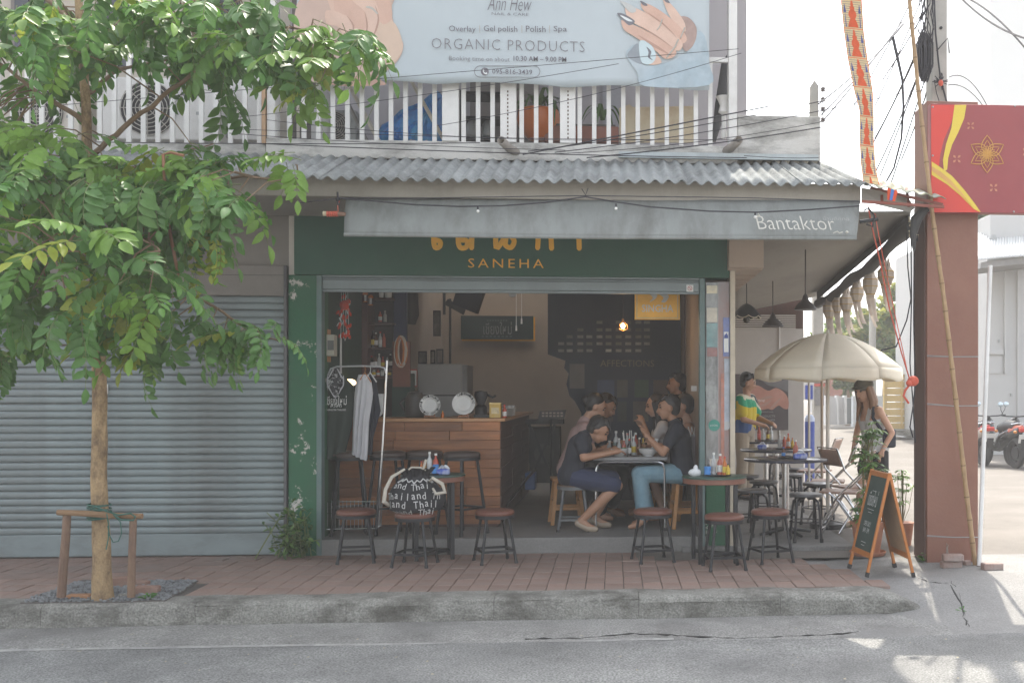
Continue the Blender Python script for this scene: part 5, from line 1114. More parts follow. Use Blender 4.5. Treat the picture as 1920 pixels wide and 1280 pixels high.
labs = ('largest and nearest pale lantern with its tail blowing, by the roof corner', 'second pale lantern back from the roof corner with a long tail', 'third pale lantern in the row with a darker grey body', 'fourth pale lantern in the row with gold band', 'fifth pale lantern, small and partly behind the fourth', 'last and farthest pale lantern in the row over the umbrella')
for i, (u, v, w_, h_, tl, Y) in enumerate(((1661, 516, 33, 40, 50, 10.3), (1632, 532, 30, 44, 62, 11.2), (1607, 548, 27, 36, 52, 12), (1587, 566, 26, 36, 50, 13), (1570, 571, 21, 32, 58, 13.4), (1555, 580, 25, 34, 52, 13.9))):
    k = Y / 2000; t = thing('lantern', labs[i], 'lantern', at(u, v, Y), 0, 'lanterns hanging along the patio roof edge'); r = w_ / 2 * k; h = h_ * k; c = at(u, v, Y)
    g = G(); g.lathe([(r * .45, -h * .5), (r * .62, -h * .46), (r, -h * .12), (r, h * .18), (r * .55, h * .42), (r * .3, h * .46)], c, 8); g.build('body', lanm, t, ang=10)
    g = G()
    for q in range(8): a = (q + .5) / 8 * 6.283; g.tube([c + Vector((math.cos(a) * r * .45, math.sin(a) * r * .45, h * .42)), c + Vector((math.cos(a) * r * .3, math.sin(a) * r * .3, h * .82))], [r * .16, .002], 4)
    g.build('crown_points', lanm, t)
    g = G()
    for z_ in (-.46, .18, -.12): g.lathe([(r * (1.02 if z_ > -.4 else .66), z_ * h - .004), (r * (1.04 if z_ > -.4 else .68), z_ * h), (r * (1.02 if z_ > -.4 else .66), z_ * h + .004)], c, 8)
    g.build('gold_band', lang, t)
    for q in range(4):
        a = q * 1.57 + .4; sw = rnd.uniform(.02, .09); g = G()
        g.grid(lambda s, b: c + Vector((math.cos(a) * r * .4 + sw * s * s + (b - .5) * r * .5 * (1 - .3 * s), math.sin(a) * r * .4 + .01 * math.sin(s * 9), -h * .5 - tl * k * s * (.8 + .2 * math.sin(q * 2.1)))), 8, 2); g.build('tail', tailm, t)
    g = G(); g.cyl(c + Vector((0, 0, h * .5)), c + Vector((0, 0, h * .5 + .25)), .003, n=4); g.build('hanger', cablem, t)

# ================================================================== cream parasol
um = thing('parasol', 'cream market parasol with eight panels and hanging valance over the patio tables', 'parasol', atz(1549, 1000, .05))
cu = at(1552, 690, 10.9); Rr = 138 / 2000 * 10.9; hh = (690 - 624) / 2000 * 10.9; cream = mat('parasol_cream', (.88, .83, .70), .8, .04, 4, trans=.22)
def dome(th, s):
    e = abs(((th / (math.pi / 4) + .35) % 1) - .5) * 2      # 1 at a rib, 0 mid panel
    r_ = Rr * s * (1 - .008 * (1 - e * e) * s); z = hh * (1 - s ** 1.9) - .006 * (1 - e * e) * s
    return cu + Vector((r_ * math.cos(th), r_ * math.sin(th), z))
for k in range(8):
    t0 = (k - .35) * math.pi / 4
    g = G(); g.grid(lambda a, b: dome(t0 + a * math.pi / 4, b), 6, 8); pn = g.build('panel', cream, um, thick=.002, ang=80)
    g = G(); g.grid(lambda a, b: dome(t0 + a * math.pi / 4, 1) + Vector((math.cos(t0 + a * .785) * (.015 * b), math.sin(t0 + a * .785) * .015 * b, -.001 - (22 / 2000 * 10.9) * b * (1 - .12 * math.sin(a * 6.283 * 1.0 + k)))) , 6, 3); g.build('valance', cream, pn, thick=.002)
    g = G(); g.tube([dome(t0, s / 6) - Vector((0, 0, .012)) for s in range(7)], .005, 4); g.build('rib', white, um)
g = G(); g.cyl(Vector((cu.x, cu.y, .06)), cu + Vector((0, 0, hh)), .019, n=10); g.build('pole', offwhite, um); g = G(); g.lathe([(.02, 0), (.016, .03), (0, .05)], cu + Vector((0, 0, hh)), 10); g.build('finial', offwhite, um)
g = G(); g.lathe([(.19, 0), (.19, .05), (.05, .07), (.03, .16), (0, .16)], Vector((cu.x, cu.y, .05)), 16); g.build('base', blackmet, um)
for u, Y, lab in ((1517, 12.6, 'thin white post standing behind the parasol near the blue bin'), (1541, 11.9, 'thin tan post close behind the parasol pole')):
    g = G(); g.cyl(at(u, 690, Y), Vector((at(u, 690, Y).x, Y, .05)), .015, n=8); tag(g.build('post', offwhite if u < 1530 else mat('tan_post', (.42, .33, .25), .6)), lab, 'post')

# ================================================================== stools and tables
seatm = mat('brown_vinyl', (.135, .05, .032), .42, .12, 6, .1, 30, dirt=(.24, .11, .08), dsc=4, damt=.5)
def make_stool(h=.45, r=.165, spread=.165, name='stool', seat=seatm, leg=blackmet, lr=.0125, ring=.12, thick=.045):
    t = thing(name, None, None)
    g = G(); g.lathe([(0, h - thick), (r * .97, h - thick), (r, h - thick * .75), (r, h - thick * .4), (r * .93, h - .006), (r * .8, h), (0, h + .002)], n=28); g.build('seat', seat, t, ang=50)
    g = G(); g.lathe([(r * 1.0, h - thick - .028), (r * 1.0, h - thick + .001), (r * .9, h - thick + .001), (r * .9, h - thick - .028)], n=28); g.build('seat_ring', leg, t)
    P = []
    for k in range(4):
        a = math.pi / 4 + k * math.pi / 2; c, s = math.cos(a), math.sin(a)
        top = Vector((c * r * .80, s * r * .80, h - thick - .005)); bot = Vector((c * (spread + .045), s * (spread + .045), .0)); P.append((top, bot))
        g = G(); g.tube([top, bot], lr, 8); lg = g.build('leg', leg, t)
        g = G(); g.cyl(bot - Vector((0, 0, .0)), bot + (top - bot) * .05, lr * 1.25, n=8); g.build('foot_cap', black, lg)
    for k in range(4):
        f = ring / h; p = P[k][1].lerp(P[k][0], f); q = P[(k + 1) % 4][1].lerp(P[(k + 1) % 4][0], f)
        g = G(); g.bar(p, q, .012, .020); g.build('stretcher', leg, t)
    return t
st0 = make_stool()
grp = 'round brown seat stools with black legs'
for i, (u, v, rz, lab) in enumerate(((668, 1052, .2, 'brown seat stool in front of the wire clothes basket'), (778, 1059, -.15, 'brown seat stool carrying the black drawstring bag'), (928, 1053, .35, 'brown seat stool standing alone in front of the counter'), (1224, 1051, .25, 'brown seat stool in front of the man in jeans'), (1358, 1065, .12, 'brown seat stool in front of the round green table by the pier'), (1444, 1052, .3, 'brown seat stool beside the round green table, nearest the sandwich board'))):
    p = atz(u, v, 0)
    if i == 0: o = st0; o.location = p; o.rotation_euler = (0, 0, rz)
    else: o = dup(st0, p, rz)
    tag(o, lab, 'stool', grp)
# bar stools at the counter
bs0 = make_stool(.76, .17, .19, 'bar_stool', mat('bar_seat_dark', (.05, .035, .03), .5, .1, 6), blackmet, .014, .26, .05)
for i, (u, v, lab) in enumerate(((655, 1000, 'tall dark bar stool nearest the green pier, behind the clothes rack'), (728, 998, 'tall dark bar stool at the counter behind the hanging shirts'), (796, 996, 'tall dark bar stool behind the small green table'), (866, 1000, 'tall dark bar stool at the end of the wooden counter'))):
    p = atz(u, v, ZI)
    if i == 0: o = bs0; o.location = p; o.rotation_euler = (0, 0, .3)
    else: o = dup(bs0, p, .3 + i * .2)
    tag(o, lab, 'bar stool', 'tall stools along the counter')
greentop = mat('table_green', (.02, .065, .045), .35, .15, 7, dirt=(.05, .11, .09), dsc=6, damt=.6); tabrim = mat('table_rim_brown', (.20, .085, .055), .55, .15, 9, stretch=(1, 1, .5))
def make_table():
    t = thing('cafe_table', None, None); h = .72; r = .275
    g = G(); g.lathe([(0, h - .004), (r, h - .004), (r + .004, h - .001), (r + .003, h + .008), (r - .01, h + .012), (0, h + .012)], n=40); g.build('tabletop', greentop, t)
    g = G(); g.lathe([(0, h - .05), (r - .012, h - .05), (r - .004, h - .045), (r - .004, h - .0045), (0, h - .0045)], n=40); g.build('rim', tabrim, t)
    for k in range(4):
        a = math.pi / 4 * 1.0 + k * math.pi / 2; c, s = math.cos(a), math.sin(a)
        g = G(); g.bx((c * .215 - .016, s * .215 - .016, .0), (c * .215 + .016, s * .215 + .016, h - .051)); g.build('leg', blackmet, t)
    for k in range(2):
        a = math.pi / 4 + k * math.pi / 2; c, s = math.cos(a), math.sin(a); g = G(); g.bar((c * .199, s * .199, .045 + .03 * k), (-c * .199, -s * .199, .045 + .03 * k), .028); g.build('cross_bar', blackmet, t)
    return t
tb0 = make_table(); tb0.location = atz(812, 1045, 0); tb0.rotation_euler = (0, 0, .25); tag(tb0, 'small round green topped wooden table beside the drawstring bag', 'table', 'round green cafe tables')
tbR = dup(tb0, atz(1339, 1051, 0), .12, 'small round green topped wooden table at the cafe pier', 'round green cafe tables')
# patio tables: dark round top on a chrome pedestal
dktop = mat('dark_laminate', (.035, .036, .042), .22, .2, 8)
def make_ptable(r=.41):
    t = thing('round_table', None, None); h = .75
    g = G(); g.lathe([(0, h - .025), (r - .004, h - .025), (r, h - .02), (r, h - .004), (r - .006, h), (0, h)], n=44); g.build('tabletop', dktop, t)
    g = G(); g.lathe([(r + .001, h - .022), (r + .004, h - .012), (r + .001, h - .003)], n=44); g.build('edge_band', mat('edge_blue_black', (.03, .03, .05), .3), t)
    g = G(); g.cyl((0, 0, .04), (0, 0, h - .026), .036, n=14); g.build('column', steel, t)
    for k in range(4):
        a = .4 + k * math.pi / 2; g = G(); g.tube([(math.cos(a) * .03, math.sin(a) * .03, .06), (math.cos(a) * .29, math.sin(a) * .29, .018)], [.022, .014], 8); g.build('foot', blackmet, t)
    return t
ZP = .05
pt0 = make_ptable(); pt0.location = atz(1473, 991, ZP); pt0.location.z = ZP; tag(pt0, 'dark round patio table with tissue pack and sauce bottle, nearest the street', 'table', 'dark round patio tables')
pt0.location = Vector((at(1473, 857, 10.4).x, 10.4, ZP))
pt1 = dup(pt0, Vector((at(1455, 840, 12.1).x, 12.1, ZP)), .3, 'dark round patio table in the middle with a blue tissue box', 'dark round patio tables')
pt2 = dup(pt0, Vector((at(1436, 820, 14.2).x, 14.2, ZP)), .5, 'dark round patio table at the back under the nail poster', 'dark round patio tables')
# metal stools on the patio
def make_mstool():
    t = thing('metal_stool', None, None); h = .45; r = .155
    g = G(); g.lathe([(0, h - .03), (r, h - .03), (r + .004, h - .02), (r, h - .004), (r - .02, h), (0, h - .004)], n=28); g.build('seat', mat('stool_top_grey', (.10, .10, .105), .3, .15, 9, metal=.4), t)
    for k in range(4):
        a = math.pi / 4 + k * math.pi / 2; c, s = math.cos(a), math.sin(a)
        g = G(); g.tube([(c * .03, s * .03, h - .05), (c * .10, s * .10, h - .045), (c * .14, s * .14, h - .08), (c * .155, s * .155, h - .16), (c * .18, s * .18, 0)], .0125, 8); lg = g.build('leg', mat('stool_leg_dark', (.045, .045, .05), .28, .1, 10, metal=.6), t)
        g = G(); g.cyl((c * .18, s * .18, 0), (c * .178, s * .178, .035), .017, n=8); g.build('foot_cap', black, lg)
    g = G(); g.tube([(math.cos(a / 24 * 6.283) * .158, math.sin(a / 24 * 6.283) * .158, .19) for a in range(25)], .006, 5); g.build('ring', MATS['stool_leg_dark'], t)
    return t
ms0 = make_mstool(); gm = 'dark metal stools round the patio tables'
for i, (u, Y, z, lab) in enumerate(((1511, 9.95, ZP, 'dark metal stool in front of the nearest patio table'), (1533, 11.1, ZP, 'dark metal stool between the nearest patio table and the folding chairs'), (1410, 10.4, ZP, 'dark metal stool behind the brown stool by the pier'), (1432, 11.4, ZP, 'dark metal stool just behind the stool by the pier'), (1398, 12.2, ZP, 'dark metal stool beside the standing man'), (1480, 12.4, ZP, 'dark metal stool behind the pedestal of the nearest patio table'), (1500, 13.2, ZP, 'dark metal stool near the blue bin'), (1462, 14.9, ZP, 'bottom dark metal stool of the stack under the poster'), (1462, 14.9, ZP + .07, 'upper dark metal stool of the stack under the poster'))):
    p = Vector((X_(u, Y), Y, z))
    if i == 0: o = ms0; o.location = p
    else: o = dup(ms0, p, .35 * i)
    tag(o, lab, 'stool', gm)
# folding chairs
woodseat = mat('folding_seat_tan', (.32, .20, .15), .5, .1, 8)
def make_fchair():
    t = thing('folding_chair', None, None); w_ = .20           # faces +X
    g = G(); g.box((.02, 0, .44), (.36, .36, .022)); g.build('seat', woodseat, t, bev=.008)
    g = G(); g.grid(lambda a, b: Vector((-.22 - .06 * b + .02 * math.sin(a * math.pi), lerp(-.18, .18, a), lerp(.66, .82, b))), 8, 3); g.build('backrest', woodseat, t, thick=.014)
    for s in (-w_, w_):
        g = G(); g.tube([(.24, s, 0), (.02, s, .40), (-.20, s, .62), (-.29, s, .84)], .010, 8); g.build('front_leg', steel, t)
        g = G(); g.tube([(-.26, s * .93, 0), (.0, s * .93, .36), (.10, s * .93, .44)], .010, 8); g.build('rear_leg', steel, t)
    for p, q in (((.20, -w_, .08), (.20, w_, .08)), ((-.20, -w_ * .93, .10), (-.20, w_ * .93, .10)), ((-.29, -w_, .84), (-.29, w_, .84))): g = G(); g.cyl(p, q, .008, n=6); g.build('cross_rod', steel, t)
    return t
fc0 = make_fchair(); gf = 'chrome folding chairs on the patio'
for i, (u, Y, rz, lab) in enumerate(((1580, 10.2, 2.75, 'chrome folding chair with tan seat directly behind the plant pot'), (1556, 11.4, 2.9, 'chrome folding chair with pale backrest beside the nearest patio table'), (1530, 12.9, 2.7, 'chrome folding chair with brown backrest beside the parasol pole'), (1598, 10.7, .3, 'chrome folding chair half hidden behind the potted plant'))):
    p = Vector((X_(u, Y), Y, ZP))
    if i == 0: o = fc0; o.location = p; o.rotation_euler = (0, 0, rz)
    else: o = dup(fc0, p, rz)
    tag(o, lab, 'chair', gf)

# ================================================================== sandwich board, potted plants
fr, br, fl_, bl = atz(1625, 1081, 0), atz(1713, 1081, 0), atz(1592, 1065, 0), atz(1678, 1063, 0)
sb = thing('sandwich_board', 'orange framed chalk sandwich board standing on the pavers by the pillar', 'sandwich board', (fr + bl) / 2)
an = (fr + br) / 2 + Vector((-.005, 0, .815)); af = (fl_ + bl) / 2 + Vector((0, 0, .815))
orw = mat('board_orange_wood', (.46, .165, .04), .5, .15, 6, stretch=(1, 1, .2)); chalk = mat('chalkboard_green', (.035, .06, .05), .7, .15, 4, dirt=(.07, .09, .08), dsc=3, damt=.5)
for (n0, f0, nm) in ((fr, fl_, 'front'), (br, bl, 'back')):
    dn = (n0 - an); df = (f0 - af); out = Vector((-1, 0, .25)) if nm == 'front' else Vector((1, 0, .25))
    for p, q in ((an, n0), (af, f0)):
        g = G(); g.bar(p, p.lerp(q, .97), .032, .022); lg = g.build('leg', orw, sb, bev=.003); g = G(); g.bar(p.lerp(q, .955), q, .036, .028); g.build('foot_cap', black, lg)
    for t_ in (.03, .80):
        g = G(); g.bar(an.lerp(n0, t_), af.lerp(f0, t_), .022, .04); g.build('rail', orw, sb)
    a0, a1, a2, a3 = an.lerp(n0, .05), af.lerp(f0, .05), af.lerp(f0, .78), an.lerp(n0, .78)
    g = G(); g.prism([a0, a1, a2, a3], (a3 - a0).cross(a1 - a0).normalized() * .008); pnl = g.build('chalk_panel' if nm == 'front' else 'back_panel', chalk if nm == 'front' else mat('hardboard', (.46, .30, .18), .7, .1, 5), sb)
    if nm == 'front':
        ce = lambda s, t_: af.lerp(an, s).lerp(f0.lerp(n0, s), t_); xd = (an - af).normalized(); yd = (af - f0).normalized(); nd = xd.cross(yd); off = nd * .012
        chk = mat('chalk_white', (.50, .52, .50), .9, .2, 60)
        for s_, w_, t_, h_ in (('เชียงใหม่', .22, .27, .13), ('OPEN DAILY', .17, .52, .04), ('8AM - 5PM', .15, .585, .04)):
            g = text_g(s_, w_, ce(.52, t_) + off, .002, xd, yd, height=h_); g.build('lettering', chk, pnl, flat=True)
        for (t_, w_) in ((.20, .10), (.38, .16), (.41, .09), (.70, .12), (.73, .08)):
            g = G(); c_ = ce(.52, t_) + off; nseg = 7
            for j in range(nseg): g.bar(c_ + xd * (w_ * (j / nseg - .5)), c_ + xd * (w_ * ((j + .55) / nseg - .5)), .006, .002)
            g.build('chalk_line', chk, pnl, flat=True)
pot = thing('potted_plant', 'umbrella plant in a terracotta pot behind the sandwich board', 'potted plant', atz(1627, 1046, 0))
terra = mat('terracotta', (.36, .145, .08), .75, .12, 7, .1, 40, dirt=(.42, .26, .2), dsc=4, damt=.5)
pc = atz(1627, 1040, 0)
g = G(); g.lathe([(0, .03), (.105, .03), (.11, .05), (.142, .26), (.158, .262), (.160, .30), (.145, .305), (.138, .27), (0, .262)], pc, 28); g.build('pot', terra, pot)
g = G(); g.lathe([(0, 0), (.145, 0), (.165, .035), (.158, .04), (.14, .015), (0, .012)], pc, 28); g.build('saucer', terra, pot)
g = G(); g.lathe([(0, .27), (.135, .27)], pc, 16); g.build('soil', pitm, pot)
umbm = [mat('umbrella_leaf_%d' % i, c, .35, .15, 10, trans=.3) for i, c in enumerate(((.09, .19, .05), (.14, .26, .06), (.2, .32, .08)))]
def whorl(g, c, n, L, rr, out=None):
    for k in range(n):
        a = k / n * 6.283 + rr.uniform(-.2, .2); d = Vector((math.cos(a), math.sin(a), -.25 + rr.uniform(-.25, .2))).normalized(); nn = Vector((0, 0, 1)); nn = (nn - d * nn.dot(d)).normalized(); leaflet(g, c + d * .015, d, nn, L * rr.uniform(.8, 1.1), L * .36)
r2 = random.Random(11); gs3 = [G(), G(), G()]; stg = G()
for u, v, su, sv, n_, L in ((1630, 812, 19, 18, 17, .08), (1626, 860, 18, 14, 13, .08), (1636, 880, 18, 12, 14, .08), (1625, 935, 16, 28, 20, .075), (1612, 965, 14, 16, 12, .07), (1652, 900, 10, 18, 7, .07)):
    for k in range(n_):
        c = at(u + r2.gauss(0, su * .55), v + r2.gauss(0, sv * .6), pc.y + r2.gauss(0, .06)); b = Vector((pc.x + (c.x - pc.x) * .3, pc.y, max(.3, c.z - r2.uniform(.06, .16))))
        stg.tube([b, b.lerp(c, .6) + Vector((0, 0, .02)), c], .003, 4); whorl(gs3[r2.choice((0, 0, 1, 1, 2))], c, r2.choice((6, 7, 8)), L, r2)
for k in range(3): stg.tube([pc + Vector((.03 * (k - 1), 0, .26)), pc + Vector((.04 * (k - 1), .01, .7)), pc + Vector((.03 * (k - 1) + .01, 0, 1.05))], [.010, .008, .005], 6)
stg.build('stems', mat('plant_stem', (.16, .14, .06), .7), pot)
for i in range(3): tag(gs3[i].build('foliage', umbm[i], pot, ang=70), kind='stuff')
pot2 = thing('potted_plant', 'small leafy plant peeking out between the sandwich board and the pillar', 'potted plant', atz(1690, 1030, 0))
pc2 = atz(1692, 1022, 0); g = G(); g.lathe([(0, 0), (.08, 0), (.105, .2), (.112, .22), (.10, .22), (0, .2)], pc2, 20); g.build('pot', terra, pot2)
gs3 = [G(), G()]; stg = G()
for k in range(16):
    c = at(1690 + r2.gauss(0, 9), r2.uniform(876, 945), pc2.y + r2.gauss(0, .05)); stg.tube([pc2 + Vector((0, 0, .2)), pc2.lerp(c, .6), c], .003, 4); whorl(gs3[k % 2], c, 6, .07, r2)
stg.build('stems', MATS['plant_stem'], pot2)
for i in range(2): tag(gs3[i].build('foliage', umbm[i + 1], pot2, ang=70), kind='stuff')

# ================================================================== alley beyond
g = G(); pp = atz(1528, 860, .05); yq = 17.5
t = thing('utility_pole', 'grey concrete pole with signs beside the pale patio wall in the alley', 'utility pole', Vector((X_(1534, yq), yq, 0)))
g = G(); g.bx((X_(1526, yq), yq, 0), (X_(1544, yq), yq + .17, 4.2)); g.build('shaft', MATS['pole_concrete'], t)
for u0, v0, u1, v1, c in ((1527, 700, 1549, 716, (.5, .44, .40)), (1527, 719, 1547, 724, (.45, .12, .10)), (1528, 728, 1545, 760, (.22, .22, .22))): g = G(); pb(g, u0, v0, u1, v1, yq - .03, .025); g.build('sign_plate', mat('plate_%d' % v0, c, .5, .2, 20), t)
bnr = thing('notice_board', 'white and blue notice beside the concrete pole on the wall end', 'notice', at(1516, 750, 16.2))
g = G(); pb(g, 1507.5, 712, 1526, 750, 16.4, .02); g.build('sheet', mat('notice_white', (.6, .6, .6), .5), bnr)
for k in range(2): g = G(); pb(g, 1510 + 8 * k, 722, 1516 + 8 * k, 748, 16.38, .015); g.build('print', mat('print_blue', (.05, .08, .33), .5), bnr)
bt = thing('barrel', 'tall blue plastic barrel with pale lid beside the concrete pole', 'barrel', at(1518, 860, 16.2))
k = 16.2 / 2000; g = G(); c = Vector((X_(1518, 16.2), 16.2, .02)); g.lathe([(0, 0), (9.5 * k, 0), (9.5 * k, .45), (9.8 * k, .47), (9.5 * k, .49), (9.5 * k, .90), (9.7 * k, .92), (9.3 * k, .98), (0, .98)], c, 20); g.build('drum', mat('barrel_blue', (.035, .07, .33), .4, .1, 6, dirt=(.3, .32, .4), dsc=3, damt=.4), bt)
g = G(); g.lathe([(9.6 * k, .981), (9.6 * k, 1.03), (6 * k, 1.08), (0, 1.09)], c, 20); g.build('lid', mat('barrel_lid', (.45, .5, .62), .4), bt)
farw = mat('far_white', (.60, .60, .60), .8, .06, 2, dirt=(.4, .4, .4), dsc=2, damt=.5)
fw = thing('boundary_wall', 'low pale boundary wall with columns at the far end of the alley', 'wall', at(1575, 790, 44))
g = G(); pb(g, 1546, 745, 1600, 796, 37, .3); g.build('wall', farw, fw)
for u in (1548, 1569, 1584): g = G(); pb(g, u, 741, u + 4, 796, 36.8, .4); g.build('column', farw, fw)
g = G(); pb(g, 1588, 746, 1598, 794, 36.85, .1); g.build('gate', mat('far_gate', (.12, .14, .15), .6), fw)
hs_ = thing('house', 'small house with red tiled gable roof at the far end of the alley', 'house', at(1560, 745, 48))
g = G(); g.prism([at(u, v, 48) for u, v in ((1535, 742), (1546, 704), (1570, 700), (1583, 742))], (0, 3, 0)); g.build('roof', mat('red_roof', (.30, .12, .09), .8, .2, 8), hs_); g = G(); pb(g, 1538, 742, 1580, 775, 48.4, 3); g.build('wall', farw, hs_)
yf = thing('fence', 'yellow slatted fence on the far side of the alley', 'fence', at(1685, 812, 31))
yfm = mat('fence_yellow', (.58, .42, .17), .7, .08, 3)
for k in range(8): g = G(); pb(g, 1658, 702 + k * 13, 1716, 713.5 + k * 13, 31, .06); g.build('board', yfm, yf)
for u in (1657, 1690, 1716): g = G(); pb(g, u, 698, u + 3, 808, 30.95, .1); g.build('post', yfm, yf)
g = G(); pb(g, 1640, 806, 1730, 816, 30, 1.0); tag(g.build('low_kerb_wall', concrete), 'low grey kerb wall under the yellow fence', 'wall')
lw = thing('garden_wall', 'pale blue grey wall behind the walking woman', 'wall', at(1640, 800, 34.5)); g = G(); pb(g, 1600, 742, 1662, 800, 34.5, .3); g.build('wall', mat('far_bluegrey', (.45, .48, .5), .8), lw)
def far_tree(u, v, ru, rv, Y, n, cols, label, name='tree', ls=.32, trunk_v=None, gaps=.25):
    t = thing(name, label, 'tree', Vector((X_(u, Y), Y, .1)), 0, 'trees beyond the alley')
    k = Y / 2000; c = at(u, v, Y); gg = [G() for _ in cols]; r3 = random.Random(int(u + v))
    cl = []
    for _ in range(max(6, n // 90)):
        while True:
            a, b, d = r3.uniform(-1, 1), r3.uniform(-1, 1), r3.uniform(-1, 1)
            if a * a + b * b + d * d < 1: break
        cl.append((a, b, d, r3.uniform(.22, .42)))
    for _ in range(n):
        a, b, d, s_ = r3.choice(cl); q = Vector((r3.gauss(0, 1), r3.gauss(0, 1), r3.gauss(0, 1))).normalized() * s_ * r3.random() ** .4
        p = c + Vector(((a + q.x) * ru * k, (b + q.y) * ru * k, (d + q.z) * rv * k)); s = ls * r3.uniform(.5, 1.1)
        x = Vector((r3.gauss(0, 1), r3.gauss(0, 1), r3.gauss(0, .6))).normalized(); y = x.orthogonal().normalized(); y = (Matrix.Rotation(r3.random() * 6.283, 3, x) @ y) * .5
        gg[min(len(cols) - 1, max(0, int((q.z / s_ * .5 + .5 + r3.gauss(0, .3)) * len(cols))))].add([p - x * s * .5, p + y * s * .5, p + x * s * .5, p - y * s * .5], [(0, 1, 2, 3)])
    g = G(); b0 = Vector((c.x, Y, 0)); g.tube([b0, b0.lerp(c, .6) + Vector((.1, 0, 0)), c], [.10, .08, .04], 8); g.build('trunk', MATS['branch_bark'], t)
    for i, m_ in enumerate(cols):
        if gg[i].v: tag(gg[i].build('crown', m_, t, flat=True), kind='stuff')
    return t
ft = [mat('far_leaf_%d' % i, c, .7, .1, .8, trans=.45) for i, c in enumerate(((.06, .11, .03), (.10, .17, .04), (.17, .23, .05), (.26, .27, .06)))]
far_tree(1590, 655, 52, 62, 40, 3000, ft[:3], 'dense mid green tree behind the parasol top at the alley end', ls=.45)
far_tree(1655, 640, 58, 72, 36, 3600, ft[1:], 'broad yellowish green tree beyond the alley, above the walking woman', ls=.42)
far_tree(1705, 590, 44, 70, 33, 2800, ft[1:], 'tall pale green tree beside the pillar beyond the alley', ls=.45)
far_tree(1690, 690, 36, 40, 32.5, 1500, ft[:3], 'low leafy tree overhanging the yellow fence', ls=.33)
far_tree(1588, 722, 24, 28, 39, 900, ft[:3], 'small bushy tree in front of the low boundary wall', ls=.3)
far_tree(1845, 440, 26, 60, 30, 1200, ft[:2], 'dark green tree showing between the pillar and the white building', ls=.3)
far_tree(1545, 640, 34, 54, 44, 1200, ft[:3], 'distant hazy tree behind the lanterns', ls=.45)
g = G(); g.cyl(at(1636, 560, 30), at(1636, 560, 30) * 1 - Vector((0, 0, 4)), .10, n=10); tag(g.build('utility_pole', MATS['pole_concrete']), 'slim grey lamp post rising in front of the distant green trees', 'post')
# white building on the far side with awning and AC box
wb = thing('building', 'white rendered building behind the parked motorbikes', 'building', at(1880, 870, 24))
wbm = mat('white_building', (.50, .505, .50), .8, .04, 1.5, dirt=(.5, .5, .5), dsc=.8, damt=.4)
g = G(); g.bx((X_(1851, 24), 24, -.1), (X_(1851, 24) + 9, 32, Z_(405, 24, 1880))); g.build('wall', wbm, wb)
g = G(); g.bx((X_(1838, 24.5), 24.6, -.1), (X_(1851, 24) - .003, 25, Z_(480, 24, 1840))); g.build('side_column', mat('taupe_column', (.28, .2, .18), .8), wb)
for (u0, v0, u1, v1, d_) in ((1853, 655, 1882, 664, .10), (1852, 664, 1878, 700, .03), (1884, 500, 1888, 700, .08), (1908, 500, 1912, 880, .06)): g = G(); pb(g, u0, v0, u1, v1, 24 - d_, d_ - .003); g.build('ledge', wbm, wb)
for u, v in ((1872, 636), (1895, 737)): g = G(); pb(g, u, v, u + 3, v + 6, 23.96, .03); g.build('wall_box', greymet, wb)
ca = thing('entrance_awning', 'curved ribbed white metal awning on the white building', 'awning', at(1880, 490, 23))
def caf(a, b):
    u = lerp(1834, 1990, a); return at(u, lerp(488, 438, math.sin(b * 1.4) / math.sin(1.4)) - 8 * math.sin(a * 2.2), lerp(22.2, 23.9, b)) + Vector((0, 0, .018 * math.cos(a * 190)))
g = G(); g.grid(caf, 130, 10); g.build('ribbed_sheet', mat('awning_white', (.6, .61, .60), .5, .05, 4), ca, thick=.01)
g = G(); g.prism([at(u, v, 22.3) for u, v in ((1838, 503), (1840, 492), (1990, 470), (1990, 486))], (0, 1.6, 0)); g.build('soffit', mat('awning_soffit', (.25, .245, .24), .7), ca)
ac2 = thing('air_conditioner', 'white air conditioner box above the ribbed awning on the white building', 'air conditioner', at(1880, 450, 23.8)); g = G(); pb(g, 1857, 402, 1960, 456, 23.2, .75); g.build('casing', wbm, ac2, bev=.02)
g = G(); pb(g, 1860, 440, 1868, 456, 23.1, .08); g.build('bracket', greymet, ac2)
tw = thing('building', 'tall hazy white building rising behind the red billboard', 'building', at(1890, 400, 55)); g = G(); pb(g, 1857, -320, 2300, 700, 55, 12); g.build('wall', mat('tower_white', (.72, .73, .72), .8, .03, .3), tw)
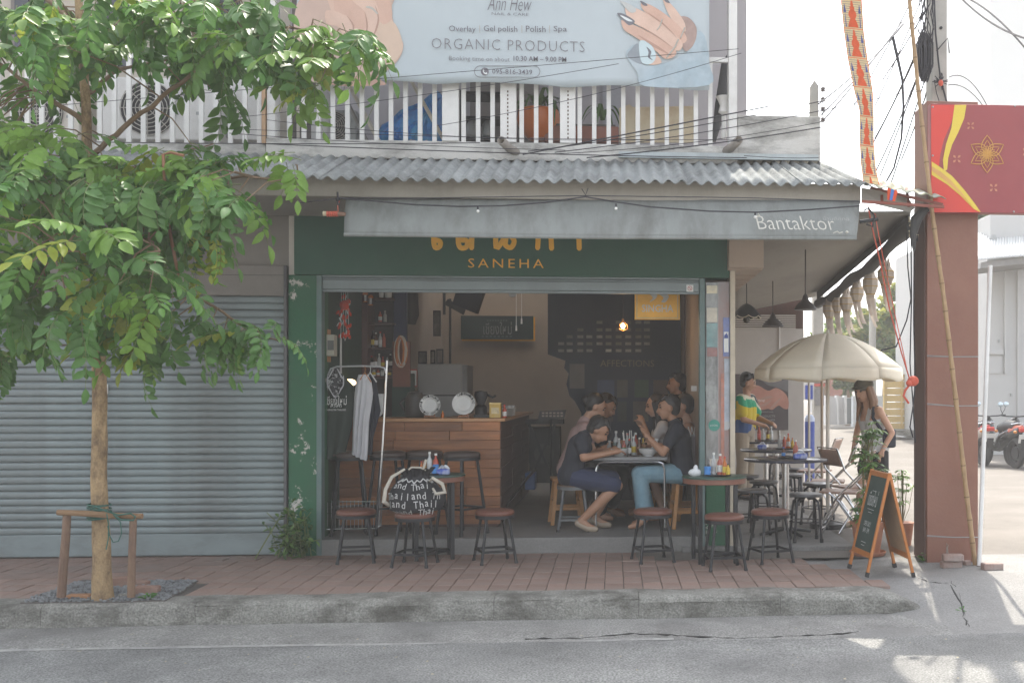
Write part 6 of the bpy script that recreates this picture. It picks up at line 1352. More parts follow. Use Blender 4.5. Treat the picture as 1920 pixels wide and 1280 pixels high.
# scooters
def make_scooter(body, accent):
    t = thing('motorbike', None, None)     # forward +X, wheelbase 1.25
    tyre = mat('tyre_black', (.018, .018, .02), .7); 
    for x in (-.62, .62):
        g = G(); pr_ = []
        for a in range(29): th = a / 28 * 6.283; pr_.append((x + .235 * math.cos(th), 0, .29 + .235 * math.sin(th)))
        g.tube(pr_, .062, 8, cap=False); wl = g.build('wheel', tyre, t)
        g = G(); g.cyl((x, -.03, .29), (x, .03, .29), .13, n=16); g.build('rim', mat('rim_dark', (.07, .07, .075), .35, .1, 9, metal=.5), wl)
    g = G(); g.tube([(-.80, 0, .74), (-.5, 0, .66), (-.2, 0, .56), (.05, 0, .40), (.32, 0, .38), (.42, 0, .6), (.47, 0, .86)], [.07, .13, .15, .12, .10, .12, .09], 12); g.build('body', body, t)
    g = G(); g.tube([(-.86, 0, .80), (-.55, 0, .70), (-.25, 0, .66)], [.03, .12, .10], 10); g.build('side_fairing', accent, t)
    g = G(); g.tube([(-.62, 0, .80), (-.35, 0, .79), (-.02, 0, .74)], [.10, .135, .09], 10); g.build('seat', black, t)
    g = G(); g.tube([(-.66, -.12, .84), (-.88, -.10, .87), (-.93, 0, .875), (-.88, .10, .87), (-.66, .12, .84)], .014, 6); g.build('grab_rail', steel, t)
    g = G(); g.box((-.90, 0, .74), (.06, .19, .08)); g.build('taillight', mat('tail_red', (.55, .03, .02), .2), t, bev=.02)
    for s in (-1, 1): g = G(); g.ball((-.86, s * .15, .70), (.035, .04, .03), 8, 6); g.build('indicator', mat('indicator_orange', (.6, .22, .04), .2), t)
    g = G(); g.box((-.92, 0, .575), (.012, .22, .165), Matrix.Rotation(-.25, 3, 'Y')); pl_ = g.build('number_plate', mat('plate_white', (.66, .66, .64), .5), t)
    for z, w_ in ((.61, .14), (.54, .16)):
        g = G()
        for j in range(5): g.box((-.930 - (.61 - z) * -.25, (j - 2) * w_ / 5, z), (.004, w_ / 9, .04), Matrix.Rotation(-.25, 3, 'Y'))
        g.build('plate_marks', mat('plate_ink', (.08, .08, .1), .5), pl_)
    g = G(); g.box((-.90, 0, .46), (.03, .13, .22), Matrix.Rotation(-.2, 3, 'Y')); g.build('mudguard', black, t)
    g = G(); g.tube([(.47, 0, .84), (.44, 0, .97)], .03, 8); g.tube([(.40, -.34, 1.0), (.45, -.2, .98), (.46, 0, .97), (.45, .2, .98), (.40, .34, 1.0)], .014, 6); g.build('handlebar', blackmet, t)
    g = G(); g.tube([(.60, -.06, .29), (.48, -.06, .80)], .024, 8); g.tube([(.60, .06, .29), (.48, .06, .80)], .024, 8); g.build('fork', greymet, t)
    g = G(); g.ball((.52, 0, .84), (.10, .12, .12), 12, 8); g.build('headlight_cowl', body, t)
    for s in (-1, 1):
        g = G(); g.tube([(.44, s * .26, .99), (.42, s * .33, 1.10), (.41, s * .34, 1.17)], .006, 5); g.build('mirror_stem', blackmet, t); g = G(); g.ball((.40, s * .35, 1.21), (.015, .06, .05), 12, 8); g.build('mirror', mat('mirror_glass', (.55, .65, .72), .1, metal=.6), t)
    g = G(); g.tube([(-.2, -.15, .28), (-.5, -.17, .33), (-.85, -.18, .42)], [.04, .055, .06], 10); g.build('exhaust', mat('exhaust_dark', (.06, .06, .065), .35, metal=.6), t)
    return t
sc1 = make_scooter(mat('bike_black', (.02, .02, .024), .25, coat=.5), mat('bike_orange_red', (.5, .09, .04), .3, coat=.5)); sc1.location = (X_(1889, 20), 20.4, 0); sc1.rotation_euler = (0, 0, R(98)); tag(sc1, 'black motorbike with orange fairing parked with its tail to the street', 'motorbike', 'motorbikes parked by the white building')
sc2 = make_scooter(mat('bike_white_red', (.45, .4, .38), .3), mat('bike_red', (.35, .05, .05), .3)); sc2.location = (X_(1852, 20), 21.0, 0); sc2.rotation_euler = (0, 0, R(95)); tag(sc2, 'pale motorbike partly hidden behind the slim white pole', 'motorbike', 'motorbikes parked by the white building')
sc3 = dup(sc1, (X_(1922, 20), 19.9, 0), R(96), 'black motorbike cut by the picture edge beyond the orange one', 'motorbikes parked by the white building')
# ================================================================== wooden counter, its planks and what stands on it
YC = 10.5
ct = thing('bar_counter', 'wooden plank bar counter with pale wood top inside the cafe', 'counter', Vector((X_(800, YC), YC, ZI)))
cx0, cx1 = X_(634, YC), X_(938, YC); zt_ = Z_(790, YC, 800)
g = G(); g.bx((cx0, YC + .025, ZI), (cx1 - .025, YC + .62, zt_ - .001)); g.build('carcass', darkwood, ct)
nr = 11; hp = (zt_ - ZI - .03) / nr
for r_ in range(nr):
    x = cx0; z = ZI + .03 + r_ * hp; first_ = True
    while x < cx1 - .02:
        ln = rnd.uniform(.45, .95); 
        if first_: ln = rnd.uniform(.2, .9); first_ = False
        xe = min(x + ln, cx1)
        if cx1 - xe < .12: xe = cx1
        dy = rnd.uniform(0, .012); g = G(); g.bx((x + .0015, YC - dy, z + .0015), (xe - .0015, YC + .0245, z + hp - .0015)); g.build('plank', orangewood, ct, bev=.002); x = xe
g = G(); g.bx((cx1 - .55, YC + .621, ZI), (cx1 - .025, YC + 3.5, zt_ - .001)); g.build('carcass', darkwood, ct)
for r_ in range(nr):
    z = ZI + .03 + r_ * hp
    for k in range(3): g = G(); g.bx((cx1 - .0245, YC + .027 + k * 1.16, z + .0015), (cx1 + rnd.uniform(0, .01), YC + 1.184 + k * 1.16, z + hp - .0015)); g.build('plank', darkwood, ct)
g = G(); g.bx((cx1 - .6, YC + .661, zt_), (cx1 + .05, YC + 3.52, zt_ + .032)); g.build('counter_top', toplight, ct, bev=.004)
g = G(); g.bx((cx0 - .02, YC - .035, zt_), (cx1 + .05, YC + .66, zt_ + .032)); g.build('counter_top', toplight, ct, bev=.004)
zc = zt_ + .032
def onc(u, dy): return Vector((X_(u, YC + dy), YC + dy, zc))
plm = mat('plate_white', (.66, .63, .57), .25, .04, 5); inkm = mat('print_black', (.03, .03, .03), .6)
for u, v, r_, label in ((807, 760, .102, 'white plate with black lettering round its rim, on the counter nearer the clothes rack'), (870, 757, .112, 'white plate with black lettering round its rim, on the counter nearer the yellow tin')):
    dy = .12; t = thing('plate', label, 'plate', onc(u, dy), 0, 'display plates on the counter'); c = at(u, v, YC + dy); tilt = Matrix.Rotation(R(78), 3, 'X')
    g = G(); g.lathe([(0, 0), (r_ * .62, 0), (r_ * .70, .012), (r_ * .98, .022), (r_, .026), (r_ * .7, .018), (r_ * .6, .007), (0, .007)], n=44); g.v = [tilt @ p + c for p in g.v]; g.build('plate', plm, t)
    words_ = 'CHIANGMAI THAILAND '
    for k in range(30 if 'rack' in label else 18):
        ch = words_[k % len(words_)]
        if ch == ' ': continue
        a = -k / 30 * 6.283 + 2.2 + (0 if 'rack' in label else (1.4 if k > 8 else 0)); xd = Vector((-math.sin(a) * -1, 0, math.cos(a) * -1)); rad = Vector((math.cos(a), 0, math.sin(a)))
        p = c + tilt @ Vector((math.cos(a) * r_ * .86, math.sin(a) * r_ * .86, .026)); xd = tilt @ Vector((math.sin(a), -math.cos(a), 0)); yd = tilt @ Vector((math.cos(a), math.sin(a), 0))
        g = text_g(ch, r_ * .14, p, .003, xd, yd, height=r_ * .22, off=.01); 
        if g.v: g.build('letter', inkm, t, flat=True)
    g = G(); b = onc(u, dy); g.bar(b + Vector((-.05, -.05, 0)), b + Vector((-.05, .08, .0)), .012); g.bar(b + Vector((.05, -.05, 0)), b + Vector((.05, .08, 0)), .012); g.bar(b + Vector((-.05, -.045, .012)), b + Vector((.05, -.045, .012)), .014); g.bar(b + Vector((-.03, .06, 0)), b + Vector((-.03, .03, .12)), .01); g.bar(b + Vector((.03, .06, 0)), b + Vector((.03, .03, .12)), .01); g.v = [Vector((p.x, p.y, p.z + .006)) for p in g.v]; g.build('stand', orangewood, t)
# yellow tin, red tin, stack of plates, glasses, coffee gear
t = thing('tin', 'square yellow tin on the counter beside the stacked plates', 'tin', onc(929, .15)); g = G(); b = onc(929, .15); g.bx(b + Vector((-.055, -.05, 0)), b + Vector((.055, .05, .135))); g.build('can', mat('tin_yellow', (.55, .36, .06), .4, .15, 12, dirt=(.5, .4, .25), dsc=9, damt=.6), t, bev=.006)
g = G(); g.bx(b + Vector((-.057, -.052, .1355)), b + Vector((.057, .052, .148))); g.build('lid', mat('tin_lid', (.55, .42, .18), .35, metal=.5), t); g = G(); g.bx(b + Vector((-.035, -.053, .04)), b + Vector((.04, -.0505, .10))); g.build('label', mat('tin_label', (.6, .5, .3), .5, .3, 30), t)
def bottle(t, c, r, h, body, cap, lab=None, fill=None, tall=False, name='glass'):
    nk = r * .38
    g = G(); g.lathe([(0, 0), (r, 0), (r, h * .55), (r * .85, h * .64), (nk, h * .76), (nk, h * .90), (0, h * .90)], c, 12); g.build(name, body, t)
    g = G(); g.lathe([(0, h * .90), (nk * 1.25, h * .90), (nk * 1.25, h), (0, h)], c, 10); g.build('cap', cap, t)
    if lab: g = G(); g.lathe([(r * 1.015, h * .14), (r * 1.015, h * .46)], c, 12); g.build('label', lab, t, thick=.0008)
capw = mat('cap_white', (.65, .65, .62), .4); capr = mat('cap_red', (.5, .05, .03), .4); capb = mat('cap_blue', (.04, .15, .5), .4); capy = mat('cap_yellow', (.6, .42, .05), .4)
sauce = {'ketchup': mat('sauce_red', (.38, .05, .02), .2, .1, 9), 'fish': mat('sauce_brown', (.10, .04, .015), .15, .1, 9), 'chilli': mat('sauce_orange', (.52, .14, .02), .25, .1, 9), 'soy': mat('sauce_black', (.02, .012, .01), .15), 'clear': mat('clear_bottle', (.5, .52, .52), .12, .1, 9), 'mustard': mat('sauce_yellow', (.6, .38, .03), .3), 'pink': mat('sauce_pink', (.45, .12, .08), .25)}
labw = mat('label_white', (.62, .62, .6), .5, .3, 40); laby = mat('label_yellow', (.62, .46, .06), .5, .2, 40); labb = mat('label_blue', (.05, .22, .55), .5, .2, 40); labr = mat('label_red', (.5, .07, .05), .5, .2, 40); labg = mat('label_green', (.08, .3, .1), .5)
t = thing('bottle', 'small red sauce bottle on the counter between the yellow tin and stacked plates', 'bottle', onc(946, .16)); bottle(t, onc(946, .16), .022, .13, sauce['ketchup'], capr, labw)
t = thing('plate_stack', None, None); bpy.data.objects.remove(t)
for k in range(6):
    b = onc(948, .75) + Vector((0, 0, .014 * k)); g = G(); g.lathe([(0, 0), (.06, 0), (.10, .012), (.102, .016), (.06, .006), (0, .006)], b, 28); tag(g.build('plate', plm), ('lowest', 'second lowest', 'third from the bottom', 'fourth from the bottom', 'second highest', 'topmost')[k] + ' white plate in the stack at the end of the counter', 'plate', 'stacked plates on the counter')
for u, dy, lab in ((953, 1.05, 'clear tumbler behind the stacked plates, nearer the tin'), (960, 1.2, 'clear tumbler at the very end of the counter'), (948, 1.1, 'orange filled tumbler behind the stacked plates')):
    g = G(); g.lathe([(0, 0), (.028, 0), (.034, .11), (.031, .11), (.026, .006), (0, .006)], onc(u, dy), 14); tag(g.build('tumbler', sauce['clear'] if 'clear' in lab else sauce['pink']), lab, 'glass')
t = thing('coffee_grinder', 'dark coffee grinder with side handle on the counter behind the second plate', 'grinder', onc(902, .4)); b = onc(902, .4); g = G(); g.lathe([(.06, 0), (.06, .10), (.035, .13), (.07, .22), (.06, .26), (0, .27)], b, 14); g.build('body', black, t); g = G(); g.tube([b + Vector((0, 0, .26)), b + Vector((.12, -.03, .2)), b + Vector((.15, -.03, .22))], .012, 6); g.build('handle', black, t)
t = thing('cup', 'small brown bottle at the foot of the first display plate', 'bottle', onc(830, .1)); bottle(t, onc(830, .1), .014, .07, sauce['chilli'], capy)
t = thing('tray', 'dark flat tray on the counter behind the coffee grinder', 'tray', onc(910, .2)); g = G(); g.bx(onc(888, .2), onc(925, .35) + Vector((0, 0, .03))); g.build('tray_body', black, t)
t = thing('espresso_pot', 'dark rounded kettle on the counter beside the first plate', 'kettle', onc(775, .4)); b = onc(778, .42); g = G(); g.lathe([(.09, 0), (.10, .03), (.10, .18), (.07, .25), (0, .27)], b, 16); g.build('body', mat('dark_enamel', (.05, .045, .04), .4, .2, 8), t); g = G(); g.tube([b + Vector((-.09, 0, .2)), b + Vector((-.15, 0, .14)), b + Vector((-.1, 0, .06))], .01, 6); g.build('handle', black, t)
# fridge behind the counter
fz = thing('fridge', 'grey refrigerator standing behind the counter', 'fridge', Vector((X_(828, 12.6), 12.6, ZI)))
g = G(); pb(g, 783, 682, 866, 900, 12.6, .6); g.build('cabinet', mat('fridge_grey', (.34, .34, .33), .45, .06, 3), fz, bev=.012); g = G(); pb(g, 866.5, 684, 876, 900, 12.62, .5); g.build('side_panel', mat('fridge_side', (.2, .2, .2), .5), fz); g = G(); pb(g, 783, 740, 866, 742, 12.595, .01); g.build('door_seam', black, fz)
g = G(); pb(g, 858, 745, 861, 785, 12.57, .03); g.build('handle', greymet, fz)
# shelf wall on the left: dark cabinet with bottles
cb = thing('shelf_cabinet', 'dark brown wooden bottle cabinet on the side wall behind the counter', 'cabinet', Vector((X_(700, 12), 12, ZI)))
mah = mat('mahogany', (.075, .028, .022), .5, .15, 6, stretch=(1, 1, .2))
g = G(); pb(g, 655, 540, 689, 790, 11.4, .4); g.build('side_panel', mah, cb)
g = G(); pb(g, 689, 500, 737, 790, 11.75, .03); g.build('back_panel', mat('cabinet_back', (.03, .022, .02), .6), cb)
for v in (605, 652, 690, 706): g = G(); pb(g, 689, v, 737, v + 2.5, 11.45, .29); g.build('shelf', mah, cb)
g = G(); pb(g, 736, 640, 768, 725, 11.42, .06); g.build('side_board', mat('red_brown_board', (.16, .06, .035), .6, .1, 6), cb)
g = G(); pb(g, 735, 700, 768, 860, 11.5, .3); g.build('lower_panel', MATS['green_inner_wall'], cb)
g = G(); pb(g, 738, 540, 762, 640, 11.6, .06); g.build('blue_panel', mat('panel_navy_blue', (.02, .03, .08), .6), cb)
lb = ('clear', 'soy', 'fish', 'clear', 'pink'); n_ = 0
SH = {651: 'upper middle', 689: 'lower middle', 705: 'lowest', 604: 'highest'}
for v, us, hh_ in ((651, (692, 699, 705, 713, 720), .16), (689, (691, 697, 704, 711, 718, 726, 732), .14), (705, (693, 701, 709, 717, 724, 730), .09), (604, (692, 713, 722), .12)):
    for u in us:
        t = thing('bottle', 'small %s capped bottle on the %s shelf of the dark cabinet behind the counter' % (('white', 'red', 'black')[(n_ + 1) % 3], SH[v]), 'bottle', at(u, v, 11.56), 0, 'bottles in the dark cabinet'); c = at(u, v - .5, 11.56); kk = lb[n_ % 5]; n_ += 1
        bottle(t, c, .019, hh_ * rnd.uniform(.8, 1.1), sauce[kk], (capw, capr, black)[n_ % 3], (labw, None, laby, labw)[n_ % 4])
for u, lab in ((685, 'orange and white mushroom figurine on the top cabinet shelf, nearer the pier'), (695, 'orange and white mushroom figurine hanging lower on the top shelf')):
    t = thing('figurine', lab, 'figurine', at(u, 565, 11.35)); v0 = 560 if u == 685 else 566
    g = G(); c = at(u, v0, 11.35); g.lathe([(.025, -.01), (.03, .0), (.02, .02), (0, .03)], c + Vector((0, 0, .05)), 10); g.lathe([(.02, 0), (.025, .008), (0, .012)], c - Vector((0, 0, .035)), 10); g.build('cap', mat('mushroom_orange', (.55, .17, .04), .5), t); g = G(); g.lathe([(.010, -.03), (.012, .045)], c, 8); g.build('stem', labw, t)
    g = G(); g.cyl(c + Vector((0, 0, .07)), c + Vector((0, 0, .3)), .002, n=4); g.build('string', cablem, t)
g = G(); g.bx((X_(702, 11.3), 11.3, Z_(562, 11.3, 720)), (X_(736, 11.3), 11.42, Z_(558, 11.3, 720))); t = tag(g.build('wall_shelf', mah), 'small dark shelf with white pots near the shutter', 'shelf')
for u, lab in ((715, 'small white pot on the shelf under the shutter, narrower one'), (728, 'white pot on the shelf under the shutter, wider one')): g = G(); g.lathe([(0, 0), (.022 if u < 720 else .035, 0), (.025 if u < 720 else .038, .06), (0, .06)], at(u, 557.5, 11.36), 12); tag(g.build('pot', plm), lab, 'pot')
# red tassel decoration and white pole, meter box
t = thing('chilli_garland', 'hanging garland of red tassels and white beads by the green inner wall', 'garland', at(647, 590, 10.3))
g = G(); g2 = G()
for k in range(46):
    u = 646 + rnd.gauss(0, 6.5); v = rnd.uniform(548, 632); c = at(u, v, 10.3 + rnd.uniform(-.05, .05)); d = Vector((rnd.gauss(0, .4), 0, -1)).normalized()
    (g if k % 3 else g2).tube([c, c + d * .022, c + d * .045], [.006, .015, .005] if k % 3 else [.003, .006, .003], 6)
for k in range(4): g2.tube([at(640 + k * 4, 545, 10.3), at(639 + k * 5, 635, 10.3)], .0022, 4)
g.ball(at(646, 572, 10.3), (.045, .03, .05), 10, 6); tag(g.build('tassels', mat('tassel_red', (.55, .06, .025), .7, .2, 20), t), kind='stuff'); tag(g2.build('beads', labw, t), kind='stuff')
g = G(); g.cyl(at(639, 632, 10.45), at(639, 712, 10.45), .010, n=8); tag(g.build('pole', white), 'white pole standing under the red garland', 'pole')
t = thing('meter_box', 'cream electric meter box on wooden blocks by the cafe opening', 'meter', at(615, 645, 10.0))
g = G(); pb(g, 604, 627, 626, 667, 9.95, .12); g.build('box', mat('meter_cream', (.42, .40, .32), .5, .06, 6), t, bev=.006); g = G(); pb(g, 614, 638, 625, 656, 9.935, .014); g.build('window', mat('meter_window', (.16, .16, .15), .2), t)
for v in (617, 668): g = G(); pb(g, 604, v, 615, v + 10, 9.97, .1); g.build('wood_block', toplight, t)
g = G(); g.tube([at(u, v, 9.98) for u, v in ((611, 545), (608, 560), (606, 590), (606, 618))], .010, 6); g.build('cable', MATS['cream_paint'], t)
t = thing('figure_lamp', 'pale angel figurine lamp on the wall under the meter box', 'figurine', at(608, 700, 9.95)); g = G(); g.lathe([(.02, -.06), (.028, -.03), (.016, 0), (.022, .03), (.012, .06), (.016, .075), (0, .09)], at(607, 700, 9.97), 10); g.build('body', plm, t)
# coiled orange-white cord
t = thing('cord_coil', 'coil of orange and white cord hanging on the red brown board', 'cord', at(752, 660, 11.35))
g = G(); 
for k in range(9):
    o_ = rnd.uniform(-3, 3); w_ = rnd.uniform(6, 11); hh_ = rnd.uniform(26, 31)
    g.tube([at(752 + o_ + w_ * math.cos(a / 18 * 6.283), 659 + hh_ * math.sin(a / 18 * 6.283), 11.36 + rnd.uniform(-.01, .01)) for a in range(19)], .006, 5, mi=k % 2)
g.build('loops', [mat('cord_orange', (.48, .17, .06), .7), mat('cord_cream', (.5, .45, .38), .7)], t)
# wall things: framed pictures, loudspeaker/bag, television, sign, paper
def frame(u0, v0, u1, v1, Y, lab, pic=(.10, .09, .085)):
    t = thing('picture', lab, 'picture', at((u0 + u1) / 2, (v0 + v1) / 2, Y)); g = G(); pb(g, u0, v0, u1, v1, Y, .03); g.build('frame', black, t); g = G(); pb(g, u0 + 2, v0 + 2.5, u1 - 2, v1 - 2.5, Y - .004, .01); g.build('print', mat('pic_%d' % u0, pic, .35, .4, 14, dirt=(.2, .18, .16), dsc=9, damt=.5), t)
xw = SX0 + .022
def wallpic(ua, ub, v0, v1, lab, pic=(.09, .085, .08)):
    """picture hung on the left inner wall, seen at a slant"""
    k = (X_(1150, 10) - xw)
    def Yat(u):                      # depth at which the wall plane x = xw appears at column u
        lo, hi = 9.8, 16.4
        for _ in range(40):
            m = (lo + hi) / 2
            if X_(u, m) < xw: hi = m
            else: lo = m
        return lo
    return Yat(ua), Yat(ub)
for ua, ub, v0, v1, lab in ((794, 806, 560, 632, 'tall narrow framed picture on the cream side wall'), (812, 826, 582, 630, 'shorter framed picture on the cream side wall deeper inside')): frame(ua, v0, ub, v1, 15.4, lab)
frame(784, 658, 800, 682, 13.6, 'small framed picture standing on the fridge'); frame(807, 656, 816, 682, 13.6, 'thin pale framed card standing on the fridge', (.3, .27, .24)); frame(818, 654, 831, 682, 13.6, 'dark framed print at the end of the fridge top', (.2, .16, .13))
g = G(); g.cyl(at(844, 560, 16.2), at(844, 682, 16.2), .02, n=6); tag(g.build('pipe', blackmet), 'thin dark pipe on the cafe wall behind the fridge', 'pipe')
t = thing('guitar_bag', 'dark padded instrument bag hanging on the inner wall', 'bag', at(772, 580, 12.8)); g = G(); g.tube([at(774, 530, 12.8), at(773, 560, 12.8), at(772, 590, 12.8), at(771, 608, 12.8)], [.05, .07, .085, .05], 12); g.build('body', mat('bag_olive', (.05, .045, .04), .8, .15, 8), t)
t = thing('television', 'black television tilted on a wall bracket under the ceiling', 'television', at(870, 565, 13.4)); g = G(); g.prism([at(u, v, 13.4) for u, v in ((858, 535), (911, 535), (893, 588), (848, 570))], (.02, .06, 0)); g.build('screen_body', mat('tv_black', (.02, .022, .035), .25), t)
g = G(); g.prism([at(u, v, 13.5) for u, v in ((832, 570), (840, 560), (872, 580), (868, 590))], (0, .06, 0)); g.bar(at(833, 540, 13.5), at(833, 590, 13.5), .03); g.build('bracket', black, t)
sg_ = thing('wall_sign', 'dark green chalk sign with yellow edge on the back wall', 'sign', at(935, 615, YB - .3)); ys = YB - .25
g = G(); pb(g, 866, 594, 1003, 639, ys, .04); g.build('frame', yellowp, sg_); g = G(); pb(g, 864, 592, 1000, 636, ys - .012, .02); g.build('board', mat('sign_green_dark', (.022, .045, .045), .6, .1, 4), sg_)
g = text_g('เชียงใหม่', X_(960, ys) - X_(907, ys), at(933, 615, ys - .014), .003, height=.19); g.build('lettering', mat('chalk_dim', (.22, .23, .23), .8), sg_)
for v, w_ in ((600, 20), (630, 30)): 
    g = G()
    for j in range(8): pb(g, 933 - w_ + j * w_ / 4, v, 933 - w_ + j * w_ / 4 + w_ / 7, v + 1.2, ys - .016, .003)
    g.build('chalk_line', MATS['chalk_dim'], sg_)
t = thing('notice', 'white paper notice in a red frame beside the fridge', 'notice', at(772, 709, 12.3)); g = G(); pb(g, 763, 692, 782, 725, 12.3, .012); g.build('frame', labr, t); g = G(); pb(g, 764, 694, 781, 723, 12.292, .006); g.build('sheet', plm, t); g = G()
for j in range(4): pb(g, 767, 700 + 5 * j, 777 - (j % 2) * 4, 701 + 5 * j, 12.288, .003)
g.build('print', inkm, t)
for u, v, lab in ((968, 620, 'white pull cord hanging lower in front of the wall sign'), (978, 607, 'white pull cord hanging higher in front of the wall sign')): g = G(); g.cyl(at(u, 545, 10.4), at(u, v - 10, 10.4), .0035, n=5); g.cyl(at(u, v - 10, 10.4), at(u, v, 10.4), .007, .009, n=8); tag(g.build('pull_cord', white), lab, 'cord')
g = G(); g.ball(at(961, 551, 10.0), (.035, .03, .03), 10, 8); g.cyl(at(955, 551, 9.95), at(967, 551, 9.95), .025, n=10); tag(g.build('spotlight', greymet), 'small grey spotlight clamped under the shutter edge', 'lamp')
# hanging bulb (lit) and mushroom lamp (lit)
def glow(name, col, e):
    m = bpy.data.materials.new(name); m.use_nodes = True; b = m.node_tree.nodes['Principled BSDF']; b.inputs['Base Color'].default_value = (*col, 1); b.inputs['Emission Color'].default_value = (*col, 1); b.inputs['Emission Strength'].default_value = e; return m
t = thing('pendant_bulb', 'glowing bare bulb in a brass cage hanging before the navy wall', 'lamp', at(1168, 611, 11.2)); c = at(1168, 611, 11.2)
g = G(); g.ball(c, (.022, .022, .028), 12, 8); g.build('bulb', glow('bulb_glow', (1, .62, .28), 9), t); g = G(); g.cyl(c + Vector((0, 0, .03)), c + Vector((0, 0, .075)), .016, .012, n=10); g.build('socket', mat('brass', (.35, .18, .07), .35, metal=.7), t); g = G(); g.cyl(c + Vector((0, 0, .075)), c + Vector((0, 0, .5)), .004, n=5); g.build('cord', cablem, t)
g = G()
for k in range(5): a = k / 5 * 6.283; g.tube([c + Vector((0, 0, .06)), c + Vector((.045 * math.cos(a), .045 * math.sin(a), .01)), c + Vector((.05 * math.cos(a), .05 * math.sin(a), -.03)), c + Vector((0, 0, -.05))], .003, 4)
g.build('cage', MATS['brass'], t)
pl_ = bpy.data.lights.new('bulb_light', 'POINT'); pl_.energy = 1.6; pl_.color = (1, .62, .3); pl_.shadow_soft_size = .03; lo = bpy.data.objects.new('bulb_light', pl_); COL.objects.link(lo); lo.parent = t; lo.location = (0, -.06, -.05)
t = thing('mushroom_lamp', 'lit mushroom shaped table lamp glowing behind the hanging shirts', 'lamp', at(656, 775, 10.7)); c = at(656, 722, 10.7)
g = G(); g.lathe([(.012, -.055), (.02, -.03), (.03, -.005), (.058, .012), (.06, .03), (.045, .05), (.02, .06), (0, .062)], c, 18); g.build('glowing_shade', glow('lamp_glow', (1, .66, .36), 1.4), t); g = G(); g.cyl(c - Vector((0, 0, .055)), c - Vector((0, 0, .27)), .009, n=8); g.lathe([(.05, 0), (.05, .012), (0, .02)], c - Vector((0, 0, .275)), 14); g.build('stand', mat('lamp_wood', (.18, .08, .04), .5), t)
# yellow beer sign hanging near the opening
YSg = 10.15
sn = thing('hanging_sign', 'ochre yellow beer sign hanging under the shutter near the pier', 'sign', at(1233, 570, YSg)); g = G(); pb(g, 1190, 530, 1275, 599, YSg, .07); g.build('sign_box', yellowp, sn, bev=.004)
bord = mat('sign_cream_line', (.52, .42, .24), .5)
g = G()
for (u0, v0, u1, v1) in ((1193.5, 530, 1195, 597), (1270, 530, 1271.5, 597), (1195, 595.5, 1270, 597)): pb(g, u0, v0, u1, v1, YSg - .004, .003)
g.build('border_line', bord, sn)
g = text_g('SINGHA', X_(1263, YSg) - X_(1204, YSg), at(1233, 578, YSg - .002), .004, height=Z_(571, YSg) - Z_(585, YSg), off=.012); g.build('lettering', mat('sign_grey_letter', (.58, .56, .50), .5), sn)
for c_ in ([(1216, 549), (1230, 549), (1232, 556), (1226, 562), (1218, 566), (1224, 558)], [(1233, 549), (1245, 549), (1254, 555), (1248, 566), (1240, 566), (1244, 558)], [(1222, 540), (1238, 540), (1240, 550), (1224, 550)]):
    g = G(); g.prism([at(u, v, YSg - .004) for u, v in curve_px(c_)], (0, .003, 0)); g.build('emblem', MATS['sign_grey_letter'], sn)
for u in (1200, 1266): g = G(); g.cyl(at(u, 531, YSg + .03), at(u, 480, YSg + .03), .006, n=5); g.build('hanger', blackmet, sn)
# music stands and drum-like dark gear
t = thing('music_stand', 'black music stand with slotted desk behind the counter end', 'music stand', Vector((X_(1035, 12.0), 12.0, ZI))); g = G(); g.prism([at(u, v, 12.0) for u, v in ((1008, 787), (1012, 771), (1062, 768), (1058, 784))], (0, .01, .002)); ds = g.build('desk', black, t)
g = G()
for r_ in range(2):
    for j in range(6): pb(g, 1016 + j * 7, 772.5 + r_ * 5.5, 1020.5 + j * 7, 775.5 + r_ * 5.5, 11.99, .004)
g.build('slots', MATS['cafe_wall_cream'], ds); g = G(); g.cyl(at(1033, 785, 12.02), Vector((X_(1033, 12.02), 12.02, ZI)), .012, n=8); g.build('pole', blackmet, t)
t = thing('keyboard_rack', 'dark keyboard on black stand behind the counter end', 'keyboard', Vector((X_(1010, 12.6), 12.6, ZI))); g = G(); pb(g, 985, 786, 1056, 795, 12.4, .3); g.build('keyboard_body', black, t)
for p, q in (((992, 795), (1040, 905)), ((1040, 795), (992, 905))): g = G(); g.bar(at(*p, 12.5), at(*q, 12.5), .03); g.build('leg', blackmet, t)
t = thing('speaker', 'black loudspeaker cabinet standing beside the music stand', 'speaker', Vector((X_(1010, 12.9), 12.9, ZI))); g = G(); pb(g, 992, 800, 1050, 905, 12.95, .3); g.build('cabinet', black, t, bev=.01); g = G(); g.lathe([(.03, .0), (.11, .01), (.12, 0)], n=20); g.v = [Vector((p.x, p.z, p.y)) + at(1020, 850, 12.94) for p in g.v]; g.build('cone', mat('speaker_cone', (.05, .05, .05), .6), t)
t = thing('water_jug', 'blue plastic crate beside the counter end', 'crate', at(995, 910, 11.6)); g = G(); pb(g, 984, 886, 1003, 918, 11.6, .25); g.build('crate_body', mat('crate_blue', (.03, .08, .22), .5, .1, 8), t, bev=.01)
t = thing('cymbal_stand', 'thin metal stand leaning behind the counter end', 'stand', Vector((X_(985, 11.4), 11.4, ZI))); g = G(); g.tube([at(940, 960, 11.0), at(985, 900, 11.3), at(1003, 880, 11.5)], .016, 6); g.build('rod', blackmet, t)
for (c_, lab, v) in ((blackmet, 'dark stool behind the dining table by the speaker', 905),): pass

